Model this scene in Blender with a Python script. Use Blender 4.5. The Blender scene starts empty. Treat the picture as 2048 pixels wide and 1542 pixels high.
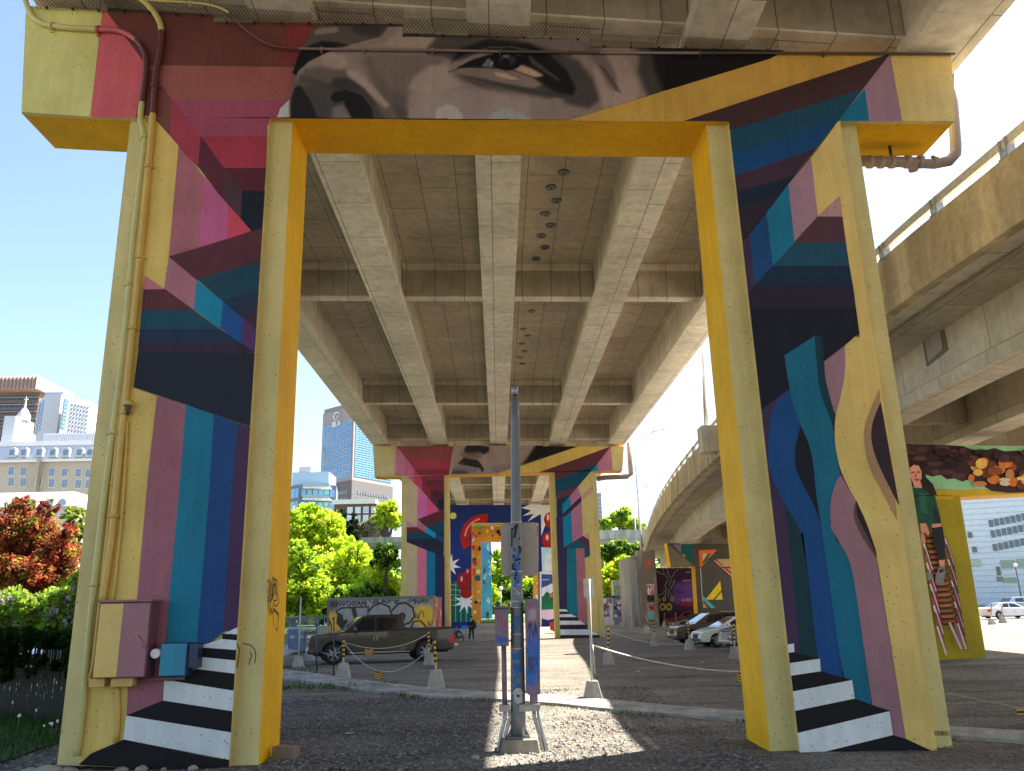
import bpy, bmesh, math, random
import numpy as np
from mathutils import Vector, Matrix
random.seed(7); rng = np.random.default_rng(7)
scene = bpy.context.scene; COL = scene.collection
# ------------------------------------------------------------------ camera
FPX, PITCH, ROLL, YAW, HC = 1624.6, math.radians(15.66), math.radians(1.307), math.radians(1.246), 2.3
cd = bpy.data.cameras.new("camera"); cam = bpy.data.objects.new("camera", cd); COL.objects.link(cam)
scene.camera = cam; cd.sensor_fit = 'HORIZONTAL'; cd.sensor_width = 36.0; cd.lens = FPX/2048*36
cd.clip_start = 0.1; cd.clip_end = 5000
fw = Vector((math.sin(YAW)*math.cos(PITCH), math.cos(YAW)*math.cos(PITCH), math.sin(PITCH)))
r0 = Vector((math.cos(YAW), -math.sin(YAW), 0)); u0 = r0.cross(fw)
rt = r0*math.cos(ROLL) - u0*math.sin(ROLL)*1.0; up = r0*math.sin(ROLL) + u0*math.cos(ROLL)
cam.matrix_world = Matrix(((rt.x, up.x, -fw.x, 0), (rt.y, up.y, -fw.y, 0), (rt.z, up.z, -fw.z, HC), (0, 0, 0, 1)))
# ------------------------------------------------------------------ light
SX, SY, SZ = 0.71, 0.33, 1.0
w = bpy.data.worlds.new("World"); scene.world = w; w.use_nodes = True
nt = w.node_tree; bg = nt.nodes["Background"]; sky = nt.nodes.new("ShaderNodeTexSky")
sky.sky_type = 'NISHITA'; sky.sun_disc = False
SEL = math.atan2(SZ, math.hypot(SX, SY)); sky.sun_elevation = SEL
sky.sun_rotation = math.atan2(SX, SY); sky.air_density = 1.0; sky.dust_density = 1.4; sky.ozone_density = 1.2
nt.links.new(sky.outputs[0], bg.inputs[0]); bg.inputs[1].default_value = 0.088
sl = bpy.data.lights.new("sun", 'SUN'); sl.energy = 5.0; sl.angle = math.radians(0.5); sl.color = (1, .92, .80)
so = bpy.data.objects.new("sun", sl); COL.objects.link(so)
so.rotation_euler = Vector((SX, SY, SZ)).to_track_quat('Z', 'Y').to_euler(); so.location = (20, 10, 40)
vs = scene.view_settings; scene.display_settings.display_device = 'sRGB'
vs.view_transform = 'Standard'; vs.look = 'None'; vs.gamma = 1; vs.exposure = 2.05
# ------------------------------------------------------------------ measuring: where a line of sight meets a real plane
def ray(x, y):
    dx, dy = x-1024, y-771
    a = dx*math.cos(ROLL)-dy*math.sin(ROLL); b = dx*math.sin(ROLL)+dy*math.cos(ROLL)
    X = a/FPX; U = -b/FPX; fy = math.cos(PITCH)-U*math.sin(PITCH); fz = math.sin(PITCH)+U*math.cos(PITCH)
    return (X*math.cos(YAW)+fy*math.sin(YAW), -X*math.sin(YAW)+fy*math.cos(YAW), fz)
def onY(x, y, Y):
    r = ray(x, y); t = Y/r[1]; return (r[0]*t, Y, HC+r[2]*t)
def onz(x, y, z=0):
    r = ray(x, y); t = (z-HC)/r[2]; return (r[0]*t, r[1]*t, z)
def gz(X, Y):
    z = np.interp(Y, [-10, 15, 31, 70, 115, 200, 500], [0, 0.02, .5, .45, .9, 1.6, 6])
    if X > 14: z += min((X-14)*.011, .8)
    if X < -8.2 and Y < 45:
        k = min(1, (45-Y)/12) if Y > 33 else 1
        z += min((-8.2-X)*.12, 1.1)*k*min(1, max(0, (Y-9)/6))
    return float(z)
def ong(x, y):
    z = .3
    for _ in range(12):
        p = onz(x, y, z); z = .5*z+.5*gz(p[0], p[1])
    return (p[0], p[1], gz(p[0], p[1]))
def CR(ox, oy, s): return lambda pts: [(ox+x/s, oy+y/s) for x, y in pts]
# ------------------------------------------------------------------ colour
def lin(c): return tuple(((v/255)/12.92 if v/255 <= .04045 else ((v/255+.055)/1.055)**2.4) for v in c)
def alb(c, k=2.0):
    l = lin(c); y = .25*l[0]+.6*l[1]+.15*l[2]; k *= .70+.30*min(1, y/.2); return tuple(min(v*k, .86) for v in l)
# ------------------------------------------------------------------ materials
def mat(name, rough=.6, metal=0, spec=.5, build=None):
    m = bpy.data.materials.new(name); m.use_nodes = True; t = m.node_tree; b = t.nodes["Principled BSDF"]
    b.inputs["Roughness"].default_value = rough; b.inputs["Metallic"].default_value = metal
    b.inputs["Specular IOR Level"].default_value = spec
    a = t.nodes.new("ShaderNodeAttribute"); a.attribute_name = "Col"
    L = t.links.new
    if build: build(t, b, a, L)
    else: L(a.outputs["Color"], b.inputs["Base Color"])
    return m
def N(t, ty, **kw):
    n = t.nodes.new(ty)
    for k, v in kw.items():
        if k in n.inputs: n.inputs[k].default_value = v
        else: setattr(n, k, v)
    return n
def ramp(t, f, stops):
    r = t.nodes.new("ShaderNodeValToRGB"); e = r.color_ramp.elements
    while len(e) < len(stops): e.new(.5)
    for q, (p, c) in zip(e, stops): q.position = p; q.color = (*((c,)*3 if isinstance(c, (int, float)) else c), 1)
    t.links.new(f, r.inputs[0]); return r.outputs[0]
def mul(t, a, b, fac=1.0, mode='MULTIPLY'):
    m = t.nodes.new("ShaderNodeMix"); m.data_type = 'RGBA'; m.blend_type = mode; m.inputs[0].default_value = fac
    t.links.new(a, m.inputs[6]); t.links.new(b, m.inputs[7]); return m.outputs[2]
def pos(t): return t.nodes.new("ShaderNodeNewGeometry").outputs["Position"]
def noise(t, scale, detail=4, vec=None, rough=.6):
    n = N(t, "ShaderNodeTexNoise", Scale=scale, Detail=detail, Roughness=rough)
    t.links.new(vec if vec is not None else pos(t), n.inputs["Vector"]); return n.outputs["Fac"]
def mapped(t, sc, rot=(0, 0, 0)):
    m = N(t, "ShaderNodeMapping"); m.inputs["Scale"].default_value = sc; m.inputs["Rotation"].default_value = rot
    t.links.new(pos(t), m.inputs["Vector"]); return m.outputs[0]
def bump(t, b, h, st=.3, dist=.02):
    n = N(t, "ShaderNodeBump", Strength=st, Distance=dist); t.links.new(h, n.inputs["Height"]); t.links.new(n.outputs[0], b.inputs["Normal"])
def b_paintc(t, b, a, L):          # paint rolled over board-marked concrete with air holes
    v = N(t, "ShaderNodeTexVoronoi", Scale=9.0); L(pos(t), v.inputs["Vector"])
    n1 = noise(t, 2.2, 3)
    thr = N(t, "ShaderNodeMath", operation='MULTIPLY'); L(n1, thr.inputs[0]); thr.inputs[1].default_value = .24
    lt = N(t, "ShaderNodeMath", operation='GREATER_THAN'); L(v.outputs["Distance"], lt.inputs[0]); L(thr.outputs[0], lt.inputs[1])
    pit = ramp(t, lt.outputs[0], [(0, .42), (1, 1)])
    c = mul(t, a.outputs["Color"], pit, .8)
    c = mul(t, c, ramp(t, noise(t, .9, 5), [(.3, .86), (.7, 1.08)]))
    c = mul(t, c, ramp(t, noise(t, 5, 6, mapped(t, (1, 1, .12))), [(.3, .9), (.62, 1.04)]))
    L(c, b.inputs["Base Color"]); bump(t, b, noise(t, 25, 6), .35, .01)
M = {}
M['paintc'] = mat("painted_concrete", .62, spec=.25, build=b_paintc)
def b_conc(t, b, a, L):
    p = pos(t)
    c = mul(t, a.outputs["Color"], ramp(t, noise(t, .35, 6), [(.3, .84), (.7, 1.16)]))
    c = mul(t, c, ramp(t, noise(t, 3, 8), [(.3, .86), (.65, 1.08)]))
    for sc in ((1, 1, .08),):
        c = mul(t, c, ramp(t, noise(t, 4, 5, mapped(t, sc)), [(.32, .7), (.5, 1.04)]), .5)
    # formwork joints
    br = N(t, "ShaderNodeTexBrick"); br.inputs["Scale"].default_value = 1; br.inputs["Brick Width"].default_value = 2.44
    br.inputs["Row Height"].default_value = 1.22; br.inputs["Mortar Size"].default_value = .016; br.offset = .37
    br.inputs["Color1"].default_value = (1, 1, 1, 1); br.inputs["Color2"].default_value = (.87, .87, .87, 1); br.inputs["Mortar"].default_value = (.32, .3, .27, 1)
    L(mapped(t, (1, 1, 1), (0, 0, math.radians(90))), br.inputs["Vector"])
    c = mul(t, c, br.outputs["Color"], .85)
    b2 = N(t, "ShaderNodeTexBrick"); b2.inputs["Scale"].default_value = 1; b2.inputs["Brick Width"].default_value = 1.9; b2.inputs["Row Height"].default_value = .61; b2.inputs["Mortar Size"].default_value = .007; b2.offset = .23
    b2.inputs["Color1"].default_value = (1, 1, 1, 1); b2.inputs["Color2"].default_value = (.88, .86, .83, 1); b2.inputs["Mortar"].default_value = (.6, .58, .55, 1); L(mapped(t, (1.13, 1.07, 1)), b2.inputs["Vector"])
    c = mul(t, c, b2.outputs["Color"], .5)
    v = N(t, "ShaderNodeTexVoronoi", Scale=2.2); L(p, v.inputs["Vector"])
    c = mul(t, c, ramp(t, v.outputs["Distance"], [(.03, .45), (.05, 1)]), .7)
    L(c, b.inputs["Base Color"]); bump(t, b, noise(t, 20, 6), .3, .01)
M['conc'] = mat("raw_concrete", .85, spec=.2, build=b_conc)
def b_wallc(t, b, a, L):           # weathered fascia with vertical run-off stains
    c = mul(t, a.outputs["Color"], ramp(t, noise(t, 1.1, 6, mapped(t, (1, 1, .15))), [(.35, .5), (.6, 1.08)]), .85)
    c = mul(t, c, ramp(t, noise(t, 6, 6), [(.3, .8), (.7, 1.1)]))
    v = N(t, "ShaderNodeTexVoronoi", Scale=5); L(pos(t), v.inputs["Vector"])
    c = mul(t, c, ramp(t, v.outputs["Distance"], [(.05, .5), (.08, 1)]), .6)
    L(c, b.inputs["Base Color"]); bump(t, b, noise(t, 18, 6), .3, .01)
M['fascia'] = mat("weathered_concrete", .85, spec=.2, build=b_wallc)
def b_gravel(t, b, a, L):
    v = N(t, "ShaderNodeTexVoronoi", Scale=22, Randomness=1); L(pos(t), v.inputs["Vector"])
    v2 = N(t, "ShaderNodeTexVoronoi", Scale=60, Randomness=1); L(pos(t), v2.inputs["Vector"])
    c = mul(t, a.outputs["Color"], ramp(t, v.outputs["Color"], [(.1, .45), (.9, 1.5)]), .8)
    c = mul(t, c, ramp(t, v2.outputs["Color"], [(.1, .6), (.9, 1.35)]), .7)
    c = mul(t, c, ramp(t, noise(t, .25, 6), [(.3, .75), (.7, 1.2)]))
    c = mul(t, c, ramp(t, noise(t, 1.6, 5, mapped(t, (.35, 1.6, 1), (0, 0, .2))), [(.3, .8), (.7, 1.15)]))
    c = mul(t, c, ramp(t, noise(t, .5, 4, mapped(t, (.25, 2.2, 1), (0, 0, .12))), [(.38, (.78, .74, .70)), (.55, (1.06, 1.05, 1.04))]))
    c = mul(t, c, ramp(t, noise(t, .7, 3), [(.58, 1.0), (.66, .74)]), .6)
    L(c, b.inputs["Base Color"])
    m = N(t, "ShaderNodeMath", operation='ADD'); L(v.outputs["Distance"], m.inputs[0]); L(noise(t, 9, 6), m.inputs[1]); bump(t, b, m.outputs[0], .7, .03)
M['gravel'] = mat("gravel_ground", .95, spec=.15, build=b_gravel)
def b_flatn(t, b, a, L):
    c = mul(t, a.outputs["Color"], ramp(t, noise(t, 3, 6), [(.3, .88), (.7, 1.08)]))
    c = mul(t, c, ramp(t, noise(t, 30, 3), [(.3, .94), (.7, 1.04)])); L(c, b.inputs["Base Color"])
M['flat'] = mat("matt_finish", .65, build=b_flatn)
M['satin'] = mat("satin_paint", .38, build=b_flatn)
def b_steel(t, b, a, L):
    c = mul(t, a.outputs["Color"], ramp(t, noise(t, 9, 5), [(.3, .78), (.7, 1.12)])); L(c, b.inputs["Base Color"])
    L(ramp(t, noise(t, 14, 4), [(.3, .35), (.7, .6)]), b.inputs["Roughness"])
M['steel'] = mat("galvanised_steel", .45, .65, build=b_steel)
def b_car(t, b, a, L):
    L(a.outputs["Color"], b.inputs["Base Color"]); b.inputs["Coat Weight"].default_value = 1; b.inputs["Coat Roughness"].default_value = .04
    b.inputs["Roughness"].default_value = .38
M['car'] = mat("car_paint", .38, 0, build=b_car)
M['glass'] = mat("dark_glass", .04, 0, .9)
M['rubber'] = mat("rubber", .8, build=b_flatn)
M['chrome'] = mat("bright_metal", .2, .9)
def b_pane(t, b, a, L):
    L(a.outputs["Color"], b.inputs["Base Color"]); L(ramp(t, noise(t, .15, 3), [(.3, .05), (.7, .25)]), b.inputs["Roughness"])
M['pane'] = mat("window_glass", .1, .25, 1, build=b_pane)
def leafmat(name, tr=.62):
    m = bpy.data.materials.new(name); m.use_nodes = True; t = m.node_tree; t.nodes.clear()
    o = t.nodes.new("ShaderNodeOutputMaterial"); d = t.nodes.new("ShaderNodeBsdfDiffuse"); x = t.nodes.new("ShaderNodeBsdfTranslucent")
    s = t.nodes.new("ShaderNodeMixShader"); s.inputs[0].default_value = tr; a = t.nodes.new("ShaderNodeAttribute"); a.attribute_name = "Col"
    L = t.links.new; c = mul(t, a.outputs["Color"], ramp(t, noise(t, 1.3, 4), [(.3, .75), (.7, 1.2)]))
    L(c, d.inputs[0]); L(c, x.inputs[0]); L(d.outputs[0], s.inputs[1]); L(x.outputs[0], s.inputs[2]); L(s.outputs[0], o.inputs[0]); return m
M['leaf'] = leafmat("foliage"); M['bark'] = mat("bark", .9, build=b_wallc)
def b_soil(t, b, a, L):
    c = mul(t, a.outputs["Color"], ramp(t, noise(t, 2.5, 8), [(.3, .55), (.7, 1.35)])); L(c, b.inputs["Base Color"]); bump(t, b, noise(t, 12, 6), .6, .04)
M['soil'] = mat("turf", .95, build=b_soil)
# ------------------------------------------------------------------ mesh builder
class MB:
    def __init__(s): s.v = []; s.f = []; s.c = []; s.s = []
    def face(s, pts, c, smooth=False):
        i = len(s.v); s.v += [tuple(p) for p in pts]; s.f.append(tuple(range(i, i+len(pts)))); s.c.append(c); s.s.append(smooth)
    def raw(s, v, f, c, smooth=False):
        i = len(s.v); s.v += [tuple(p) for p in v]
        for k, q in enumerate(f): s.f.append(tuple(i+a for a in q)); s.c.append(c[k] if isinstance(c, list) else c); s.s.append(smooth)
    def hexa(s, b, t, c, cs=None):     # b, t: four points bottom/top, anticlockwise
        f = [(3, 2, 1, 0), (4, 5, 6, 7), (0, 1, 5, 4), (1, 2, 6, 5), (2, 3, 7, 6), (3, 0, 4, 7)]
        s.raw(list(b)+list(t), f, list(cs) if cs else c)
    def box(s, x0, x1, y0, y1, z0, z1, c, cs=None):
        s.hexa([(x0, y0, z0), (x1, y0, z0), (x1, y1, z0), (x0, y1, z0)], [(x0, y0, z1), (x1, y0, z1), (x1, y1, z1), (x0, y1, z1)], c, cs)
    def obox(s, o, ux, uy, L, W, z0, z1, c):    # oriented box: o corner, ux, uy unit 2-D vectors
        p = [(o[0]+ux[0]*a+uy[0]*b, o[1]+ux[1]*a+uy[1]*b) for a, b in ((0, 0), (L, 0), (L, W), (0, W))]
        s.hexa([(*q, z0) for q in p], [(*q, z1) for q in p], c)
    def prism(s, poly, d, c, cs=None):      # poly: 3-D points, d: extrusion vector
        n = len(poly); d = Vector(d); q = [tuple(Vector(p)+d) for p in poly]
        i = len(s.v); s.v += [tuple(p) for p in poly]+q
        s.f.append(tuple(i+k for k in range(n))); s.f.append(tuple(i+n+k for k in reversed(range(n))))
        s.c += [c, cs[n] if cs else c]; s.s += [False]*2
        for k in range(n): s.f.append((i+k, i+n+k, i+n+(k+1) % n, i+(k+1) % n)); s.c.append(cs[k] if cs else c); s.s.append(False)
    def tube(s, path, r, c, n=8, caps=True, cs=None):
        P = [Vector(p) for p in path]; R = r if isinstance(r, (list, tuple)) else [r]*len(P); i0 = len(s.v)
        ref = None
        for k, p in enumerate(P):
            d = (P[min(k+1, len(P)-1)]-P[max(k-1, 0)])
            d = d.normalized() if d.length > 1e-9 else Vector((0, 0, 1))
            if ref is None: ref = Vector((0, 0, 1)) if abs(d.z) < .9 else Vector((1, 0, 0))
            a = d.cross(ref).normalized(); b = a.cross(d); ref = b
            for j in range(n):
                t = 2*math.pi*j/n; s.v.append(tuple(p+(a*math.cos(t)+b*math.sin(t))*R[k]))
        for k in range(len(P)-1):
            for j in range(n):
                s.f.append((i0+k*n+j, i0+k*n+(j+1) % n, i0+(k+1)*n+(j+1) % n, i0+(k+1)*n+j)); s.c.append(cs[k] if cs else c); s.s.append(True)
        if caps:
            s.f.append(tuple(i0+j for j in reversed(range(n)))); s.f.append(tuple(i0+(len(P)-1)*n+j for j in range(n)))
            s.c += [cs[0] if cs else c, cs[-1] if cs else c]; s.s += [False, False]
    def ball(s, p, r, c, sc=(1, 1, 1), n=8, m=6):
        v = []; f = []
        for a in range(m+1):
            th = math.pi*a/m
            for b in range(n):
                ph = 2*math.pi*b/n; v.append((p[0]+r*sc[0]*math.sin(th)*math.cos(ph), p[1]+r*sc[1]*math.sin(th)*math.sin(ph), p[2]+r*sc[2]*math.cos(th)))
        for a in range(m):
            for b in range(n): f.append((a*n+b, (a+1)*n+b, (a+1)*n+(b+1) % n, a*n+(b+1) % n))
        s.raw(v, f, c, True)
    def xf(s, Mx):
        s.v = [tuple(Mx @ Vector(p)) for p in s.v]; return s
    def build(s, name, m, parent=None, bevel=0, kind=None, label=None):
        me = bpy.data.meshes.new(name); me.from_pydata(s.v, [], s.f)
        ca = me.color_attributes.new("Col", 'FLOAT_COLOR', 'CORNER')
        n = np.array([len(f) for f in s.f]); arr = np.ones((n.sum(), 4), np.float32)
        if len(s.c): arr[:, :3] = np.repeat(np.array([c[:3] for c in s.c], np.float32), n, axis=0)
        ca.data.foreach_set("color", arr.ravel()); me.polygons.foreach_set("use_smooth", s.s)
        me.materials.append(M[m] if isinstance(m, str) else m); me.update()
        o = bpy.data.objects.new(name, me); COL.objects.link(o)
        if parent is not None:
            o.parent = parent; o.matrix_parent_inverse = Matrix.Translation(-parent.location) if parent.type == 'EMPTY' and parent.parent is None else Matrix()
        if bevel:
            b = o.modifiers.new("bevel", 'BEVEL'); b.width = bevel; b.segments = 2; b.limit_method = 'ANGLE'; b.angle_limit = math.radians(35)
        if kind: o['kind'] = kind
        if label: o['label'] = label
        return o
def tag(o, label=None, cat=None, group=None, kind=None):
    if label: o['label'] = label
    if cat: o['category'] = cat
    if group: o['group'] = group
    if kind: o['kind'] = kind
    return o
def empty(name, loc, label, cat, group=None):
    o = bpy.data.objects.new(name, None); COL.objects.link(o); o.location = loc; o.empty_display_size = .2
    return tag(o, label, cat, group)
def local(o):          # parts of this thing are modelled in its own frame
    return o
def copy_tree(o, parent=None):
    c = o.copy(); COL.objects.link(c)
    if parent is not None: c.parent = parent; c.matrix_parent_inverse = o.matrix_parent_inverse
    for ch in list(o.children): copy_tree(ch, c)
    return c
# ------------------------------------------------------------------ a small painter for soft murals (a grid of paint, one colour per cell corner)
def blur(a, s):
    if s <= 0: return a
    r = max(1, int(3*s)); k = np.exp(-.5*(np.arange(-r, r+1)/s)**2); k /= k.sum()
    p = np.pad(a, r, mode='edge'); p = np.apply_along_axis(lambda v: np.convolve(v, k, 'valid'), 0, p)
    return np.apply_along_axis(lambda v: np.convolve(v, k, 'valid'), 1, p)
class Canvas:
    def __init__(s, x0, y0, x1, y1, step, base, K=2.0):
        s.x0, s.y0, s.st, s.K = x0, y0, step, K
        s.nx = int((x1-x0)/step)+1; s.ny = int((y1-y0)/step)+1
        s.X, s.Y = np.meshgrid(x0+np.arange(s.nx)*step, y0+np.arange(s.ny)*step)
        s.a = np.ones((s.ny, s.nx, 3))*np.array(alb(base, K)); s.keep = np.ones((s.ny, s.nx), bool)
    def mask(s, pts):
        m = np.zeros(s.X.shape, bool); n = len(pts)
        for i in range(n):
            x1, y1 = pts[i]; x2, y2 = pts[(i+1) % n]
            if y1 == y2: continue
            c = ((y1 > s.Y) != (y2 > s.Y)) & (s.X < (x2-x1)*(s.Y-y1)/(y2-y1)+x1); m ^= c
        return m.astype(float)
    def put(s, m, col, op=1):
        m = (m*op)[..., None]; s.a = s.a*(1-m)+np.array(alb(col, s.K))*m
    def poly(s, col, pts, soft=0, op=1): s.put(np.clip(blur(s.mask(pts), soft/s.st), 0, 1), col, op)
    def ell(s, col, cx, cy, rx, ry, rot=0, soft=0, op=1):
        c, q = math.cos(rot), math.sin(rot); dx, dy = s.X-cx, s.Y-cy
        d = ((dx*c+dy*q)/rx)**2+((-dx*q+dy*c)/ry)**2; m = (d < 1).astype(float); s.put(np.clip(blur(m, soft/s.st), 0, 1), col, op)
    def line(s, col, pts, wd, soft=0, op=1):
        m = np.zeros(s.X.shape)
        for i in range(len(pts)-1):
            (x1, y1), (x2, y2) = pts[i], pts[i+1]; dx, dy = x2-x1, y2-y1; L = dx*dx+dy*dy+1e-9
            t = np.clip(((s.X-x1)*dx+(s.Y-y1)*dy)/L, 0, 1); d = np.hypot(s.X-x1-t*dx, s.Y-y1-t*dy)
            ww = wd if not isinstance(wd, (list, tuple)) else wd[i]; m = np.maximum(m, (d < ww/2+.0).astype(float))
        s.put(np.clip(blur(m, soft/s.st), 0, 1), col, op)
    def build(s, name, to3, m, parent, thick=None):
        V = np.array([to3(x, y) for x, y in zip(s.X.ravel(), s.Y.ravel())]); idx = np.arange(s.nx*s.ny).reshape(s.ny, s.nx)
        k = s.keep[:-1, :-1] & s.keep[1:, 1:] & s.keep[1:, :-1] & s.keep[:-1, 1:]
        F = np.stack([idx[1:, :-1][k], idx[1:, 1:][k], idx[:-1, 1:][k], idx[:-1, :-1][k]], 1)
        me = bpy.data.meshes.new(name); me.from_pydata(V.tolist(), [], F.tolist())
        ca = me.color_attributes.new("Col", 'FLOAT_COLOR', 'POINT'); arr = np.ones((len(V), 4), np.float32); arr[:, :3] = s.a.reshape(-1, 3)
        ca.data.foreach_set("color", arr.ravel()); me.materials.append(M[m]); me.update()
        o = bpy.data.objects.new(name, me); COL.objects.link(o)
        if parent is not None: o.parent = parent; o.matrix_parent_inverse = Matrix.Translation(-parent.location)
        return o
def smooth(pts, it=2, ang=50):
    for _ in range(it):
        out = []; n = len(pts)
        for i in range(n):
            p, q, r = pts[i-1], pts[i], pts[(i+1) % n]; a1 = math.atan2(q[1]-p[1], q[0]-p[0]); a2 = math.atan2(r[1]-q[1], r[0]-q[0]); d = abs((a2-a1+math.pi) % (2*math.pi)-math.pi)
            if d > math.radians(ang): out.append(q)
            else: out += [(q[0]*.75+p[0]*.25, q[1]*.75+p[1]*.25), (q[0]*.75+r[0]*.25, q[1]*.75+r[1]*.25)]
        pts = out
    return pts
def clip(poly, reg):       # Sutherland-Hodgman against a convex region
    A = sum(reg[i][0]*reg[(i+1) % len(reg)][1]-reg[(i+1) % len(reg)][0]*reg[i][1] for i in range(len(reg)))
    sg = 1 if A > 0 else -1; out = list(poly)
    for i in range(len(reg)):
        (ax, ay), (bx, by) = reg[i], reg[(i+1) % len(reg)]; inp = out; out = []
        if not inp: break
        D = lambda p: sg*((bx-ax)*(p[1]-ay)-(by-ay)*(p[0]-ax))
        for j in range(len(inp)):
            p, q = inp[j-1], inp[j]; dp, dq = D(p), D(q)
            if (dp >= 0) != (dq >= 0): t = dp/(dp-dq); out.append((p[0]+(q[0]-p[0])*t, p[1]+(q[1]-p[1])*t))
            if dq >= 0: out.append(q)
    return out
# graffiti: random tag strokes drawn on any canvas
def scribble(cv, x, y, w_, h_, col, wd, n=5, seed=0):
    r = random.Random(seed)
    for i in range(n):
        cx = x+w_*(i+.5)/n; p = [(cx+r.uniform(-.5, .5)*w_/n*1.3, y+r.uniform(0, h_)) for _ in range(r.randint(4, 6))]
        q = []
        for a in range(len(p)-1):
            for t in (0, .25, .5, .75): q.append((p[a][0]*(1-t)+p[a+1][0]*t+math.sin(t*math.pi)*wd, p[a][1]*(1-t)+p[a+1][1]*t))
        cv.line(col, q, wd)
# ------------------------------------------------------------------ ground
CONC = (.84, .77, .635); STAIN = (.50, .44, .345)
def sheet(name, xs, ys, off, colf, m, kind='structure', lab=None):
    me = bpy.data.meshes.new(name); nx, ny = len(xs), len(ys)
    V = [(x, y, gz(x, y)+off(x, y)) for y in ys for x in xs]
    F = [(j*nx+i, j*nx+i+1, (j+1)*nx+i+1, (j+1)*nx+i) for j in range(ny-1) for i in range(nx-1)]
    me.from_pydata(V, [], F); ca = me.color_attributes.new("Col", 'FLOAT_COLOR', 'POINT')
    arr = np.ones((len(V), 4), np.float32); arr[:, :3] = [colf(v[0], v[1]) for v in V]; ca.data.foreach_set("color", arr.ravel())
    me.materials.append(M[m]); me.polygons.foreach_set("use_smooth", [True]*len(F)); o = bpy.data.objects.new(name, me); COL.objects.link(o); o['kind'] = kind
    if lab: o['label'] = lab
    return o
def hn(x, y, s=1.0):
    return math.sin(x*1.7*s+y*.6*s)*math.cos(y*1.3*s-x*.4*s)*.5+math.sin(x*4.1*s+1)*math.sin(y*3.7*s)*.3
xs = sorted(set(list(np.arange(-30, 40, .5))+[-1500, -800, -400, -200, -120, -80, -60, -45, 60, 90, 130, 200, 400, 800, 1500]))
ys = sorted(set(list(np.arange(-6, 30, .5))+list(np.arange(30, 130, 3))+[-300, -100, -40, -20, 150, 200, 300, 500, 800, 1500, 3000]))
def gcol(x, y):  # light painted in: gravel darker in shaded left foreground, paler on sunlit outskirts
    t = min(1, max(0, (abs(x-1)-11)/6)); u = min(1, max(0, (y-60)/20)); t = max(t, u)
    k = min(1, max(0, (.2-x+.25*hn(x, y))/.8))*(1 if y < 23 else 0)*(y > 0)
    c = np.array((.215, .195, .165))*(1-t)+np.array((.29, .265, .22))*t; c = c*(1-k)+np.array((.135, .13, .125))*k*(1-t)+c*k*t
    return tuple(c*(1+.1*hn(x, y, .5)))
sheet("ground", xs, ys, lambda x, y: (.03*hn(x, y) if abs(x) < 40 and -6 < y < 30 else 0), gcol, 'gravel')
# concrete kerb strip winding across the lot
kp = [(545, 1339, 1356), (620, 1349, 1367), (700, 1361, 1380), (780, 1371, 1389), (860, 1380, 1397), (1000, 1389, 1404), (1120, 1395, 1413), (1250, 1408, 1427), (1380, 1420, 1437), (1490, 1428, 1446), (1700, 1445, 1463), (1920, 1461, 1480), (2060, 1470, 1491)]
mb = MB(); A = [ong(x, a) for x, a, b in kp]; B = [ong(x, b) for x, a, b in kp]
def fine(P, n=8):
    out = []
    for i in range(len(P)-1):
        for k in range(n): out.append(tuple(P[i][j]+(P[i+1][j]-P[i][j])*k/n for j in range(3)))
    return out+[P[-1]]
A, B = fine(A), fine(B)
A = [(-9.5-2, 41, gz(-11, 40))]+A; B = [(-11.5, 39.4, gz(-11, 39))]+B
for i in range(len(A)-1):
    a, b, c, d = [(p[0], p[1], gz(p[0], p[1])) for p in (A[i], A[i+1], B[i+1], B[i])]; k = .37+.02*(i % 3)
    mb.hexa([(q[0], q[1], q[2]-.2) for q in (d, c, b, a)], [(q[0], q[1], q[2]+.07) for q in (d, c, b, a)], (k, k*.97, k*.9))
tag(mb.build("kerb", 'fascia'), kind='structure')
# path beyond, upper left
mb = MB(); pa = [ong(x, y) for x, y in ((545, 1297), (600, 1288), (650, 1276), (700, 1270))]; pb = [ong(x, y) for x, y in ((545, 1321), (600, 1304), (650, 1286), (700, 1276))]
for i in range(3):
    mb.hexa([(*p[:2], p[2]-.1) for p in (pb[i], pb[i+1], pa[i+1], pa[i])], [(*p[:2], p[2]+.08) for p in (pb[i], pb[i+1], pa[i+1], pa[i])], (.42, .41, .38))
tag(mb.build("path", 'fascia'), kind='structure')
# grass areas (blades: stuff; turf sheet: structure)
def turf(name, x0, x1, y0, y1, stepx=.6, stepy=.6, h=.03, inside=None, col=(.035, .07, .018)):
    xs_ = np.arange(x0, x1+.01, stepx); ys_ = np.arange(y0, y1+.01, stepy); mb = MB()
    for x in xs_[:-1]:
        for y in ys_[:-1]:
            if inside and not inside(x+stepx/2, y+stepy/2): continue
            q = [(x, y), (x+stepx, y), (x+stepx, y+stepy), (x, y+stepy)]
            mb.face([(a, b, gz(a, b)+h) for a, b in q], col)
    return tag(mb.build(name, 'soil'), kind='structure')
def lawn_edge(x, y): return x < -7.9-.12*(y-12)+.35*hn(x, y) and (y > 14.6+.5*hn(x*2, y) or x < -12)
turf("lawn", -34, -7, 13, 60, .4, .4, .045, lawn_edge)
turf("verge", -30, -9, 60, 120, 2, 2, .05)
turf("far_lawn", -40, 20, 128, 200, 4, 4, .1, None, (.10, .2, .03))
turf("bank_lawn", 60, 140, 80, 130, 5, 5, .35, None, (.09, .15, .03))
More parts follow.
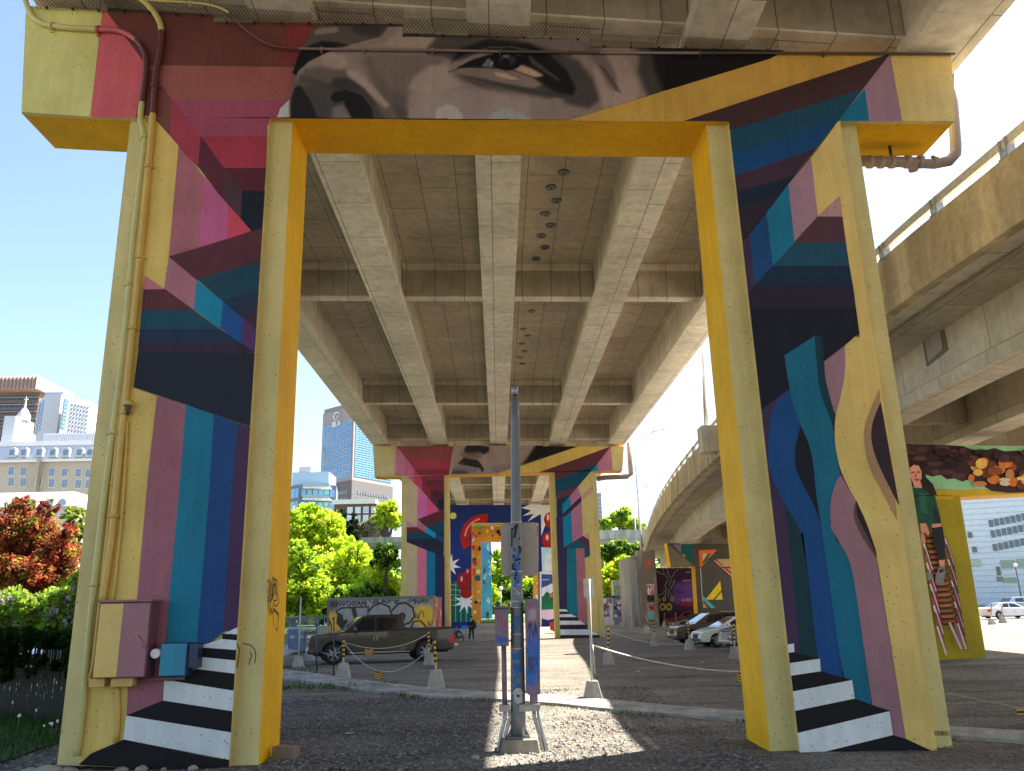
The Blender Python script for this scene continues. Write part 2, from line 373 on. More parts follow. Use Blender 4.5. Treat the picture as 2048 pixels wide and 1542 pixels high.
def blades(name, spots, lab, hh=(.1, .25), cols=((.05, .12, .02), (.08, .17, .03), (.03, .08, .02))):
    mb = MB()
    for x, y in spots:
        z = gz(x, y)+.03; a = random.uniform(0, 6.28); h = random.uniform(*hh); wd = .008+.006*random.random()
        dx, dy = math.cos(a)*wd, math.sin(a)*wd; lx, ly = random.uniform(-.4, .4)*h, random.uniform(-.4, .4)*h
        mb.face([(x-dx, y-dy, z), (x+dx, y+dy, z), (x+lx, y+ly, z+h)], random.choice(cols))
    o = mb.build(name, 'leaf', kind='stuff'); o['label'] = lab; o['category'] = 'grass'; return o
sp = []
while len(sp) < 26000:
    x = random.uniform(-20, -7.2); y = random.uniform(13.2, 26)
    if lawn_edge(x, y): sp.append((x, y))
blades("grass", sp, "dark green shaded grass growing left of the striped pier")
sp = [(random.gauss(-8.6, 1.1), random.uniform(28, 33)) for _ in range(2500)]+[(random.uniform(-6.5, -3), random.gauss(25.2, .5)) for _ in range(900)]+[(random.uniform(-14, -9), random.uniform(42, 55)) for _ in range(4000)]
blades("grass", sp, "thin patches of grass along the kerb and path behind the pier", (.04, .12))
# loose stones: small crushed rock over the near ground
V0 = [(1, 0, 0), (-1, 0, 0), (0, 1, 0), (0, -1, 0), (0, 0, 1), (0, 0, -.6)]
F0 = [(0, 2, 4), (2, 1, 4), (1, 3, 4), (3, 0, 4), (2, 0, 5), (1, 2, 5), (3, 1, 5), (0, 3, 5)]
def stones(name, spots, lab):
    mb = MB()
    for x, y, r in spots:
        z = gz(x, y)+r*.2; a = random.uniform(0, 6.28); c, s = math.cos(a), math.sin(a); k = random.uniform(.6, 1.3)
        q = random.uniform(.08, .25); col = (q, q*.96, q*.9)
        mb.raw([(x+r*k*(vx*c-vy*s), y+r*(vx*s+vy*c)/k, z+r*.6*vz) for vx, vy, vz in [(a_+random.uniform(-.25, .25), b_+random.uniform(-.25, .25), c_) for a_, b_, c_ in V0]], F0, col)
    o = mb.build(name, 'flat', kind='stuff'); o['label'] = lab; o['category'] = 'gravel'
sp = []
for _ in range(22000):
    x = random.uniform(-8.5, 4); y = 12.6+11*random.random()**1.3
    if y > 15.9 or not (-7.3 < x < -3.9 and y > 14.1): sp.append((x, y, .014+.036*random.random()**3))
for _ in range(5000): sp.append((random.uniform(-12, -6.5), random.gauss(13.6, .45), .02+.035*random.random()**2))
for _ in range(4500): sp.append((random.uniform(3.5, 15), random.uniform(12.5, 17), .01+.02*random.random()**3))
stones("gravel", sp, "loose grey crushed stone scattered over the ground by the piers")
# ------------------------------------------------------------------ main viaduct
OLIVE = alb((164, 150, 100)); YEL = (.86, .46, .002)
Y1, D1, Y2, Y3, Y4 = 14.3, 1.41, 61.8, 98.0, 125.0
def zg0(X, Y): return 14.42+.0083*Y-.019*X
zg = zg0
def zg_near(X, Y): return 14.13+.0083*(Y-14.3)-.085*X
GX = [.2+4.567*i for i in range(-2, 3)]
def girder_part(deck, xc, y0, y1, w=1.3, depth=1.9, wing=.12):
    zf = zg
    mb = MB(); n = 1
    for (a, b, z0, z1) in ((-w/2, w/2, 0, .34), (-w/2+.13, w/2-.13, .34, depth)):
        p = [(xc+a, y0), (xc+b, y0), (xc+b, y1), (xc+a, y1)]
        mb.hexa([(*q, zf(*q)+z0) for q in p], [(*q, zf(*q)+z1) for q in p], CONC)
    return mb.build("girder", 'conc', deck)
def span(y0, y1, dias, lab, name="bridge_span"):
    deck = empty(name, (0, (y0+y1)/2, 15), lab, "bridge", "spans of the high viaduct")
    for xc in GX: girder_part(deck, xc, y0, y1)
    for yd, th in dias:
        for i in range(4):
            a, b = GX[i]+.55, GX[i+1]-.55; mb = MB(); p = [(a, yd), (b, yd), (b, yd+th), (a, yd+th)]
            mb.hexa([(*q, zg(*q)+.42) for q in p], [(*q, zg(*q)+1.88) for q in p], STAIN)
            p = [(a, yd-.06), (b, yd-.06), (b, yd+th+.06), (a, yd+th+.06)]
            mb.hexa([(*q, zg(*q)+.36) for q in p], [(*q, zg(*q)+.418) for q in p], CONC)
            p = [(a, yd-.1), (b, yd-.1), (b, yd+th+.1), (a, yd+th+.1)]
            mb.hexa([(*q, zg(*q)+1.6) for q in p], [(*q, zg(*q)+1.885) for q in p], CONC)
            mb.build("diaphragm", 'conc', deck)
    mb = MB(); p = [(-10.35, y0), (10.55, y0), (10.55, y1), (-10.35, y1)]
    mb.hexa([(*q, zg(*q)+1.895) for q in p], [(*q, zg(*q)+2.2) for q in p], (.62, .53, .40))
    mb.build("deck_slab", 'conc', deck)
    for xa, xb in ((-10.45, -10.1), (10.3, 10.65)):
        mb = MB(); p = [(xa, y0), (xb, y0), (xb, y1), (xa, y1)]
        mb.hexa([(*q, zg(*q)+1.8) for q in p], [(*q, zg(*q)+3.1) for q in p], CONC); mb.build("parapet", 'fascia', deck)
    return deck
zg = zg_near
s1 = span(-33, 14.95, [(-1, .5), (14.4, .5)], "nearest concrete span passing overhead in front of the first painted pier")
zg = zg0
s2 = span(15.05, 62.4, [(15.1, .5), (31.8, .35), (50.2, .35), (61.7, .5)], "middle concrete span with long girders between the two striped piers")
s3 = span(62.5, 98.6, [(76, .35), (86, .35), (97.9, .5)], "third concrete span seen through the opening of the second pier")
s4 = span(98.7, 160, [(112, .4), (130, .4)], "farthest concrete span beyond the blue balloon pier")
for x, y in ((1127, 344), (1102, 374), (1113, 401), (1091, 427), (1101, 450), (1083, 471), (1090, 494), (1072, 517), (1063, 622), (1047, 658), (1055, 672), (1044, 688), (1049, 702), (1041, 715), (1045, 727)):
    p = (0, 25, 0)
    for _ in range(20): p = onz(x, y, zg(p[0], p[1])+1.89)
    mb = MB(); mb.tube([(p[0], p[1], p[2]-.05), (p[0], p[1], p[2]+.004)], [.17, .2], (.2, .21, .2), 12); mb.tube([(p[0], p[1], p[2]-.056), (p[0], p[1], p[2]-.051)], .05, (.02, .02, .02), 8)
    mb.build("drain_cover", 'steel', s2)
# ------------------------------------------------------------------ painted piers
A_ = CR(0, 0, 2.9257); R_ = CR(1200, 0, 2.415); C4 = CR(0, 500, 3.3016); C5 = CR(0, 950, 3.3016); C8 = CR(0, 1250, 3.3032); C6 = CR(1400, 600, 3.1605); C7 = CR(1440, 1050, 3.1348)
F1 = CR(560, 40, 4.096); F2 = CR(1040, 40, 4.096); E1 = CR(560, 800, 4.2667); E2 = CR(960, 800, 4.2667); E3 = CR(960, 1120, 4.2667)
def pier(name, Y, depth, rec, outer, panel, lab, cols, below, group="bridge piers with painted openings"):
    """outer: photo outline of the recessed body (one inverted U), panel: the proud face; both on planes across the bridge"""
    root = empty(name, (0, Y, 0), lab, "bridge pier", group)
    body, face, under, side, bev = cols
    P = [onY(x, y, Y+rec) for x, y in outer]; n = len(P); mb = MB(); cs = []
    for i in range(n):
        a, b = P[i], P[(i+1) % n]; dx, dz = abs(a[0]-b[0]), abs(a[2]-b[2])
        cs.append(under if dx > dz else side[i] if isinstance(side, dict) and i in side else body)
    cs.append(body)
    mb.prism(P, (0, depth-rec, 0), body, cs); ob = mb.build("pier_body", 'paintc', root)
    if rec > 0:
        mb = MB(); Q = [onY(x, y, Y) for x, y in panel]; m = len(Q); cs = []
        for i in range(m):
            a, b = Q[i], Q[(i+1) % m]; cs.append(under if (abs(a[0]-b[0]) > abs(a[2]-b[2]) and abs(a[0]-b[0]) > 5) else bev)
        cs.append(face); mb.prism(Q, (0, rec+.002, 0), face, cs); mb.build("raised_panel", 'paintc', root)
    return root
def mural(parent, Y, polys, regions, K=2.0, name="mural", step=.0012, off=.003, m='paintc'):
    mb = MB()
    for k, (c, pts) in enumerate(polys):
        for reg in regions:
            q = clip(pts, reg)
            if len(q) >= 3: mb.face([onY(x, y, Y-off-step*k) for x, y in q], alb(c, K))
    return mb.build(name, m, parent)
# --- first pier
art_top = [(40, 12), (207, 22), (428, 29), (430, 44), (805, 48), (806, 67), (1178, 79), (1181, 93), (1545, 100), (1780, 106), (1902, 107)]
outer1 = [(42.7, 226), (52, 12)]+[(x, y+1) for x, y in art_top[1:-1]]+[(1901, 108), (1909, 243), (1711, 246), (1911, 1530), (1543, 1530), (1412, 246.5), (585, 237), (516, 1545), (114, 1530), (261.5, 238)]
panel1 = [(42.7, 224), (52, 11)]+art_top[1:-1]+[(1902, 107), (1910, 242), (1680, 241), (1878.5, 1530), (1602.5, 1530), (1457.5, 243.5), (539, 234.5), (457, 1545), (158, 1530), (297, 237)]
outer1, panel1 = outer1[::-1], panel1[::-1]
GREEN = OLIVE
def side_idx(outer, xs_):      # which body sides are the yellow reveals
    d = {}
    for i, p in enumerate(outer):
        q = outer[(i+1) % len(outer)]; mx = (p[0]+q[0])/2; my = abs(p[1]-q[1])
        if my > 100 and min(abs(mx-v) for v in xs_) < 45: d[i] = YEL
    return d
pier1 = pier("painted_pier", Y1, D1, .12, outer1, panel1, "nearest pier with rainbow stripes, a painted eye and black and white stairs",
             (OLIVE, OLIVE, YEL, side_idx(outer1, (550, 1477)), OLIVE), 0)
WH, BK = (170, 173, 172), (20, 18, 20)
L = []
def a(c, pts): L.append((c, pts))
a((173, 148, 80), [(280, 240), (330, 240), (330, 560), (380, 1540), (140, 1540)])
a((174, 148, 86), [(1600, 241), (1700, 241), (1890, 1540), (1640, 1540), (1600, 700)])
a((62, 55, 53), [(600, 30), (1300, 60), (1300, 240), (565, 240)])
a((160, 154, 92), [(30, 0), (207, 0), (180, 236), (30, 236)])
a((166, 76, 80), [(207, 0), (310, 125), (280, 240), (180, 240)])
a((92, 50, 46), [(207, 15), (660, 15), (600, 135), (292, 130)])
a((110, 44, 44), [(575, 40), (660, 40), (605, 100), (590, 131), (560, 131)])
a((128, 73, 68), [(292, 130), (640, 135), (640, 202), (343, 200)])
a((133, 62, 82), [(343, 199), (640, 203), (534, 250), (534, 273), (400, 273)])
a((140, 46, 60), [(400, 273), (534, 273), (532, 336), (448, 336)])
a((80, 30, 40), [(447, 336), (532, 336), (529, 382), (484, 381)])
a((104, 60, 56), [(292, 125), (343, 198), (340, 278), (311, 239), (270, 240)])
a((140, 50, 64), [(343, 198), (401, 273), (396, 335), (340, 277)])
a((82, 34, 44), [(401, 272), (448, 336), (446, 399), (396, 333)])
a((72, 46, 52), [(448, 336), (484, 381), (482, 438), (446, 398)])
a((20, 27, 38), [(484, 381), (530, 382), (526, 470), (500, 463), (481, 437)])
a((173, 148, 80), [(290, 230), (311, 239), (357, 291.5), (343, 478), (328, 580), (290, 553), (272, 640), (265, 774), (314, 792), (297, 939), (274, 1198), (253, 1440), (248, 1480), (180, 1520), (150, 1530)])
a((137, 82, 88), A_([(1045, 853), (1195, 1040), (1165, 1455), (985, 1520)]))
a((152, 74, 108), A_([(1195, 1035), (1340, 1205), (1330, 1405), (1162, 1460)]))
a((166, 58, 74), A_([(1338, 1200), (1470, 1350), (1328, 1405)]))
a((80, 39, 46), [(337.7, 513), (526, 456), (524, 525), (394, 560)])
a((22, 60, 74), [(394, 558), (524, 522), (521, 582), (446, 603)])
a((34, 45, 62), [(446, 602), (521, 579), (518, 625), (484, 637)])
a((62, 36, 52), [(484, 636), (518, 620), (515, 670)])
a((140, 90, 98), [(337.7, 513.6), (394, 561), (389, 620), (328, 578)])
a((20, 108, 134), [(393, 560), (446, 603), (441, 658), (388, 618)])
a((28, 68, 122), [(446, 602), (486, 637), (483, 690), (441, 656)])
a((74, 48, 86), [(486, 636), (517, 662), (513, 708), (483, 688)])
a((155, 94, 98), [(290, 551.5), (330, 579), (286, 580)])
a((82, 40, 48), [(287, 579), (330, 578), (388, 621), (283, 621)])
a((23, 62, 78), [(283, 620), (387, 620), (440, 659), (280, 659)])
a((28, 43, 62), [(280, 659), (440, 658), (484, 688), (277, 688)])
a((48, 34, 52), [(277, 688), (483, 687), (511, 705), (276, 705)])
a((28, 33, 46), [(276, 704), (513, 706), (504, 854), (267.5, 774)])
a((128, 80, 88), [(314, 792), (373, 809), (362, 939), (339, 1190), (330, 1300), (327, 1402), (253, 1432), (257, 1359), (274, 1198), (297, 939)])
a((20, 98, 120), [(372, 809), (427.6, 829), (419.5, 967), (394, 1290), (345, 1385), (326, 1402), (328, 1360), (339, 1186), (362, 939)])
a((25, 62, 108), [(427.6, 829), (475, 846), (466, 954), (447, 1262), (405, 1300), (392, 1300), (394, 1280), (419.5, 967)])
a((64, 42, 70), [(475, 846), (506, 855), (498, 960), (474, 1262), (446, 1262), (466, 954)])
a(WH, [(446, 1268), (478, 1253), (476, 1270)])
a(BK, [(444.4, 1267.5), (476, 1268.8), (475, 1281), (444.4, 1278)])
a(WH, [(444.4, 1278), (475, 1281), (473, 1300), (405.7, 1295.4), (405, 1290)])
a(BK, [(404, 1295), (473, 1300), (472, 1321), (402.7, 1314)])
a(WH, [(402.7, 1314), (472, 1321), (471, 1347.5), (393, 1338.4)])
a(BK, [(393, 1338), (471, 1347.5), (469, 1381.7), (349, 1362.6)])
a(WH, [(328.5, 1360), (349, 1362.6), (469, 1381.7), (465.5, 1422.6), (326, 1401)])
a(BK, [(326, 1401), (466, 1422.6), (463, 1465), (252, 1431)])
a(WH, [(252, 1431), (463, 1465), (459, 1519.5), (247, 1479)])
a(BK, [(248, 1479), (424, 1515), (460, 1520), (460, 1545), (140, 1545), (182, 1507)])
# right half
a((14, 14, 17), [(1290, 90), (1580, 95), (1578, 108), (1540, 118), (1294, 193), (1270, 200)])
a((156, 122, 56), [(1128, 243.5), (1294, 192.6), (1540, 117.6), (1580, 95), (1790, 100), (1779.7, 108.5), (1540, 185), (1360, 245)])
a((60, 38, 42), [(1355, 246), (1540, 185), (1781, 107), (1728, 180), (1461, 263), (1455, 246)])
a((20, 62, 82), [(1730, 176), (1678, 242), (1464, 307), (1460, 261)])
a((12, 60, 102), [(1464, 304), (1678, 240), (1630, 300), (1467, 353)])
a((56, 36, 52), [(1467, 352), (1633, 297), (1588, 352), (1472, 385)])
a((18, 32, 50), [(1471, 385), (1591, 350), (1558, 396), (1476, 417)])
a((42, 30, 44), [(1476, 416), (1560, 394), (1486, 484), (1480, 470)])
a((128, 98, 110), [(1779.7, 108.5), (1784, 108), (1804.5, 243), (1730, 243), (1676, 243)])
a((15, 92, 118), [(1730, 177), (1739, 243), (1674, 243)])
a((167, 144, 88), [(1779, 100), (1920, 100), (1920, 246), (1804.5, 243)])
a((174, 148, 86), [(1676, 243), (1682, 241), (1880, 1530), (1811.7, 1480), (1700, 1040), (1719, 667), (1684, 433), (1635.6, 431.5), (1621.5, 316.8)])
a((132, 100, 110), [(1622, 316), (1636, 432), (1588, 484), (1577, 368)])
a((18, 98, 124), [(1577, 368), (1589, 484), (1545, 533), (1533, 426)])
a((18, 62, 108), [(1533, 426), (1546, 532), (1508, 571), (1498, 471)])
a((56, 40, 66), [(1499, 471), (1509, 570), (1494, 586), (1480, 486)])
a((146, 108, 104), [(1680, 391), (1685, 434), (1635, 433)])
a((72, 46, 52), [(1636, 433), (1685, 433), (1692, 485), (1589, 486)])
a((24, 64, 84), [(1590, 485), (1692, 485), (1699, 532), (1545, 533)])
a((20, 38, 60), [(1545, 532), (1699, 531), (1706, 572), (1509, 572)])
a((38, 30, 46), [(1509, 571), (1706, 571), (1712, 616), (1490, 616), (1494, 586)])
a((20, 22, 36), [(1490, 615), (1712, 615), (1719, 667), (1648, 723), (1520, 823)])
a((58, 40, 68), [(1523, 820), (1648, 723), (1700, 800), (1700, 1300), (1570, 1330)])
a((14, 48, 54), [(1568, 1005), (1600, 1010), (1660, 1100), (1690, 1355), (1635, 1320), (1600, 1306), (1577, 1066)])
a((15, 62, 112), smooth(C6([(455, 655), (435, 850), (425, 1000), (460, 1150), (540, 1300), (620, 1420), (660, 1542)])+C7([(520, 50), (570, 450), (612, 840), (640, 920), (770, 960), (700, 480), (640, 50)])+C6([(780, 1542), (765, 1420), (720, 1290), (640, 1150), (600, 1050), (600, 930), (640, 790), (585, 560)])))
a((18, 21, 34), smooth(C6([(640, 780), (600, 930), (600, 1050), (640, 1150), (720, 1290), (775, 1440), (780, 1300), (730, 1200), (720, 1050), (695, 920)])))
a((172, 146, 84), smooth(C6([(915, 290), (980, 230), (1050, 250), (1400, 1542), (1100, 1542), (1060, 1420), (1000, 1290), (940, 1190), (885, 1070), (855, 930), (850, 830), (858, 715), (900, 570), (922, 420)])))
a((128, 95, 103), smooth(C6([(785, 388), (915, 290), (922, 420), (900, 570), (858, 725), (800, 600)])))
a((15, 88, 110), smooth(C6([(533, 350), (723, 228), (740, 240), (740, 450), (760, 600), (840, 780), (855, 950), (885, 1080), (885, 1110), (850, 1170), (820, 1300), (830, 1430), (870, 1542)])+C7([(745, 100), (820, 230), (850, 400), (900, 750), (950, 1130), (845, 1095), (770, 960), (700, 480), (640, 50)])+C6([(780, 1542), (765, 1420), (730, 1200), (720, 1050), (695, 920), (640, 800), (590, 680), (555, 500)])))
a((14, 50, 62), smooth(C6([(723, 228), (770, 230), (785, 390), (790, 500), (850, 715), (848, 790), (760, 600), (740, 450)])))
a((128, 92, 98), smooth(C6([(888, 1105), (940, 1195), (985, 1265), (965, 1340), (985, 1420), (1060, 1542)])+C7([(900, 90), (980, 200), (1010, 400), (1080, 800), (1165, 1360), (1080, 1340), (1065, 1160), (955, 1130), (900, 750), (850, 400), (820, 230), (745, 100), (690, 10)])+C6([(830, 1430), (820, 1300), (850, 1170)])))
a((84, 62, 64), smooth([(1712, 1000), (1705, 1024), (1711.7, 1049), (1727, 1079), (1752.6, 1116), (1748, 1080), (1743, 1056), (1735, 1050), (1717, 1008)]))
a((40, 28, 32), smooth([(1713, 1002), (1712, 1024), (1722, 1049), (1740, 1082), (1753, 1112), (1748, 1076), (1735, 1048), (1717, 1008)]))
a((176, 150, 88), smooth(C6([(1000, 1292), (1060, 1422), (1130, 1640), (1300, 1700), (1250, 1400)])))
a((174, 147, 85), smooth(C7([(960, 40), (1000, 300), (1080, 800), (1165, 1340), (1370, 1440), (1240, 700), (1150, 40)])))
a((138, 106, 76), smooth(C6([(1134, 560), (1142, 640), (1085, 780), (1080, 900), (1130, 1050), (1240, 1260), (1245, 1390), (1160, 1220), (1080, 1080), (1040, 930), (1040, 800), (1080, 690)])))
a((48, 34, 38), smooth(C6([(1142, 640), (1260, 1300), (1230, 1245), (1130, 1050), (1080, 900), (1085, 780)])))
a(WH, C7([(415, 750), (463, 743), (467, 797), (420, 803)]))
a(BK, C7([(418, 803), (467, 796), (612, 838), (425, 868)]))
a(WH, C7([(425, 868), (627, 838), (632, 917), (430, 947)]))
a(BK, C7([(430, 947), (632, 917), (828, 972), (440, 1047)]))
a(WH, C7([(440, 1047), (828, 972), (845, 1088), (450, 1170)]))
a(BK, C7([(450, 1170), (845, 1088), (1063, 1167), (470, 1308)]))
a(WH, C7([(470, 1308), (1063, 1167), (1085, 1317), (510, 1457), (480, 1460)]))
a(BK, C7([(480, 1458), (510, 1457), (1085, 1317), (1165, 1340), (1390, 1445), (1390, 1520), (480, 1520)]))
REG1 = [[(42.7, 224), (52, 10), (1902, 107), (1910, 242), (1680, 241), (1457.5, 243.5), (539, 234.5), (297, 237)],
        [(297, 237), (539, 234.5), (457, 1545), (158, 1530)], [(1457.5, 243.5), (1680, 241), (1878.5, 1530), (1602.5, 1530)]]
REG1[0] = [(42.7, 224), (52, 12), (207, 22), (430, 31), (1902, 107), (1910, 242), (539, 234.5)]
top_regs = [[(42.7, 224), (52, 12), (207, 22), (207, 235)], [(207, 235), (207, 22), (428, 29), (428, 236)], [(428, 236), (428, 44), (806, 48), (806, 238)],
            [(806, 239), (806, 67), (1181, 79), (1181, 242)], [(1181, 242), (1181, 93), (1545, 100), (1902, 107), (1910, 242)]]
mural(pier1, Y1, L, top_regs+REG1[1:])
# painted face: soft greys
cv = Canvas(545, 40, 1330, 246, 1.2, (112, 98, 94), 2.15)
outline = F1([(290, 30), (250, 90), (205, 190), (150, 280), (95, 440), (135, 450), (110, 530), (82, 640), (0, 720), (-40, 830), (40, 830), (400, 850)])+[(1132.8, 243), (1294, 192.6), (1330, 182), (1330, 40), (640, 40)]
def fp(c, pts, s=3, op=1): cv.poly(c, F1(pts), s*.55, op)
def gp(c, pts, s=3, op=1): cv.poly(c, F2(pts), s*.6, op)
fp((98, 86, 81), [(700, 280), (1180, 290), (1350, 330), (1150, 450), (1050, 620), (1040, 830), (900, 830), (760, 520)], 6)
fp((74, 66, 64), [(640, 300), (740, 300), (900, 560), (1060, 640), (1060, 830), (960, 830), (780, 560)], 10, .5)
fp((132, 118, 110), [(1100, 460), (1230, 370), (1370, 360), (1400, 450), (1500, 540), (1150, 620), (1050, 560)], 5, .7)
fp((124, 110, 108), [(1060, 600), (1500, 560), (2048, 650), (2048, 840), (1060, 840)], 8, .7)
fp((138, 130, 128), [(1280, 740), (1350, 690), (1430, 700), (1500, 780), (1490, 840), (1270, 840)], 1.5, .8)
fp((124, 122, 126), [(1720, 780), (1840, 720), (1980, 760), (2100, 840), (1700, 840)], 5, .8)
# nose
fp((84, 74, 70), [(150, 460), (200, 400), (340, 370), (560, 400), (700, 480), (880, 640), (930, 830), (90, 830), (90, 560)], 6)
fp((138, 120, 112), [(330, 300), (420, 270), (520, 300), (560, 370), (480, 400), (380, 370)], 8, .8)
fp((134, 116, 108), [(540, 400), (640, 420), (760, 540), (900, 700), (860, 720), (700, 580), (560, 460)], 5, .9)
fp((62, 58, 58), [(170, 540), (420, 530), (560, 480), (700, 570), (800, 720), (880, 830), (90, 830), (80, 640), (130, 540)], 5)
fp((44, 42, 44), [(430, 480), (540, 480), (640, 550), (560, 590), (430, 560)], 5, .7)
fp((26, 25, 28), [(160, 530), (240, 640), (320, 830), (85, 830), (95, 640), (120, 560)], 2.5)
fp((22, 22, 25), [(410, 640), (440, 590), (540, 570), (680, 620), (750, 720), (775, 830), (600, 830), (520, 660), (450, 680)], 2)
fp((96, 90, 88), [(430, 720), (500, 720), (590, 830), (420, 830)], 5, .8)
fp((66, 62, 64), [(930, 660), (1040, 750), (1050, 840), (960, 840)], 5, .8)
fp((150, 145, 146), [(0, 720), (75, 645), (72, 830), (-40, 830)], 1.5)
# far cheek, lips
fp((70, 63, 60), [(290, 20), (200, 190), (180, 250), (450, 235), (640, 185), (830, 135), (890, 50), (900, 20)], 2)
fp((46, 43, 43), [(570, 30), (880, 30), (800, 130), (660, 130), (580, 80)], 5, .8)
fp((112, 98, 90), [(280, 95), (320, 70), (470, 55), (485, 90), (440, 105), (290, 120)], 2.5, .85)
fp((24, 23, 25), [(230, 210), (340, 170), (450, 180), (580, 205), (460, 240), (180, 240)], 2.5)
fp((18, 18, 20), [(170, 235), (460, 230), (340, 290), (230, 345), (130, 440), (95, 450), (150, 300)], 1.2)
for k in range(9): fp((18, 18, 20), [(190-k*6, 240+k*22), (120-k*4+(k % 2)*16, 262+k*22), (185-k*5, 275+k*22)], .6)
fp((130, 112, 105), [(860, 180), (1000, 60), (1010, 115), (1280, 130), (1180, 240), (700, 220)], 4, .8)
fp((140, 120, 112), [(460, 225), (1160, 235), (1160, 262), (640, 268), (440, 250)], 3, .4)
# brow / socket
fp((66, 60, 58), [(1190, 250), (1300, 120), (1500, 100), (2048, 110), (2048, 200), (1600, 200), (1420, 330), (1320, 300), (1200, 290)], 5)
fp((84, 76, 72), [(1700, 90), (2048, 90), (2048, 150), (1800, 150)], 5)
gp((100, 88, 85), [(0, 130), (450, 150), (560, 260), (300, 260), (0, 200)], 6)
gp((62, 57, 57), [(0, 160), (250, 240), (480, 330), (600, 480), (660, 660), (560, 730), (380, 690), (300, 600), (0, 560)], 6)
fp((24, 23, 25), [(1390, 350), (1480, 230), (1700, 150), (2048, 190), (2240, 300), (2048, 300), (1640, 260), (1480, 330)], 4)
gp((20, 20, 22), [(0, 200), (200, 250), (380, 400), (460, 560), (430, 620), (280, 600), (100, 470), (0, 380)], 4)
fp((92, 82, 80), [(1400, 395), (1600, 300), (1720, 270), (1650, 290), (1500, 340)], 2.5)
fp((14, 14, 16), [(1440, 395), (1560, 330), (1700, 285), (1900, 270), (2060, 330), (2100, 420), (1900, 395), (1700, 390)], 1.5)
fp((96, 92, 96), [(1650, 380), (1700, 320), (1760, 310), (1740, 385)], 2, .9)
cv.ell((10, 10, 12), *F1([(1830, 330)])[0], 26, 17, .15, 1.5)
cv.ell((58, 58, 62), *F1([(1850, 318)])[0], 13, 8, .2, 1.5); cv.ell((110, 110, 116), *F1([(1735, 345)])[0], 3, 5, .2, 1)
for k in range(6): cv.line((80, 80, 84), F1([(1800+k*20, 330), (1812+k*18, 285)]), 1)
fp((140, 116, 102), [(1930, 400), (1980, 370), (2060, 400), (2160, 455), (2080, 470), (1960, 440)], 3)
gp((66, 62, 62), [(60, 270), (110, 320), (340, 500), (300, 490), (100, 360)], 2, .8)
gp((54, 50, 50), [(0, 430), (130, 480), (300, 600), (200, 600), (0, 500)], 4, .6)
fp((104, 91, 86), [(1380, 410), (1600, 395), (1900, 400), (2048, 460), (2150, 530), (2048, 570), (1800, 540), (1500, 440)], 4)
fp((150, 128, 114), [(1745, 430), (1850, 435), (1970, 490), (1900, 490), (1780, 460)], 2.5, .8)
fp((60, 55, 56), [(1450, 450), (1560, 470), (1800, 540), (2048, 570), (2350, 610), (2200, 650), (1900, 590), (1620, 540)], 5, .85)
for k in range(12): cv.line((12, 12, 14), F1([(1700+k*22, 245-k*0), (1690+k*26, 185+abs(k-5)*6)]), 1.3)
fp((52, 48, 50), [(1440, 440), (1560, 480), (1760, 540), (2000, 590), (2300, 640), (2380, 620), (2150, 575), (1850, 520), (1620, 470)], 3, .9)
fp((70, 62, 60), [(1400, 420), (1500, 500), (1700, 570), (1950, 620), (1700, 545), (1520, 470)], 4, .7)
cv.ell((9, 9, 11), *F1([(1845, 335)])[0], 30, 19, .15, 1); cv.ell((44, 44, 48), *F1([(1862, 325)])[0], 17, 11, .2, 2); cv.ell((8, 8, 10), *F1([(1850, 345)])[0], 9, 7, .1, 1); cv.ell((120, 118, 122), *F1([(1738, 350)])[0], 2.2, 4, .2, .6); cv.ell((84, 84, 90), *F1([(1850, 295)])[0], 7, 3, .1, .8)
cv.line((12, 12, 14), F1([(1380, 425), (1500, 385), (1660, 392), (1880, 400), (1960, 430), (2110, 480)]), 2, .6, .85)
cv.line((88, 80, 80), F1([(1400, 350), (1560, 270), (1720, 225), (1900, 220), (2040, 250)]), 2.2, 1, .7)
for k in range(11): fp((14, 14, 16), [(196-k*7, 232+k*19), (112-k*3+(k % 3)*12, 262+k*17), (190-k*6, 268+k*19)], .3)
fp((112, 98, 92), [(270, 330), (380, 300), (470, 310), (520, 360), (420, 385), (300, 380)], 6, .6); fp((104, 94, 92), [(440, 720), (510, 690), (600, 830), (480, 830)], 3, .7)
fp((50, 46, 48), [(150, 455), (260, 470), (420, 520), (430, 480), (560, 470), (690, 560), (800, 700), (770, 700), (680, 600), (560, 520), (420, 560), (180, 520)], 4, .6)
# temple, brow hairs, hair
gp((140, 118, 114), [(560, 270), (850, 270), (960, 500), (980, 680), (700, 740), (640, 560), (600, 400)], 6, .5)
gp((84, 72, 70), [(440, 150), (640, 190), (780, 420), (810, 590), (740, 570), (660, 430), (540, 260)], 5, .8)
for k in range(16): cv.line((40, 35, 36), F2([(650+k*9, 370+k*14), (700+k*9, 400+k*13)]), 1.1)
gp((56, 52, 55), [(880, 200), (980, 260), (960, 420), (1010, 560), (1080, 700), (1400, 700), (1400, 150)], 7)
gp((20, 20, 23), [(1060, 200), (1100, 400), (1190, 640), (1500, 640), (1500, 100)], 6)
cv.line((26, 22, 22), [(598, 103), (1330, 109)], 1.2, .3, .8)
cv.keep = cv.mask(outline) > .5
for (xa, xb, yt) in ((540, 806, 49), (806, 1181, 68+5), (1181, 1340, 94)): cv.keep &= ~((cv.X >= xa) & (cv.X < xb) & (cv.Y < yt+(cv.X-xa)*.014))
cv.keep &= cv.Y < 234.5+(cv.X-539)*.0098
cv.build("painted_face", lambda x, y: onY(x, y, Y1-.075), 'paintc', pier1)
# gold strip again over the face edge
mural(pier1, Y1-.08, [((156, 122, 56), [(1128, 243.5), (1294, 192.6), (1330, 181), (1330, 250), (1180, 250)])], [[(1100, 100), (1330, 100), (1330, 243), (1100, 241)]], name="painted_band")
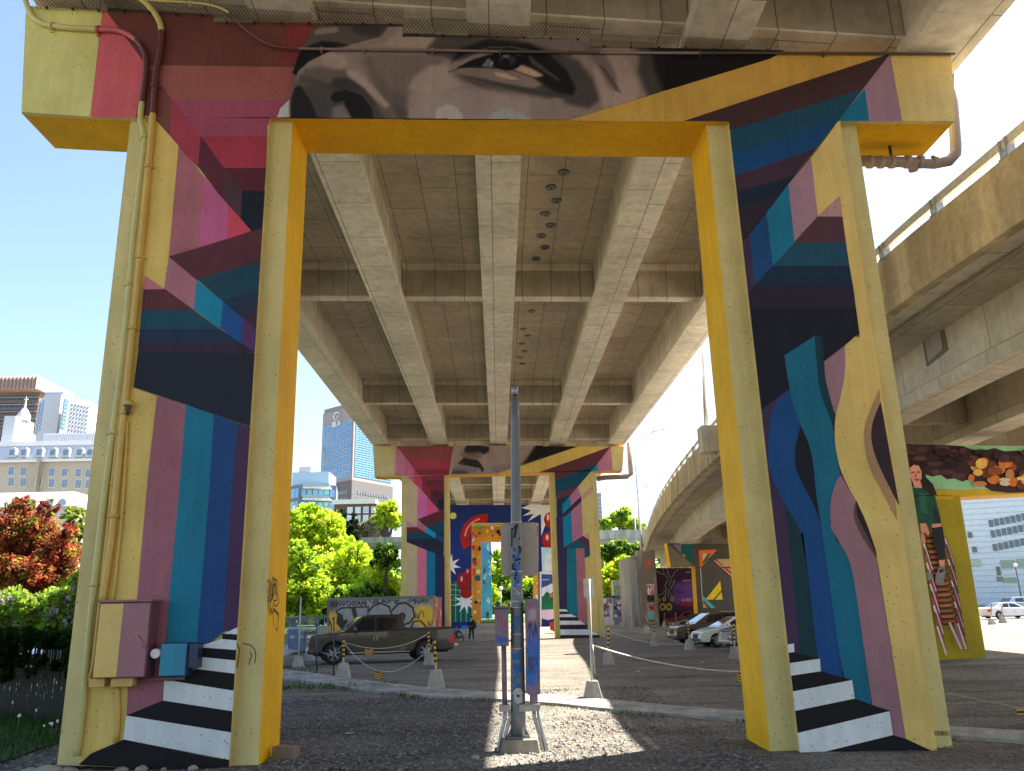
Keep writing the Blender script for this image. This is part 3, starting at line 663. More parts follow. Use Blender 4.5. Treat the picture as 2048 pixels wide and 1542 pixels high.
# signature and scrawls
def stroke_part(parent, Y, paths, col, wd, name, off=.09, K=2.0):
    mb = MB()
    for p in paths:
        for i in range(len(p)-1):
            (x1, y1), (x2, y2) = p[i], p[i+1]; L_ = math.hypot(x2-x1, y2-y1) or 1; nx, ny = -(y2-y1)/L_*wd/2, (x2-x1)/L_*wd/2
            ex, ey = (x2-x1)/L_*wd*.3, (y2-y1)/L_*wd*.3
            mb.face([onY(a_, b_, Y-off) for a_, b_ in ((x1-ex+nx, y1-ey+ny), (x1-ex-nx, y1-ey-ny), (x2+ex-nx, y2+ey-ny), (x2+ex+nx, y2+ey+ny))], alb(col, K))
    return mb.build(name, 'flat', parent)
GL = {'A': [[(0, 1), (.5, 0), (1, 1)], [(.2, .6), (.8, .6)]], 'B': [[(0, 0), (0, 1), (.9, .8), (.6, .5), (0, .5)], [(0, 0), (.8, .2), (.6, .5)]], 'C': [[(1, .1), (.3, 0), (0, .5), (.3, 1), (1, .9)]], 'D': [[(0, 0), (0, 1), (.7, .9), (1, .5), (.7, .1), (0, 0)]],
      'E': [[(1, 0), (0, 0), (0, 1), (1, 1)], [(0, .5), (.8, .5)]], 'G': [[(1, .1), (.2, 0), (0, .6), (.3, 1), (1, .9), (1, .55), (.6, .55)]], 'I': [[(.5, 0), (.5, 1)]], 'K': [[(0, 0), (0, 1)], [(1, 0), (0, .5), (1, 1)]], 'L': [[(0, 0), (0, 1), (1, 1)]],
      'M': [[(0, 1), (0, 0), (.5, .6), (1, 0), (1, 1)]], 'N': [[(0, 1), (0, 0), (1, 1), (1, 0)]], 'O': [[(.3, 0), (0, .5), (.3, 1), (.8, 1), (1, .5), (.8, 0), (.3, 0)]], 'P': [[(0, 1), (0, 0), (.9, .1), (.9, .5), (0, .5)]],
      'R': [[(0, 1), (0, 0), (.9, .1), (.9, .45), (0, .5), (1, 1)]], 'S': [[(1, .1), (.2, 0), (0, .3), (1, .7), (.8, 1), (0, .9)]], 'T': [[(0, 0), (1, 0)], [(.5, 0), (.5, 1)]], 'U': [[(0, 0), (0, .8), (.5, 1), (1, .8), (1, 0)]],
      'V': [[(0, 0), (.5, 1), (1, 0)]], 'W': [[(0, 0), (.25, 1), (.5, .4), (.75, 1), (1, 0)]], 'X': [[(0, 0), (1, 1)], [(1, 0), (0, 1)]], 'Y': [[(0, 0), (.5, .5), (1, 0)], [(.5, .5), (.5, 1)]], 'Z': [[(0, 0), (1, 0), (0, 1), (1, 1)]],
      '1': [[(.5, 0), (.5, 1)]], '7': [[(0, 0), (1, 0), (.4, 1)]], '0': [[(.3, 0), (0, .5), (.3, 1), (.8, 1), (1, .5), (.8, 0), (.3, 0)]], '3': [[(0, 0), (.9, .2), (.4, .5), (1, .8), (0, 1)]], '|': [[(.3, -.1), (.3, 1.2)]], ' ': []}
def letters(txt, x, y, w_, h_, slant=0, gap=.3):
    out = []; n = len(txt); cw = w_/(n*(1+gap))
    for i, ch in enumerate(txt):
        for s in GL.get(ch, []): out.append([(x+(i*(1+gap)+a_)*cw, y+b_*h_+slant*(i*(1+gap)+a_)*cw) for a_, b_ in s])
    return out
stroke_part(pier1, Y1+.12, letters("VERDANERAS|", 1869, 1462, 32, 9, .01), (30, 26, 24), .6, "signature", .01)
stroke_part(pier1, Y1+.12, [C8([(1562, 115), (1582, 160), (1575, 215), (1566, 280)]), C8([(1600, 122), (1650, 130), (1682, 160), (1690, 200), (1683, 250)]), C8([(1655, 180), (1662, 205), (1650, 235), (1645, 262)])], (62, 52, 30), 2.2, "spray_marks", .14)
# graffiti tag on the yellow reveal of the left leg
mb = MB(); r = random.Random(3)
def on_reveal(x, y):
    rr = ray(x, y); X = onY(518+(585-518)*(1521-y)/(1521-236), y, Y1+.12)[0]+.004; t = X/rr[0]; return Vector((X, rr[1]*t, HC+rr[2]*t))
for k in range(13):
    cx = 540+r.uniform(-3, 16); cy = 1190+r.uniform(-20, 50); p = [on_reveal(cx+math.cos(t*.9+k)*r.uniform(3, 6), cy+math.sin(t*.9+k)*r.uniform(10, 26)) for t in range(6)]
    for i in range(5): 
        d = (p[i+1]-p[i]).normalized(); n_ = d.cross(Vector((1, 0, 0)))*.011; mb.face([p[i]+n_, p[i]-n_, p[i+1]-n_, p[i+1]+n_], (.03, .025, .02))
mb.build("graffiti_tag", 'flat', pier1)
# bird mesh along the top of the cap: woven wires
mb = MB(); bolts = []
for (xa, ya_, xb, yb, hh) in ((70, 14, 430, 31, .36), (428, 44, 808, 49, .40), (806, 68, 1182, 80, .40), (1180, 93, 1560, 101, .30)):
    p, q = onY(xa, ya_, Y1-.04), onY(xb, yb, Y1-.04); n_ = int((q[0]-p[0])/.075)
    for i in range(n_):
        for s in (1, -1):
            pts = []
            for k in range(5):
                t = (i+.5+s*((k % 2)-.5)*.9)/n_; pts.append((p[0]+(q[0]-p[0])*t, Y1-.04, p[2]+(q[2]-p[2])*t-.05+(hh+.05)*k/4))
            for k in range(4): 
                a1, b1 = pts[k], pts[k+1]; mb.face([(a1[0]-.006, a1[1], a1[2]), (a1[0]+.006, a1[1], a1[2]), (b1[0]+.006, b1[1], b1[2]), (b1[0]-.006, b1[1], b1[2])], (.12, .12, .1))
    for i in range(7): 
        t = (i+.5)/7; bolts.append([(p[0]+(q[0]-p[0])*t, Y1-.05, p[2]+(q[2]-p[2])*t-.03), (p[0]+(q[0]-p[0])*t, Y1-.09, p[2]+(q[2]-p[2])*t-.03)])
g = mb.build("bird_netting", 'steel'); tag(g, "stepped strip of dark wire mesh bolted along the top of the nearest pier", "wire mesh")
for b_ in bolts: mb = MB(); mb.tube(b_, .03, (.05, .05, .05), 6); mb.build("bolt", 'steel', g)
# dark block above cap: shade of the bearing gap put into its colour
mb = MB(); mb.hexa([(-9.4, Y1+.5, 13.9), (9.3, Y1+.5, 12.9), (9.3, Y1+1.3, 12.9), (-9.4, Y1+1.3, 13.9)], [(-9.4, Y1+.5, 14.85), (9.3, Y1+.5, 13.3), (9.3, Y1+1.3, 13.3), (-9.4, Y1+1.3, 14.85)], (.08, .07, .06)); mb.build("gap_shade_block", 'conc', pier1)
# --- second pier
def q2(x, y): return (x, y)
OL2 = alb((176, 160, 105), 1.7)
outer2 = [(749, 953.5), (746, 893), (1248, 894), (1245, 941), (1192, 941.5), (1211, 1282), (1112, 1283), (1098.7, 945), (897.5, 950), (900.5, 1285), (800, 1290), (803.7, 954)][::-1]
panel2 = [(749, 953), (746, 892), (1248, 893), (1245, 940.5), (1184, 940.8), (1200, 1283), (1121, 1283), (1109, 944), (888, 950), (890, 1285), (814, 1290), (813, 953.5)][::-1]
pier2 = pier("painted_pier", Y2, D1, .12, outer2, panel2, "second pier painted with grey lips, pink stripes and a floating dark beam",
             (OL2, OL2, YEL, side_idx(outer2, (900, 1105)), OL2), 0)
L = []
a((168, 152, 104), E1([(700, 380), (990, 380), (980, 660), (700, 665)]))
a((168, 100, 122), E1([(988, 385), (1085, 510), (1080, 660), (978, 660)]))
a((134, 68, 70), E1([(988, 385), (1600, 385), (1500, 508), (1085, 512)])); a((152, 56, 72), E1([(1083, 507), (1520, 505), (1475, 592), (1148, 594)]))
a((132, 44, 64), E1([(1148, 592), (1480, 590), (1440, 660), (1405, 690), (1213, 688)])); a((106, 40, 52), E1([(1213, 685), (1405, 685), (1405, 777), (1283, 777)]))
a((80, 30, 44), E1([(1283, 775), (1402, 775), (1402, 855), (1343, 852)])); a((24, 34, 58), E1([(1343, 850), (1402, 850), (1402, 945), (1350, 945)]))
a((178, 86, 122), E1([(1078, 508), (1145, 590), (1140, 708), (1075, 650)])); a((172, 60, 86), E1([(1145, 590), (1215, 685), (1212, 772), (1140, 707)]))
a((130, 40, 60), E1([(1212, 682), (1287, 777), (1283, 857), (1212, 771)])); a((90, 36, 56), E1([(1285, 775), (1347, 852), (1347, 935), (1283, 857)]))
a((170, 148, 114), E1([(1070, 640), (1175, 742), (1172, 1082), (1060, 1025)])); a((178, 90, 138), E1([(1175, 742), (1255, 827), (1255, 987), (1176, 1017)])); a((192, 72, 102), E1([(1255, 825), (1362, 945), (1255, 990)]))
a((96, 36, 46), E1([(1176, 1017), (1405, 928), (1402, 1028), (1245, 1088)])); a((15, 66, 86), E1([(1245, 1086), (1400, 1025), (1400, 1122), (1322, 1145)])); a((30, 45, 72), E1([(1322, 1142), (1400, 1115), (1398, 1230)]))
a((152, 92, 112), E1([(1172, 1018), (1252, 1086), (1244, 1135), (1168, 1087)])); a((15, 132, 168), E1([(1252, 1085), (1328, 1135), (1325, 1182), (1242, 1130)])); a((30, 66, 112), E1([(1328, 1132), (1398, 1182), (1395, 1225), (1325, 1180)]))
a((166, 112, 122), E1([(1070, 1025), (1168, 1084), (1070, 1088)])); a((96, 40, 50), E1([(1070, 1085), (1172, 1085), (1244, 1135), (1070, 1140)])); a((15, 66, 84), E1([(1070, 1137), (1242, 1132), (1332, 1184), (1070, 1190)])); a((34, 40, 62), E1([(1070, 1188), (1330, 1182), (1398, 1224), (1396, 1338), (1070, 1212)]))
a((170, 148, 114), E1([(1060, 1205), (1174, 1250), (1172, 2100), (1050, 2100)])); a((188, 97, 118), E1([(1172, 1250), (1252, 1280), (1250, 2100), (1170, 2100)])); a((15, 106, 132), E1([(1250, 1280), (1327, 1310), (1325, 2100), (1248, 2100)])); a((25, 46, 82), E1([(1325, 1308), (1405, 1340), (1400, 2100), (1322, 2100)])); a((60, 35, 66), E1([(1385, 1330), (1420, 1340), (1420, 2100), (1380, 2100)]))
a((150, 130, 125), E1([(1480, 385), (1980, 385), (2100, 385), (2100, 640), (1440, 640)]))
a((24, 22, 26), E2([(455, 385), (870, 385), (350, 565), (370, 520)]))
a((184, 156, 84), E2([(140, 632), (350, 560), (850, 392), (1122, 392), (520, 615)]))
a((92, 46, 54), E2([(1122, 395), (500, 618), (637, 618), (640, 685), (1002, 545)])); a((15, 66, 86), E2([(640, 682), (1002, 543), (838, 738), (645, 802)])); a((92, 50, 62), E2([(645, 800), (840, 735), (768, 815), (655, 855)])); a((22, 50, 76), E2([(653, 852), (770, 812), (700, 892), (722, 1000), (740, 1250), (665, 1300)]))
a((48, 42, 78), E2([(650, 1000), (720, 1000), (745, 1540), (750, 1900), (650, 1900)]))
a((158, 98, 114), E2([(1116, 395), (1134, 605), (990, 610), (1002, 545)])); a((20, 112, 144), E2([(1002, 543), (1008, 610), (950, 610)])); a((172, 152, 96), E2([(1114, 385), (1240, 385), (1240, 610), (1132, 605)]))
a((174, 154, 94), E2([(953, 603), (975, 640), (1010, 2100), (900, 2100), (865, 860), (835, 740)])); a((152, 97, 117), E2([(838, 738), (865, 835), (915, 2100), (822, 2100), (775, 900), (768, 815)])); a((10, 112, 142), E2([(770, 813), (778, 902), (825, 2100), (742, 2100), (703, 892)]))
a((62, 40, 52), E2([(700, 978), (862, 822), (866, 865), (716, 1005)])); a((168, 124, 104), E2([(862, 822), (965, 722), (965, 782), (866, 862)]))
a((86, 46, 60), E2([(660, 1290), (880, 1160), (932, 1190), (938, 1330), (660, 1425)])); a((15, 78, 98), E2([(745, 1248), (850, 1187), (938, 1305), (937, 1332), (835, 1368)])); a((50, 45, 66), E2([(660, 1290), (700, 1270), (800, 1380), (660, 1425)])); a((170, 124, 100), E2([(880, 1160), (932, 1125), (932, 1195)]))
WH2, BK2 = (196, 192, 190), (44, 38, 42)
a((50, 45, 76), E3([(660, -100), (740, -100), (745, 440), (685, 420), (660, 400)])); a((16, 100, 118), E3([(740, -100), (820, -100), (840, 500), (745, 440)])); a((145, 90, 96), E3([(820, -100), (890, -100), (920, 605), (835, 510)]))
for y0, x1, y1, x2, y2 in ((420, 735, 420, 752, 440), (462, 765, 458, 832, 488), (518, 850, 514, 905, 554), (592, 918, 590, 1022, 640)):
    a(WH2, E3([(670, y0), (x1, y1), (x2, y2), (670, y2)]))
for y0, x1, y1, x2, y2 in ((400, 700, 400, 720, 410), (440, 752, 440, 768, 462), (488, 832, 486, 846, 518), (554, 912, 550, 918, 592), (640, 1030, 640, 1030, 700)):
    a(BK2, E3([(670, y0), (x1, y1), (x2, y2), (670, y2)]))
cap2 = [(751, 953), (746, 892), (1248, 893), (1245, 940.5)]; REG2 = [[(749, 953), (746, 892), (1000, 892.5), (1000, 947.5)], [(1000, 947.5), (1000, 892.5), (1248, 893), (1245, 940.5)], [(813, 953), (888, 950), (890, 1285), (814, 1290)], [(1109, 943.5), (1184, 940.3), (1200, 1283), (1121, 1283)]]
mural(pier2, Y2, L, REG2, 1.7, step=.003, off=.01)
cv = Canvas(898, 891, 1085, 948, .7, (138, 120, 116), 1.7)
cv.poly((44, 40, 42), E1([(1580, 385), (1700, 385), (1790, 400), (1780, 440), (1700, 450), (1600, 470), (1570, 440)]), 1.2)
cv.poly((100, 88, 86), E1([(1540, 450), (1700, 440), (1720, 500), (1560, 500)]), 2, .8)
cv.poly((48, 42, 44), E1([(1510, 545), (1570, 490), (1620, 500), (1690, 510), (1740, 590), (1700, 580), (1640, 555)]), 1)
cv.poly((22, 20, 24), E1([(1500, 555), (1620, 545), (1700, 565), (1740, 592), (1690, 580), (1600, 562)]), .6)
cv.poly((110, 104, 106), E1([(1480, 570), (1600, 562), (1700, 585), (1660, 620), (1470, 632)]), 1.5)
cv.poly((60, 56, 60), E1([(1460, 600), (1580, 600), (1620, 640), (1450, 642)]), 2, .8)
cv.poly((96, 86, 88), E1([(1780, 580), (1850, 560), (1980, 540), (2200, 480), (2200, 640), (1860, 640)]), 3, .5)
cv.poly((44, 40, 44), E2([(-10, 410), (60, 400), (80, 440), (20, 470)]), 1.5)
cv.poly((48, 44, 48), E2([(-10, 520), (40, 600), (10, 620)]), 1)
cv.poly((26, 24, 28), E2([(470, 385), (900, 385), (350, 560), (380, 520)]), 2)
cv.keep = cv.mask(E1([(1590, 385), (1560, 430), (1490, 500), (1490, 560), (1455, 645)])+E2([(0, 622), (140, 622), (350, 560), (560, 487), (560, 385)])) > .5
cv.build("painted_lips", lambda x, y: onY(x, y, Y2-.22), 'paintc', pier2)
# --- third and fourth piers
def far_pier(Y, xl, xr, x1, x2, ytop, ybot, lab, polys, K=1.5, base=(28, 48, 116), und=YEL, nm="painted_pier"):
    o_ = [(xl, ybot), (xl, ytop), (xr, ytop), (xr, ybot)]
    root = empty(nm, (0, Y, 0), lab, "bridge pier", "bridge piers with painted openings")
    P = [onY(*p, Y) for p in ((xl, 1262), (xl, ytop), (xr, ytop), (xr, 1262), (x2, 1262), (x2, ybot), (x1, ybot), (x1, 1262))][::-1]
    c = alb(base, K); mb = MB(); mb.prism(P, (0, 1.4, 0), c, [und]*8+[c]); mb.build("pier_body", 'paintc', root)
    L2 = [onY(*p, Y)[0] for p in ((xl, ytop), (xr, ytop))]
    mural(root, Y, polys, [[(xl, 1262), (xl, ytop), (x1, ytop), (x1, 1262)], [(x1, ybot), (x1, ytop), (x2, ytop), (x2, ybot)], [(x2, 1262), (x2, ytop), (xr, ytop), (xr, 1262)]], K, step=.003, off=.01)
    return root
E6 = CR(860, 940, 5.9294)
def circ(cx, cy, r, r2=None, n=14, rot=0): return [(cx+r*math.cos(6.283*i/n)*1.0, cy+(r2 or r)*math.sin(6.283*i/n)) for i in range(n)]
def star(cx, cy, r, r2, n, rot=0): return [(cx+(r if i % 2 == 0 else r2)*math.cos(math.pi*i/n+rot), cy+(r if i % 2 == 0 else r2)*math.sin(math.pi*i/n+rot)) for i in range(2*n)]
def arc(cx, cy, r, w_, a0, a1, n=10): return [(cx+(r+w_)*math.cos(a0+(a1-a0)*i/n), cy+(r+w_)*math.sin(a0+(a1-a0)*i/n)) for i in range(n+1)]+[(cx+(r-w_)*math.cos(a0+(a1-a0)*i/n), cy+(r-w_)*math.sin(a0+(a1-a0)*i/n)) for i in range(n, -1, -1)]
L = []
a((14, 92, 84), E6([(100, 1330), (330, 1320), (500, 1500), (500, 1800), (100, 1800)]))
for k in range(5): a((120, 200, 140), E6([(100, 1355+k*60), (480, 1365+k*60), (480, 1370+k*60), (100, 1361+k*60)]))
for k in range(4): a((120, 200, 140), E6([(240+k*62, 1330), (246+k*62, 1330), (246+k*62, 1800), (240+k*62, 1800)]))
a((226, 222, 222), E6(star(235, 1130, 135, 55, 8, .2))); a((226, 222, 222), E6(star(420, 1560, 150, 60, 9)))
a((224, 190, 90), E6(circ(275, 543, 40))); a((170, 28, 26), E6(arc(640, 800, 225, 55, 2.6, 4.9)))
a((170, 28, 26), E6([(560, 600), (600, 540), (670, 540), (680, 570), (640, 600)])); a((214, 130, 120), E6(arc(640, 800, 225, 10, 3.2, 4.5)))
a((150, 22, 26), E6(circ(400, 1320, 85, 110))); a((150, 22, 26), E6(circ(470, 1220, 60, 65))); a((150, 22, 26), E6(circ(430, 1460, 75, 62)))
a((225, 150, 150), E6(circ(375, 1290, 14, 34))); a((225, 150, 150), E6(circ(445, 1200, 12, 24)))
a((226, 214, 200), E6([(1080, 450), (1180, 410), (1460, 405), (1460, 520), (1370, 640), (1320, 780), (1315, 520), (1160, 610), (1230, 520), (1100, 545), (1200, 480)]))
a((165, 30, 28), E6(circ(1420, 590, 70, 90))); a((165, 30, 28), E6(circ(1410, 830, 85, 100))); a((230, 160, 155), E6(circ(1400, 560, 18, 40))); a((230, 160, 155), E6(circ(1390, 800, 18, 36)))
a((170, 196, 226), E6([(1320, 915), (1480, 925), (1480, 1210), (1330, 1210)])); a((214, 222, 230), E6([(1340, 1180), (1380, 1000), (1480, 1000), (1480, 1180), (1420, 1200)]))
a((222, 220, 220), E6([(1300, 1205), (1480, 1215), (1480, 1240), (1320, 1235), (1325, 1900), (1305, 1900)]))
a((60, 76, 130), E6([(1325, 1235), (1480, 1240), (1480, 1420), (1325, 1420)])); a((190, 196, 214), E6([(1325, 1400), (1480, 1330), (1480, 1480), (1325, 1500)])); a((150, 160, 200), E6(circ(1370, 1300, 50, 8))); a((26, 96, 70), E6([(1325, 1520), (1380, 1440), (1430, 1470), (1480, 1420), (1480, 1640), (1325, 1640)])); a((220, 90, 80), E6(circ(1440, 1490, 24, 20)))
a((18, 110, 60), E6([(1325, 1600), (1480, 1560), (1480, 1650), (1325, 1660)])); a((210, 170, 190), E6([(1325, 1660), (1480, 1650), (1480, 1760), (1400, 1780), (1325, 1760)]))
a((26, 120, 190), E3([(-160, 560), (0, 560), (0, 800), (-160, 800)])); 
far_pier(Y3, 893, 1112, 943.5, 1076.7, 1010, 1046, "third pier, deep blue with red balloon shapes and white starbursts", L, 1.5)
L = []; rr_ = random.Random(5)
for k in range(230):
    c = rr_.choice([(226, 130, 40), (200, 40, 36), (232, 200, 90), (110, 190, 200), (236, 226, 210), (40, 90, 90), (240, 150, 40), (60, 30, 30), (220, 60, 60), (90, 160, 90)])
    cx, cy = rr_.uniform(938, 1100), rr_.uniform(1050, 1250); r_ = rr_.uniform(3, 9) if k < 90 else rr_.uniform(1.5, 4)
    a(c, circ(cx, cy, r_, r_*rr_.uniform(.6, 1.6), 9))
far_pier(Y4, 935, 1100, 962, 1067, 1052, 1083, "fourth pier, small and orange, covered in busy coloured doodles", L, 1.5, (224, 130, 50), YEL)
mb = MB(); p, q = onY(962, 1262, 165), onY(982, 1078, 165); mb.box(p[0], q[0], 165, 166.5, 0, q[2], alb((70, 130, 190), 1.5))
pr = mb.build("painted_pier", 'paintc'); tag(pr, "narrow pale blue painted pier leg standing farthest away behind a bush", "bridge pier")
mb = MB()
for k in range(14):
    cx = p[0]+random.uniform(.2, q[0]-p[0]-.4); cz = random.uniform(2, q[2]-1); mb.face([(cx, 164.98-k*.004, cz), (cx+random.uniform(.3, .8), 164.98-k*.004, cz-.3), (cx+.5, 164.98-k*.004, cz+random.uniform(.6, 1.6))], random.choice([(.5, .65, .75), (.05, .1, .3), (.2, .5, .6)]))
mb.build("mural", 'flat', pr)
# ------------------------------------------------------------------ curved ramp
LE = [(14.5, -30), (12.6, -8), (11.55, 5), (11.02, 14.8), (10.7, 21), (10.95, 30), (11.57, 42), (12.1, 50), (12.95, 60), (14.5, 74), (17.7, 97), (22.9, 130)]
def catmull(P, n=6):
    out = []
    for i in range(len(P)-1):
        p0, p1, p2, p3 = (Vector(P[max(0, min(len(P)-1, k))]) for k in (i-1, i, i+1, i+2))
        for j in range(n):
            t = j/n; out.append(.5*((2*p1)+(p2-p0)*t+(2*p0-5*p1+4*p2-p3)*t*t+(3*p1-p0-3*p2+p3)*t**3))
    return out+[Vector(P[-1])]
LC = catmull(LE)
def offs(o):
    r_ = []
    for i, p in enumerate(LC):
        d = (LC[min(i+1, len(LC)-1)]-LC[max(i-1, 0)]).normalized(); r_.append((p.x+d.y*o, p.y-d.x*o))
    return r_
def zr(y): return 0.0
def sweep(mb, o0, o1, z0, z1, c, i0=0, i1=None):
    A, B = offs(o0), offs(o1); i1 = i1 if i1 is not None else len(A)-1
    for i in range(i0, i1):
        mb.hexa([(*A[i], z0), (*B[i], z0), (*B[i+1], z0), (*A[i+1], z0)], [(*A[i], z1), (*B[i], z1), (*B[i+1], z1), (*A[i+1], z1)], c)
def sweepP(mb, prof, c):       # closed profile swept as one skin
    rows = [offs(o) for o, z in prof]; n = len(prof); V = []; F = []
    for i in range(len(LC)): V += [(*rows[k][i], prof[k][1]) for k in range(n)]
    for i in range(len(LC)-1):
        for k in range(n): F.append((i*n+k, i*n+(k+1) % n, (i+1)*n+(k+1) % n, (i+1)*n+k))
    F += [tuple(range(n)), tuple(len(V)-n+k for k in reversed(range(n)))]; mb.raw(V, F, c)
RC = (.62, .56, .45)
ramp_ = empty("ramp_bridge", (18, 40, 9), "lower concrete ramp curving away on the right with a steel rail", "bridge")
for o in (2.4, 6.9, 11.4):
    mb = MB(); sweepP(mb, [(o, 8.4), (o+1.2, 8.4), (o+1.2, 8.75), (o+1.05, 8.85), (o+1.05, 10.1), (o+.15, 10.1), (o+.15, 8.85), (o, 8.75)], RC); mb.build("girder", 'conc', ramp_)
mb = MB(); sweepP(mb, [(.25, 10.08), (13.9, 10.08), (13.9, 10.4), (.25, 10.4)], RC); mb.build("deck_slab", 'conc', ramp_)
for o, s in ((0, 1), (13.85, -1)):
    mb = MB(); sweepP(mb, [(o, 9.93), (o+.3, 9.93), (o+.3, 11.5), (o+.04, 11.5), (o+.04, 10.42), (o, 10.38)], (.5, .40, .255)); mb.build("parapet", 'fascia', ramp_)
    mb = MB(); sweepP(mb, [(o+.1, 11.76), (o+.22, 11.76), (o+.22, 11.98), (o+.1, 11.98)], (.55, .52, .45)); mb.build("guard_rail", 'steel', ramp_)
Lr = offs(.16)
acc = 0; last = Vector(Lr[6]); want = 2.6
for i in range(6, len(Lr)-1):
    p, q = Vector(Lr[i]), Vector(Lr[i+1]); L_ = (q-p).length; d = (q-p)/L_; t = want-acc if acc < want else 0
    while t <= L_:
        c_ = p+d*t; nn = Vector((d.y, -d.x)); mb = MB()
        for s in (-.13, .07): mb.obox((c_.x+d.x*s-nn.x*.1, c_.y+d.y*s-nn.y*.1), tuple(d), tuple(nn), .05, .2, 11.5, 11.96, (.3, .32, .34))
        mb.obox((c_.x-d.x*.15-nn.x*.13, c_.y-d.y*.15-nn.y*.13), tuple(d), tuple(nn), .3, .26, 11.5, 11.53, (.3, .32, .34)); mb.build("rail_post", 'steel', ramp_); t += 2.6
    acc = L_-(t-2.6)
mb = MB(); mb.tube([(x, y, 10.03) for x, y in offs(1.1)[10:]], .035, (.4, .36, .28), 6); mb.build("conduit", 'steel', ramp_)
for yy in (29.3, 45, 62, 79.5):     # cross beams between ramp girders
    k = min(range(len(LC)), key=lambda i: abs(LC[i].y-yy)); d = (LC[k+1]-LC[k]).normalized(); nn = (d.y, -d.x)
    for o in (3.6, 8.1):
        mb = MB(); mb.obox((LC[k].x+nn[0]*o, LC[k].y+nn[1]*o), nn, tuple(d), 3.3, .35, 8.9, 10.07, (.38, .32, .24)); mb.build("diaphragm", 'conc', ramp_)
mb = MB(); p = [onY(x, y, 19.5) for x, y in ((1849, 678), (1878, 655), (1888, 695), (1858, 727))]
def offp(x, y, o, lift=0):        # point on the vertical face at offset o of the ramp seen at a pixel
    r_ = ray(x, y); best = None; Q = offs(o)
    for i in range(len(Q)-1):
        (ax, ay), (bx, by) = Q[i], Q[i+1]; ex, ey = bx-ax, by-ay; den = r_[0]*ey-r_[1]*ex
        if abs(den) < 1e-9: continue
        t = (ax*ey-ay*ex)/den; u = (ax*r_[1]-ay*r_[0])/den
        if t > 0 and -.001 <= u <= 1.001 and (best is None or t < best): best = t
    return (r_[0]*best, r_[1]*best, HC+r_[2]*best)
mb.face([offp(x, y, 2.52) for x, y in ((1843, 672), (1884, 642), (1895, 700), (1853, 734))], (.17, .15, .12)); mb.face([offp(x, y, 2.50) for x, y in ((1849, 680), (1878, 655), (1886, 697), (1857, 724))], (.34, .32, .28)); mb.build("access_hatch", 'flat', ramp_)
# lamp block and posts on the ramp
mb = MB(); p = onY(1420, 905, 41.5); mb.box(p[0]-.45, p[0]+.5, 41, 42, p[2], p[2]+1.35, RC); mb.build("lamp_block", 'fascia', ramp_)
def street_lamp(name, x0, y0, x1, y1, ax, ay, Y, r, lab, grp="lamp posts along the roads", base=None):
    b, t = onY(x0, y0, Y), onY(x1, y1, Y); root = empty(name, (b[0], b[1], base if base is not None else b[2]), lab, "street lamp", grp); z0 = base if base is not None else b[2]
    mb = MB(); mb.tube([(b[0], b[1], z0), (t[0], t[1], t[2])], [r, r*.5], (.55, .55, .55), 10); mb.build("pole", 'steel', root)
    if ax is not None:
        e = onY(ax, ay, Y); mb = MB()
        for k, dz in ((0, 0), (1, -.9)):
            mb.tube([(t[0]+(e[0]-t[0])*u, t[1], t[2]+dz+(e[2]-t[2]-dz)*math.sin(u*1.571)) for u in (0, .15, .3, .45, .6, .75, .88)], r*.35, (.55, .55, .55), 6)
        mb.build("arm", 'steel', root); mb = MB(); mb.ball((e[0], e[1], e[2]), .16, (.35, .37, .4), (3.2, 1, .6)); mb.build("lamp_head", 'satin', root)
    return root
street_lamp("street_lamp", 1413, 862, 1402, 640, None, None, 41.5, .12, "grey lamp pole standing on the block at the ramp parapet", base=onY(1413, 862, 41.5)[2])
street_lamp("street_lamp", 1284, 1112, 1268, 880, 1328, 859, 108, .2, "tall lamp post with one curved arm rising just left of the ramp")
street_lamp("street_lamp", 1279, 1200, 1266, 983, 1309, 970, 150, .2, "smaller farther lamp post with a curved arm above the green trees")
# ------------------------------------------------------------------ ramp piers
G = CR(1780, 820, 2.9664)
OCH = alb((128, 112, 18), 2.0)
YR = 29.0
rp = empty("painted_pier", (17, YR, 0), "dark ochre pier at right with a girl seated on stacked chairs painted on it", "bridge pier", "bridge piers with painted openings")
P = [(1830, 1336), (1786, 889), (2330, 898), (2345, 1336), (2250, 1336), (2235, 978), (1920, 993.6), (1976, 1336)][::-1]
Q = [onY(x, y, YR+.12) for x, y in P]; mb = MB(); mb.prism(Q, (0, 1.2, 0), OCH, [YEL if P[i][1] < 1000 and P[(i+1) % 8][1] < 1000 and P[i][1] > 950 else OCH for i in range(8)]+[OCH]); mb.build("pier_body", 'paintc', rp)
Pp = [(1842, 1336), (1786, 888), (2330, 897), (2335, 978), (1906, 992), (1963, 1336)][::-1]
mb = MB(); mb.prism([onY(x, y, YR) for x, y in Pp], (0, .122, 0), OCH, [YEL if Pp[i][1] < 1000 and Pp[(i+1) % 6][1] < 1000 and Pp[i][1] > 950 else OCH for i in range(6)]+[OCH]); mb.build("raised_panel", 'paintc', rp)
L = []
KG = 2.0
a((112, 152, 118), G([(60, 190), (1200, 190), (1200, 520), (300, 470), (60, 470)])); a((150, 122, 24), G([(270, 478), (560, 468), (800, 470), (1200, 460), (1200, 530), (270, 530)]))
cloud = G([(60, 90), (190, 180), (300, 205), (435, 215), (490, 235), (560, 240), (620, 225), (680, 245), (760, 240), (850, 280), (1000, 290), (1200, 260), (1200, 480), (700, 492), (600, 480), (540, 440), (470, 410), (430, 425), (380, 405), (340, 412), (300, 385), (250, 395), (200, 380), (60, 330)])
a((52, 32, 36), cloud)
rr_ = random.Random(11)
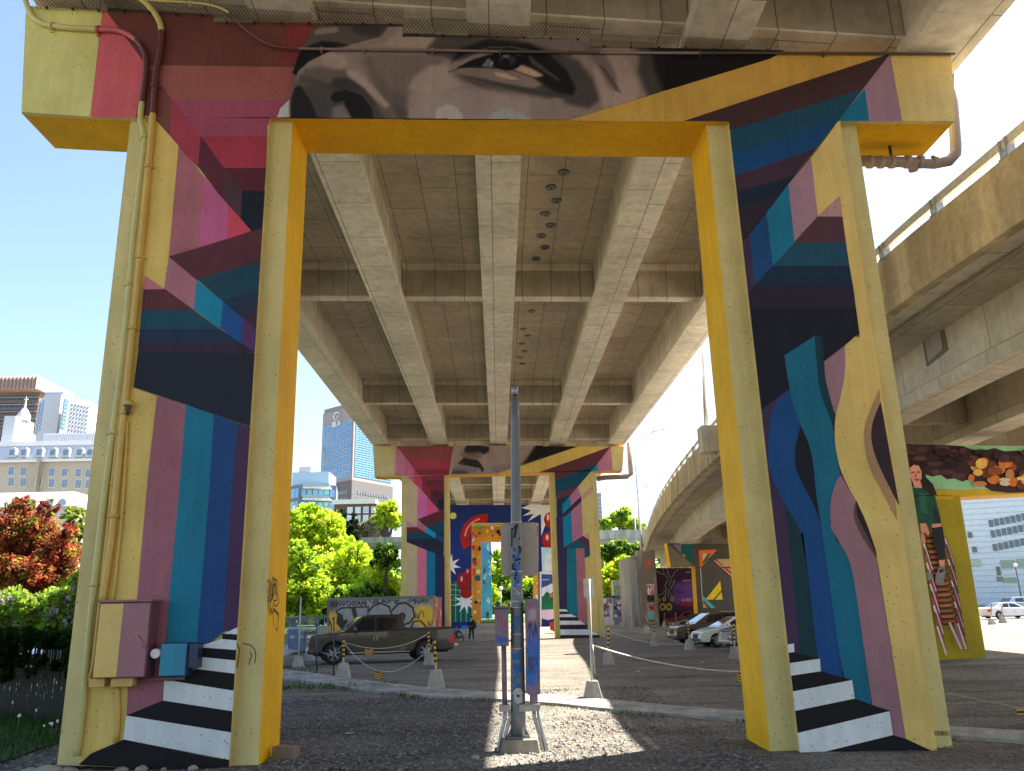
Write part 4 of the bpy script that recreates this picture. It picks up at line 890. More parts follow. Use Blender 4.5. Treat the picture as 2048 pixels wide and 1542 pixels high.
for k in range(26): cx, cy = rr_.uniform(80, 520), rr_.uniform(215, 390); a(rr_.choice([(74, 46, 50), (36, 24, 28), (86, 54, 52)]), G(circ(cx, cy+(cx-80)*.03, rr_.uniform(20, 55), rr_.uniform(12, 28), 9)))
for k in range(44):
    cx = rr_.uniform(470, 1100); cy = rr_.uniform(300, 460); a(rr_.choice([(120, 62, 26), (190, 110, 44), (90, 48, 28), (170, 92, 36), (206, 140, 70), (150, 100, 60)]), G(circ(cx, cy, rr_.uniform(18, 46), rr_.uniform(14, 36), 10)))
for k in range(10): cx = rr_.uniform(560, 1000); a(rr_.choice([(196, 170, 140), (170, 150, 130), (214, 160, 90)]), G(circ(cx, rr_.uniform(400, 470), rr_.uniform(20, 50), rr_.uniform(6, 16), 9)))
for k in range(18): cx = rr_.uniform(300, 1000); cy = rr_.uniform(235, 300); a(rr_.choice([(66, 40, 42), (44, 28, 30)]), G(circ(cx, cy, rr_.uniform(20, 50), rr_.uniform(12, 22), 9)))
# chairs
for k in range(17):
    y0 = 740+k*32; x0 = 208+k*6.2; a((40, 26, 24), G([(x0-4, y0-2), (x0+62+k*2, y0-12), (x0+86+k*2, y0+2), (x0+66, y0+20), (x0+8, y0+24)])); a((150, 84, 48) if k % 2 else (132, 72, 44), G([(x0, y0), (x0+60+k*2, y0-8), (x0+80+k*2, y0+2), (x0+60, y0+12), (x0+10, y0+14)]))
for k in range(13):
    y0 = 760+k*42; x0 = 322+k*6.3; c = [(170, 150, 160), (92, 54, 66), (150, 60, 54)][k % 3]; a((30, 22, 26), G([(x0-3, y0-4), (x0+12, y0-4), (x0+64, y0+160), (x0+48, y0+160)])); a(c, G([(x0, y0), (x0+9, y0), (x0+60, y0+156), (x0+50, y0+156)]))
    x0 = 190+k*7; a(c, G([(x0, y0+20), (x0+12, y0+20), (x0+66, y0+190), (x0+56, y0+190)]))
a((165, 140, 155), G([(345, 1262), (360, 1262), (430, 1418), (418, 1420)])); a((120, 80, 90), G([(380, 1262), (392, 1262), (428, 1385), (420, 1385)]))
# girl: hair, face, sweater, legs, shoes (painted)
a((34, 26, 26), G([(105, 320), (130, 300), (165, 300), (200, 345), (215, 400), (255, 440), (280, 505), (240, 510), (225, 540), (195, 530), (185, 470), (130, 450), (115, 380)]))
a((176, 116, 98), G([(118, 345), (140, 325), (170, 330), (188, 365), (188, 405), (170, 440), (140, 440), (122, 400)])); a((176, 116, 98), G([(135, 430), (185, 430), (190, 462), (150, 468)]))
a((40, 28, 28), G([(124, 368), (146, 364), (146, 371), (126, 375)])); a((40, 28, 28), G([(158, 364), (180, 366), (180, 372), (158, 371)])); a((120, 60, 56), G([(140, 412), (160, 406), (178, 413), (160, 422)])); a((140, 88, 74), G([(150, 375), (157, 375), (160, 398), (148, 398)]))
a((24, 66, 52), G([(130, 462), (190, 462), (240, 500), (268, 512), (300, 640), (305, 690), (245, 680), (215, 705), (180, 672), (165, 650)])); a((34, 84, 66), G([(170, 490), (215, 500), (225, 620), (180, 600)])); a((14, 40, 34), G([(255, 540), (300, 650), (300, 684), (262, 660)]))
a((170, 112, 94), G([(178, 672), (215, 672), (236, 735), (222, 745), (205, 720), (196, 740), (184, 720)])); a((170, 112, 94), G([(182, 735), (205, 740), (212, 785), (200, 795), (186, 780)])); a((170, 112, 94), G([(246, 678), (300, 672), (308, 700), (255, 712)]))
a((30, 30, 34), G([(246, 700), (312, 690), (326, 790), (330, 885), (292, 895), (262, 790)])); a((168, 110, 92), G([(290, 890), (326, 888), (324, 925), (295, 928)]))
a((104, 100, 98), G([(272, 985), (288, 935), (324, 925), (328, 960), (318, 1025), (300, 1040), (268, 1025)])); a((40, 36, 38), G([(290, 950), (318, 940), (318, 960), (292, 966)])); a((110, 106, 104), G([(218, 955), (245, 965), (256, 1000), (222, 1010)]))
mural(rp, YR, L, [[(1786, 888), (2330, 897), (2335, 978), (1906, 992), (1800, 992)], [(1800, 991), (1906, 991), (1963, 1336), (1842, 1336)]], 2.0)
a0 = MB(); a0.face([onY(x, y, YR-.25) for x, y in G([(75, 110), (100, 92), (170, 110), (190, 190), (190, 206), (80, 206)])], alb((36, 24, 26)))
# geometric pier
YG = 80.0; K7 = CR(1260, 840, 3.8542)
gp_ = empty("painted_pier", (22, YG, 0), "dark grey pier behind the parked cars with orange and yellow triangles", "bridge pier", "bridge piers with painted openings")
DG = alb((72, 66, 58), 1.7)
Pg = [(1345, 1262), (1334, 1088), (1560, 1090), (1560, 1262)][::-1]
Pg = [onY(*q, YG) for q in [(1334, 1086), (1600, 1090), (1600, 1262), (1398, 1262), (1390, 1133), (1342, 1134)][::-1]]; mb = MB(); mb.prism(Pg, (0, 1.6, 0), DG, [YEL]*6+[DG]); mb.build("pier_body", 'paintc', gp_)
L = []
a((104, 96, 78), K7([(295, 960), (500, 1130), (320, 1130)])); a((110, 96, 130), K7([(330, 960), (395, 960), (395, 1030)])); a((14, 82, 80), K7([(400, 955), (485, 955), (485, 1120), (400, 1040)])); a((150, 150, 40), K7([(395, 1030), (425, 1040), (425, 1060)]))
a((222, 92, 38), K7([(528, 1003), (672, 998), (540, 1145)])); a((72, 66, 58), K7([(558, 1030), (625, 1028), (562, 1110)])); a((160, 160, 120), K7([(558, 1030), (600, 1030), (562, 1090)])); a((10, 90, 90), K7([(562, 1110), (570, 1090), (640, 1035), (650, 1035)]))
a((148, 128, 86), K7([(665, 1072), (850, 1070), (735, 1145)])); a((200, 120, 120), K7([(645, 1082), (660, 1082), (800, 1210), (790, 1215)])); a((222, 96, 66), K7([(738, 1140), (850, 1060), (850, 1240)]))
a((196, 160, 30), K7([(582, 1385), (695, 1240), (715, 1385)])); a((72, 66, 58), K7([(640, 1385), (714, 1300), (716, 1312), (655, 1385)])); a((60, 140, 140), K7([(560, 1355), (580, 1370), (660, 1450), (620, 1450), (562, 1390)])); a((216, 110, 60), K7([(562, 1400), (600, 1450), (562, 1450)])); a((190, 186, 170), K7([(541, 1140), (545, 1140), (562, 1400), (558, 1400)]))
mural(gp_, YG, L, [[(1334, 1086), (1600, 1090), (1600, 1136), (1343, 1136)], [(1390, 1134), (1600, 1134), (1600, 1262), (1397, 1262)]], 1.7, step=.003, off=.01)
# retaining wall with the dead-tree mural, and graffitied column
YW = 90.0
wl = empty("retaining_wall", (16, YW, 0), "purple wall under the ramp end painted with a bare white tree", "wall")
mb = MB(); p, q = onY(1309, 1250, YW), onY(1396, 1137, YW); mb.box(p[0], q[0]+1, YW, YW+.8, 0, q[2], alb((70, 36, 66), 1.6)); mb.build("wall_panel", 'paintc', wl)
cv = Canvas(1309, 1136, 1397, 1246, .8, (66, 34, 62), 1.6); W5 = CR(1180, 1120, 6.4)
cv.poly((104, 62, 130), W5([(1060, 300), (1390, 270), (1390, 560), (1060, 560)]), 3); cv.poly((60, 50, 110), W5([(1080, 380), (1250, 410), (1200, 430), (1070, 420)]), 2)
for p_, wd in (([(960, 470), (980, 380), (960, 320), (1000, 250), (960, 190), (900, 170), (850, 140)], 7), ([(1000, 250), (940, 150), (930, 110)], 4), ([(1010, 330), (1040, 240), (1000, 180), (990, 120)], 6), ([(1040, 240), (1090, 150), (1130, 120)], 5), ([(1000, 470), (1010, 400), (1060, 320), (1080, 260)], 8), ([(870, 460), (930, 430), (960, 380)], 4), ([(1060, 470), (1020, 430), (1000, 380)], 5)):
    cv.line((40, 38, 42), W5(p_), wd, .8); cv.line((120, 114, 112), W5(p_), wd*.35, .5, .9)
for cx, cy, r_ in ((880, 515, 24), (950, 500, 24), (1050, 500, 26), (930, 600, 42), (1010, 600, 42)): cv.ell((150, 132, 50), *W5([(cx, cy)])[0], r_/6.4, r_*1.2/6.4); cv.ell((66, 50, 20), *W5([(cx, cy)])[0], r_*.4/6.4, r_*.5/6.4)
for k in range(5): cv.poly((150, 30, 34), W5([(1150+k*50, 540), (1192+k*50, 540), (1192+k*50, 585), (1150+k*50, 585)]), .3)
for s_ in letters("SIRST", *W5([(1180, 490)])[0], 22, 5): cv.line((170, 150, 160), s_, 1)
cv.poly((150, 140, 150), W5([(1215, 155), (1280, 150), (1280, 160), (1215, 163)]), .5); cv.poly((150, 140, 150), W5([(1180, 262), (1290, 255), (1290, 266), (1200, 272)]), .5)
cv.build("tree_mural", lambda x, y: onY(x, y, YW-.02), 'paintc', wl)
mb = MB()
for x in (1390,): p, q = onY(1392, 1250, YW-1), onY(1392, 1134, YW-1)
wc = empty("graffiti_column", (13, 88, 0), "grey concrete column at the ramp end with red bubble tags", "column"); p, q = onY(1284, 1250, 88), onY(1309, 1100, 88)
mb = MB(); mb.box(p[0], q[0], 88, 90, 0, q[2], (.4, .36, .3)); mb.box(p[0]-.9, p[0]-.05, 88.4, 96, 0, q[2]-.6, (.36, .36, .34)); mb.build("column_shaft", 'fascia', wc)
cv = Canvas(1284, 1104, 1309, 1248, .7, (118, 104, 88), 1.6)
for (y0, y1, c) in ((310, 440, (214, 200, 196)), (540, 660, (160, 130, 120)), (450, 540, (60, 60, 64)), (665, 760, (120, 160, 160))): cv.poly(c, W5([(725, y0), (835, y0), (850, y1), (740, y1)]), .6)
for t_, y0 in (("PKO", 325), ("QUE", 390)):
    for s_ in letters(t_, *W5([(735, y0)])[0], 15, 7): cv.line((176, 40, 36), s_, 1.8)
scribble(cv, 1296, 1206, 12, 14, (150, 30, 40), 2, 4, 3); scribble(cv, 1295, 1190, 13, 13, (30, 30, 34), 1.2, 5, 4); scribble(cv, 1290, 1120, 10, 20, (200, 70, 50), 1.6, 3, 8)
cv.build("column_graffiti", lambda x, y: onY(x, y, 87.98), 'paintc', wc)
# ------------------------------------------------------------------ overpasses in the distance
def overpass(Y, x0, x1, yt, yb, lab, rail=True):
    root = empty("overpass", (0, Y, 5), lab, "bridge", "far flyover decks"); a_, b_ = onY(x0, yt, Y), onY(x1, yt, Y); zb = onY(x0, yb, Y)[2]; zt = a_[2]
    mb = MB(); mb.box(a_[0], b_[0], Y, Y+9, zb, zb+(zt-zb)*.45, (.36, .36, .33)); mb.build("deck_slab", 'conc', root)
    mb = MB(); mb.box(a_[0], b_[0], Y-.25, Y-.003, zb+(zt-zb)*.35, zt, (.42, .42, .38)); mb.build("parapet", 'fascia', root)
    for k in range(3):
        X = a_[0]+(b_[0]-a_[0])*(.1+.4*k); mb = MB(); mb.box(X, X+1.2, Y+3, Y+5, 0, zb-.004, (.34, .33, .3)); mb.build("column", 'conc', root)
    return root
overpass(150, 1140, 1420, 1062, 1090, "pale flyover deck crossing behind the right leg of the second pier")
overpass(148, 680, 812, 1076, 1094, "grey flyover deck crossing behind the left trees")
# ------------------------------------------------------------------ buildings
def wall_quad(mb, p, q, z0, z1, c): mb.face([(*p, z0), (*q, z0), (*q, z1), (*p, z1)], c)
def lerp(p, q, t): return (p[0]+(q[0]-p[0])*t, p[1]+(q[1]-p[1])*t)
def facade(root, p, q, z0, z1, nc, nr, wf, hf, glass, out=.12, m='pane', byrow=False, frame=None, arch=False, jit=.25, mx=0.03):
    """rows of windows standing out of the wall from p to q (outside is on the left of p->q reversed)"""
    dx, dy = q[0]-p[0], q[1]-p[1]; L_ = math.hypot(dx, dy); nx, ny = dy/L_, -dx/L_
    for r_ in range(nr):
        mb = MB(); za = z0+(z1-z0)*(r_+(1-hf)/2)/nr; zb = za+(z1-z0)*hf/nr
        for c_ in range(nc):
            t0 = mx+(1-2*mx)*(c_+(1-wf)/2)/nc; t1 = t0+(1-2*mx)*wf/nc; A, B = lerp(p, q, t0), lerp(p, q, t1); g = tuple(v*random.uniform(1-jit, 1+jit) for v in glass)
            if not byrow: mb = MB()
            if frame:
                e = .12*(zb-za); u = (dx/L_*e, dy/L_*e); mb.hexa([(A[0]-u[0], A[1]-u[1], za-e), (B[0]+u[0], B[1]+u[1], za-e), (B[0]+u[0]+nx*out, B[1]+u[1]+ny*out, za-e), (A[0]-u[0]+nx*out, A[1]-u[1]+ny*out, za-e)][::-1] and
                    [(A[0]-u[0]+nx*out, A[1]-u[1]+ny*out, za-e), (B[0]+u[0]+nx*out, B[1]+u[1]+ny*out, za-e), (B[0]+u[0], B[1]+u[1], za-e), (A[0]-u[0], A[1]-u[1], za-e)],
                    [(A[0]-u[0]+nx*out, A[1]-u[1]+ny*out, zb+e), (B[0]+u[0]+nx*out, B[1]+u[1]+ny*out, zb+e), (B[0]+u[0], B[1]+u[1], zb+e), (A[0]-u[0], A[1]-u[1], zb+e)], frame)
            o2 = out*1.6
            mb.hexa([(A[0]+nx*o2, A[1]+ny*o2, za), (B[0]+nx*o2, B[1]+ny*o2, za), (*B, za), (*A, za)], [(A[0]+nx*o2, A[1]+ny*o2, zb), (B[0]+nx*o2, B[1]+ny*o2, zb), (*B, zb), (*A, zb)], g)
            if not byrow: mb.build("window", m, root)
        if byrow: mb.build("window_row", m, root)
def tower(name, corners, z0, z1, c, lab, m='flat', cat="building", top=None):
    cx = sum(p[0] for p in corners)/len(corners); cy = sum(p[1] for p in corners)/len(corners)
    root = empty(name, (cx, cy, 0), lab, cat); mb = MB(); mb.prism([(*p, z0) for p in corners], (0, 0, z1-z0), c); mb.build("wall", m, root)
    if top:
        mb = MB(); mb.prism([(cx+(p[0]-cx)*.97, cy+(p[1]-cy)*.97, z1+.01) for p in corners], (0, 0, top), tuple(v*.8 for v in c)); mb.build("roof", m, root)
    return root
def hz(x, y, Y): return onY(x, y, Y)[2]
def hx(x, y, Y): return onY(x, y, Y)[0]
# glass hotel tower
YD = 340; A0 = (hx(643, 900, YD+14), YD+14.); B0 = (hx(706, 900, YD), float(YD)); C0 = (hx(786, 950, YD+22), YD+22.); D0 = (A0[0]+C0[0]-B0[0], A0[1]+C0[1]-B0[1]); zt = hz(680, 812, YD); zp = hz(700, 962, YD)
ht = tower("hotel_tower", [A0, B0, C0, D0], 0, zt, (.30, .28, .27), "tall grey hotel tower with blue window bands and a sign on top", top=2)
mb = MB(); cx_, cy_ = (A0[0]+C0[0])/2, (A0[1]+C0[1])/2; mb.prism([(cx_+(p[0]-cx_)*1.006, cy_+(p[1]-cy_)*1.006, 0) for p in (A0, B0, C0, D0)], (0, 0, zp+.5), (.13, .12, .12)); mb.build("podium", 'flat', ht)
for P_, Q_ in ((A0, B0), (B0, C0)):
    facade(ht, P_, Q_, zp+2, zt-6, 9 if P_ is A0 else 11, 25, .92, .52, (.15, .38, .64), .15, byrow=True, mx=.04, jit=.12)
    facade(ht, P_, Q_, zp-14, zp-3, 12, 4, .6, .5, (.16, .18, .2), .15, byrow=True, mx=.12)
mb = MB(); d = (B0[0]-A0[0], B0[1]-A0[1]); Ld = math.hypot(*d); ud = (d[0]/Ld, d[1]/Ld); nd = (ud[1], -ud[0])
def on_tower(u, z): return (A0[0]+ud[0]*u+nd[0]*.5, A0[1]+ud[1]*u+nd[1]*.5, z)
for s_ in letters("DELTA", 0, 0, 1, 1):
    for i in range(len(s_)-1): mb.tube([on_tower(Ld*.36+s_[i][0]*5.4, zt-5.2-s_[i][1]*1.9), on_tower(Ld*.36+s_[i+1][0]*5.4, zt-5.2-s_[i+1][1]*1.9)], .22, (.85, .85, .85), 5)
mb.tube([on_tower(Ld*.36+2.7+2.0*math.cos(t), zt-2.8+1.7*math.sin(t)) for t in np.linspace(.3, 4.2, 9)], .25, (.85, .85, .85), 5); mb.tube([on_tower(Ld*.36+2.2, zt-4.2), on_tower(Ld*.36+3.6, zt-1.6), on_tower(Ld*.36+3.8, zt-3.8)], .25, (.85, .85, .85), 5)
mb.build("sign", 'flat', ht)
# glass condominium
YC = 215; A0 = (hx(560, 980, YC+6), YC+6.); B0 = (hx(600, 980, YC), float(YC)); C0 = (hx(672, 985, YC+3), YC+3.); D0 = (C0[0]-2, YC+16.)
cn = tower("apartment_block", [A0, B0, C0, D0, (A0[0], YC+16.)], 0, hz(630, 968, YC), (.13, .16, .2), "glassy blue apartment block with balconies beside the yellow leg")
mb = MB(); z_ = hz(630, 968, YC); mb.box(hx(585, 945, YC+3), hx(658, 945, YC+3), YC+3, YC+13, z_+.01, hz(620, 944, YC+3), (.3, .42, .5)); mb.build("penthouse", 'pane', cn)
mb = MB(); mb.box(hx(598, 940, YC+5), hx(622, 940, YC+5), YC+5, YC+10, hz(620, 944, YC+3)+.01, hz(610, 931, YC+3), (.5, .5, .5)); mb.build("roof_plant", 'flat', cn)
facade(cn, A0, B0, 2, z_-.5, 5, 10, .9, .75, (.12, .32, .48), .1, byrow=True); facade(cn, B0, C0, 2, z_-.5, 6, 10, .85, .6, (.16, .38, .5), .1, byrow=True)
for k in range(7):
    mb = MB(); z = z_-1-k*3.05; mb.box(B0[0]+1, C0[0]-1, YC-1.2, YC+2, z-.2, z+.1, (.7, .72, .72)); mb.box(B0[0]+1, C0[0]-1, YC-1.2, YC-1.15, z+.1, z+1.1, (.3, .42, .48)); mb.build("balcony", 'flat', cn)
# brick house with white roof line
YH = 172; ho = tower("brick_house", [(hx(668, 1020, YH), YH), (hx(762, 1020, YH), YH), (hx(762, 1020, YH), YH+12), (hx(668, 1020, YH), YH+12)], 0, hz(715, 1008, YH), (.12, .07, .06), "dark brick house with white upper floor between conifer and bright tree", m='flat')
mb = MB(); mb.box(hx(664, 1010, YH), hx(752, 1010, YH), YH-.4, YH+12, hz(715, 1008, YH)+.01, hz(715, 999, YH), (.75, .73, .7)); mb.build("roof", 'flat', ho)
facade(ho, (hx(690, 1020, YH), YH), (hx(758, 1020, YH), YH), hz(715, 1045, YH), hz(715, 1012, YH), 4, 2, .5, .62, (.45, .5, .55), .1, frame=(.75, .75, .75))
# brown fluted office block
YO = 420; z1 = hz(40, 785, YO); ob = tower("office_block", [(hx(-30, 800, YO), YO), (hx(78, 800, YO), YO), (hx(86, 800, YO), YO+30), (hx(-30, 800, YO), YO+30)], 0, z1, (.22, .15, .12), "brown concrete office block with a fluted overhanging top", m='flat')
mb = MB(); xa, xb = hx(-30, 775, YO), hx(90, 775, YO)
for k in range(16): 
    u = xa+(xb-xa)*k/16; v = xa+(xb-xa)*(k+1)/16; mb.prism([(u, YO-4, z1), (u, YO-5.4, z1), ((u+v)/2, YO-7, z1), (v, YO-5.4, z1), (v, YO-4, z1)], (0, 0, hz(40, 759, YO)-z1), (.42, .31, .26))
mb.box(xa, xb, YO-3.99, YO+30, z1+.02, hz(40, 760, YO), (.4, .3, .25)); mb.build("roof", 'flat', ob)
facade(ob, (hx(-30, 800, YO), YO), (hx(78, 800, YO), YO), z1-36, z1-1, 22, 9, .5, .62, (.07, .09, .13), .5, byrow=True)
facade(ob, (hx(-30, 800, YO), YO-.6), (hx(78, 800, YO), YO-.6), z1-36, z1-1, 1, 9, 1, .1, (.36, .27, .22), .3, m='flat', byrow=True, mx=0)
# white modern block, two wings
YM = 360; mw = tower("office_block", [(hx(76, 820, YM+12), YM+12.), (hx(88, 820, YM), YM*1.), (hx(119, 820, YM), YM*1.), (hx(119, 820, YM), YM+22.), (hx(76, 820, YM), YM+22.)], 0, hz(100, 789, YM), (.5, .53, .57), "white modern block with a blank wall and small windows behind the cupola", top=None)
mb = MB(); mb.box(hx(84, 785, YM), hx(122, 785, YM), YM+2, YM+18, hz(100, 789, YM)+.01, hz(100, 782, YM), (.3, .36, .45)); mb.build("roof", 'flat', mw)
facade(mw, (hx(76, 820, YM+12), YM+12.), (hx(88, 820, YM), YM*1.), hz(80, 860, YM), hz(80, 797, YM), 2, 8, .6, .6, (.16, .36, .6), .2, byrow=True)
mb = MB(); w0, w1 = (hx(124, 820, YM-6), YM-6.), (hx(177, 840, YM+4), YM+4.); mb.prism([(*w0, 0), (*w1, 0), (w1[0], YM+26., 0), (w0[0], YM+26., 0)], (0, 0, hz(140, 799, YM)), (.52, .54, .57)); mb.build("wing", 'flat', mw)
facade(mw, lerp(w0, w1, .02), lerp(w0, w1, .22), hz(130, 862, YM), hz(130, 802, YM), 1, 8, .85, .55, (.2, .4, .62), .3, byrow=True)
facade(mw, lerp(w0, w1, .26), w1, hz(150, 866, YM), hz(150, 808, YM), 6, 7, .45, .45, (.14, .2, .28), .3, byrow=True)
# convent with dormers and cupola
YV = 190; WS = alb((196, 196, 190), 1.0); z_e, z_r, z_b = hz(100, 921, YV), hz(100, 893, YV), 0
def zV(x, y): return hz(x, y, YV)
cvn = empty("convent", (hx(90, 950, YV), YV, 0), "long stone convent with a white mansard roof, round dormers and a domed cupola", "building")
xl_, xr_ = hx(-40, 950, YV), hx(196, 950, YV); za, zb_ = zV(60, 921), zV(60, 888); skew = 0
mb = MB(); mb.box(xl_, xr_, YV, YV+16, 0, za, (.46, .41, .31)); mb.build("wall", 'flat', cvn)
mb = MB(); mb.box(hx(62, 950, YV-3), hx(68, 950, YV-3), YV-1.6, YV-.004, 0, za, (.46, .4, .3)); mb.build("wall_pier", 'fascia', cvn)
mb = MB(); mb.hexa([(xl_, YV-.6, za), (xr_, YV-.6, za), (xr_, YV+16, za), (xl_, YV+16, za)], [(xl_, YV+1.6, zb_), (xr_, YV+1.6, zb_), (xr_, YV+14, zb_), (xl_, YV+14, zb_)], (.52, .56, .62)); mb.build("roof", 'flat', cvn)
mb = MB(); mb.box(xl_, xr_, YV-.8, YV-.61, za-.5, za+.1, (.74, .74, .72)); mb.box(xl_, xr_, YV+1, YV+1.59, zb_-.2, zb_+.9, (.74, .75, .76)); mb.build("cornice", 'flat', cvn)
for x in (28, 51, 82, 109, 135, 162, 183):
    X = hx(x, 905, YV); zc = zV(x, 905)+.2*(0); mb = MB()
    prof = [(X-.95, YV-.9, zc-1.2), (X+.95, YV-.9, zc-1.2), (X+.95, YV-.9, zc+.2)]+[(X+.95*math.cos(t), YV-.9, zc+.2+.95*math.sin(t)) for t in (.5, 1.05, 1.57, 2.1, 2.6)]+[(X-.95, YV-.9, zc+.2)]
    mb.prism(prof, (0, 2.4, 0), (.5, .53, .57)); dm = mb.build("dormer", 'flat', cvn)
    mb = MB(); mb.box(X-.5, X-.06, YV-1, YV-.905, zc-.8, zc+.5, (.12, .2, .3)); mb.box(X+.06, X+.5, YV-1, YV-.905, zc-.8, zc+.5, (.12, .2, .3)); mb.build("window", 'pane', dm)
for row, y in ((0, 944), (1, 966)):
    for x in (23, 47, 77, 104, 130, 157, 177):
        X, Z = hx(x, y+(x-90)*.03, YV), zV(x, y+(x-90)*.03); mb = MB(); w_ = .62; mb.box(X-w_-.12, X+w_+.12, YV-.14, YV-.004, Z-1.1, Z+1.1, (.72, .7, .62)); wn = mb.build("window", 'flat', cvn)
        mb = MB(); mb.box(X-w_, X-.05, YV-.2, YV-.144, Z-.95, Z+.95, (.14, .2, .28)); mb.box(X+.05, X+w_, YV-.2, YV-.144, Z-.95, Z+.95, (.14, .2, .28)); mb.build("pane", 'pane', wn)
mb = MB(); xc, yc = hx(45, 850, YV+8), YV+8.; zc = hz(45, 866, YV+8)
mb.tube([(xc, yc, zb_-1), (xc, yc, zc-.4)], [3.6, 3.2], (.5, .53, .57), 8); mb.tube([(xc, yc, zc-.4), (xc, yc, zc+3.0)], [1.3, 1.2], (.5, .53, .57), 8)
mb.tube([(xc, yc, zc+3), (xc, yc, zc+3.3), (xc, yc, zc+4.4), (xc, yc, zc+5.6), (xc, yc, zc+6.3)], [1.7, 1.6, 1.55, .9, .35], (.56, .58, .62), 10); mb.tube([(xc, yc, zc+6.3), (xc, yc, zc+9.3)], [.3, .05], (.78, .78, .78), 6); mb.box(xc-.5, xc+.5, yc-.06, yc+.06, zc+8.5, zc+8.7, (.8, .8, .8)); mb.build("cupola", 'flat', cvn)
mb = MB(); mb.box(hx(5, 860, YV+4), hx(28, 860, YV+4), YV+4, YV+12, zb_, hz(15, 832, YV+4), (.5, .54, .6)); mb.build("chimney_block", 'flat', cvn)
mb = MB(); mb.box(hx(88, 870, YV+6), hx(196, 870, YV+6), YV+6, YV+15, zb_, hz(140, 866, YV+6), (.46, .49, .53))
for k in range(30): X = hx(88, 870, YV+6)+k*.45; mb.box(X, X+.12, YV+5.85, YV+5.997, zb_, hz(140, 867, YV+6), (.6, .61, .62))
mb.build("attic_storey", 'flat', cvn)
YL = 140; lw = tower("low_annex", [(hx(-40, 1000, YL), YL), (hx(158, 1000, YL), YL), (hx(158, 1000, YL), YL+8), (hx(-40, 1000, YL), YL+8)], 0, hz(60, 1012, YL), (.5, .48, .42), "low annex with a bright white sheet roof in front of the convent")
mb = MB(); xa, xb = hx(-40, 1000, YL), hx(158, 1000, YL); mb.hexa([(xa, YL-.5, hz(60, 1014, YL)), (xb, YL-.5, hz(60, 1014, YL)), (xb, YL+8, hz(60, 1012, YL)), (xa, YL+8, hz(60, 1012, YL))], [(xa, YL+2, hz(60, 981, YL)), (xb-2, YL+2, hz(60, 981, YL)), (xb-2, YL+7, hz(60, 981, YL)), (xa, YL+7, hz(60, 981, YL))], (.5, .53, .57)); mb.build("roof", 'flat', lw)
for x in (65, 100, 126):
    X = hx(x, 1005, YL); Z = hz(x, 1008, YL); mb = MB(); mb.prism([(X-.7, YL-.3, Z-1), (X+.7, YL-.3, Z-1), (X+.7, YL-.3, Z+.3)]+[(X+.7*math.cos(t), YL-.3, Z+.3+.6*math.sin(t)) for t in (.6, 1.2, 1.9, 2.5)]+[(X-.7, YL-.3, Z+.3)], (0, 2, 0), (.3, .4, .42)); mb.build("dormer", 'flat', lw)
# silver building at right
YS = 120; sx0, sx1 = hx(1926, 1100, YS), hx(2120, 1100, YS)
sb = tower("gallery_building", [(sx0, YS+0.), (sx1+12, YS-12.), (sx1+12, YS+20.), (sx0+2, YS+20.)], 0, hz(2000, 1040, YS)+8, (.66, .72, .80), "pale metal-clad building with small square windows at far right", m='satin')
def on_s(x, y): 
    r_ = ray(x, y); (ax, ay), (bx, by) = (sx0, YS), (sx1+12, YS-12); ex, ey = bx-ax, by-ay; t = (ax*ey-ay*ex)/(r_[0]*ey-r_[1]*ex); return Vector((r_[0]*t, r_[1]*t, HC+r_[2]*t))
us = Vector((sx1+12-sx0, -12, 0)).normalized(); ns_ = Vector((us.y, -us.x, 0))
for (ra, y0) in ((0, 1055), (1, 1076), (2, 1103)):
    for k in range(8 if ra < 2 else 6):
        p = on_s(1982+k*11+ra*4, y0-k*2.2-8); mb = MB(); mb.prism([p-us*.28-Vector((0, 0, .5))+ns_*.05, p+us*.28-Vector((0, 0, .5))+ns_*.05, p+us*.28+Vector((0, 0, .5))+ns_*.05, p-us*.28+Vector((0, 0, .5))+ns_*.05], ns_*.05, (.07, .1, .14)); mb.build("window", 'pane', sb)
for x, y, w_, h_, c in ((1940, 1070, .3, .4, (.05, .07, .1)), (1949, 1099, .3, .4, (.05, .07, .1)), (1951, 1126, .7, .5, (.25, .35, .3)), (2016, 1128, .9, .55, (.2, .26, .22)), (2046, 1126, .8, .6, (.2, .3, .24)), (1997, 1142, .25, .6, (.06, .08, .1)), (2020, 1160, .8, .35, (.2, .26, .22)), (2000, 1158, .4, .35, (.1, .14, .14))):
    p = on_s(x, y); mb = MB(); mb.prism([p-us*w_-Vector((0, 0, h_))+ns_*.05, p+us*w_-Vector((0, 0, h_))+ns_*.05, p+us*w_+Vector((0, 0, h_))+ns_*.05, p-us*w_+Vector((0, 0, h_))+ns_*.05], ns_*.06, c); mb.build("window", 'pane', sb)
mb = MB()
for k in range(22):
    z = 2+k*.8; q0, q1 = Vector((sx0, YS, z))+ns_*.03, Vector((sx1+12, YS-12, z))+ns_*.03; mb.prism([q0, q1, q1+Vector((0, 0, .05)), q0+Vector((0, 0, .05))], ns_*.03, (.38, .43, .5))
mb.build("cladding_seams", 'flat', sb)
ft = tower("apartment_tower", [(hx(1193, 1000, 480), 480.), (hx(1203, 1000, 480), 480.), (hx(1205, 1000, 490), 490.), (hx(1193, 1000, 490), 490.)], 0, hz(1198, 985, 480), (.35, .38, .42), "slender grey tower peeking far behind the second pier's right leg")
facade(ft, (hx(1193, 1000, 480), 480), (hx(1203, 1000, 480), 480), 20, hz(1198, 987, 480), 3, 20, .5, .5, (.15, .2, .28), .2, byrow=True)
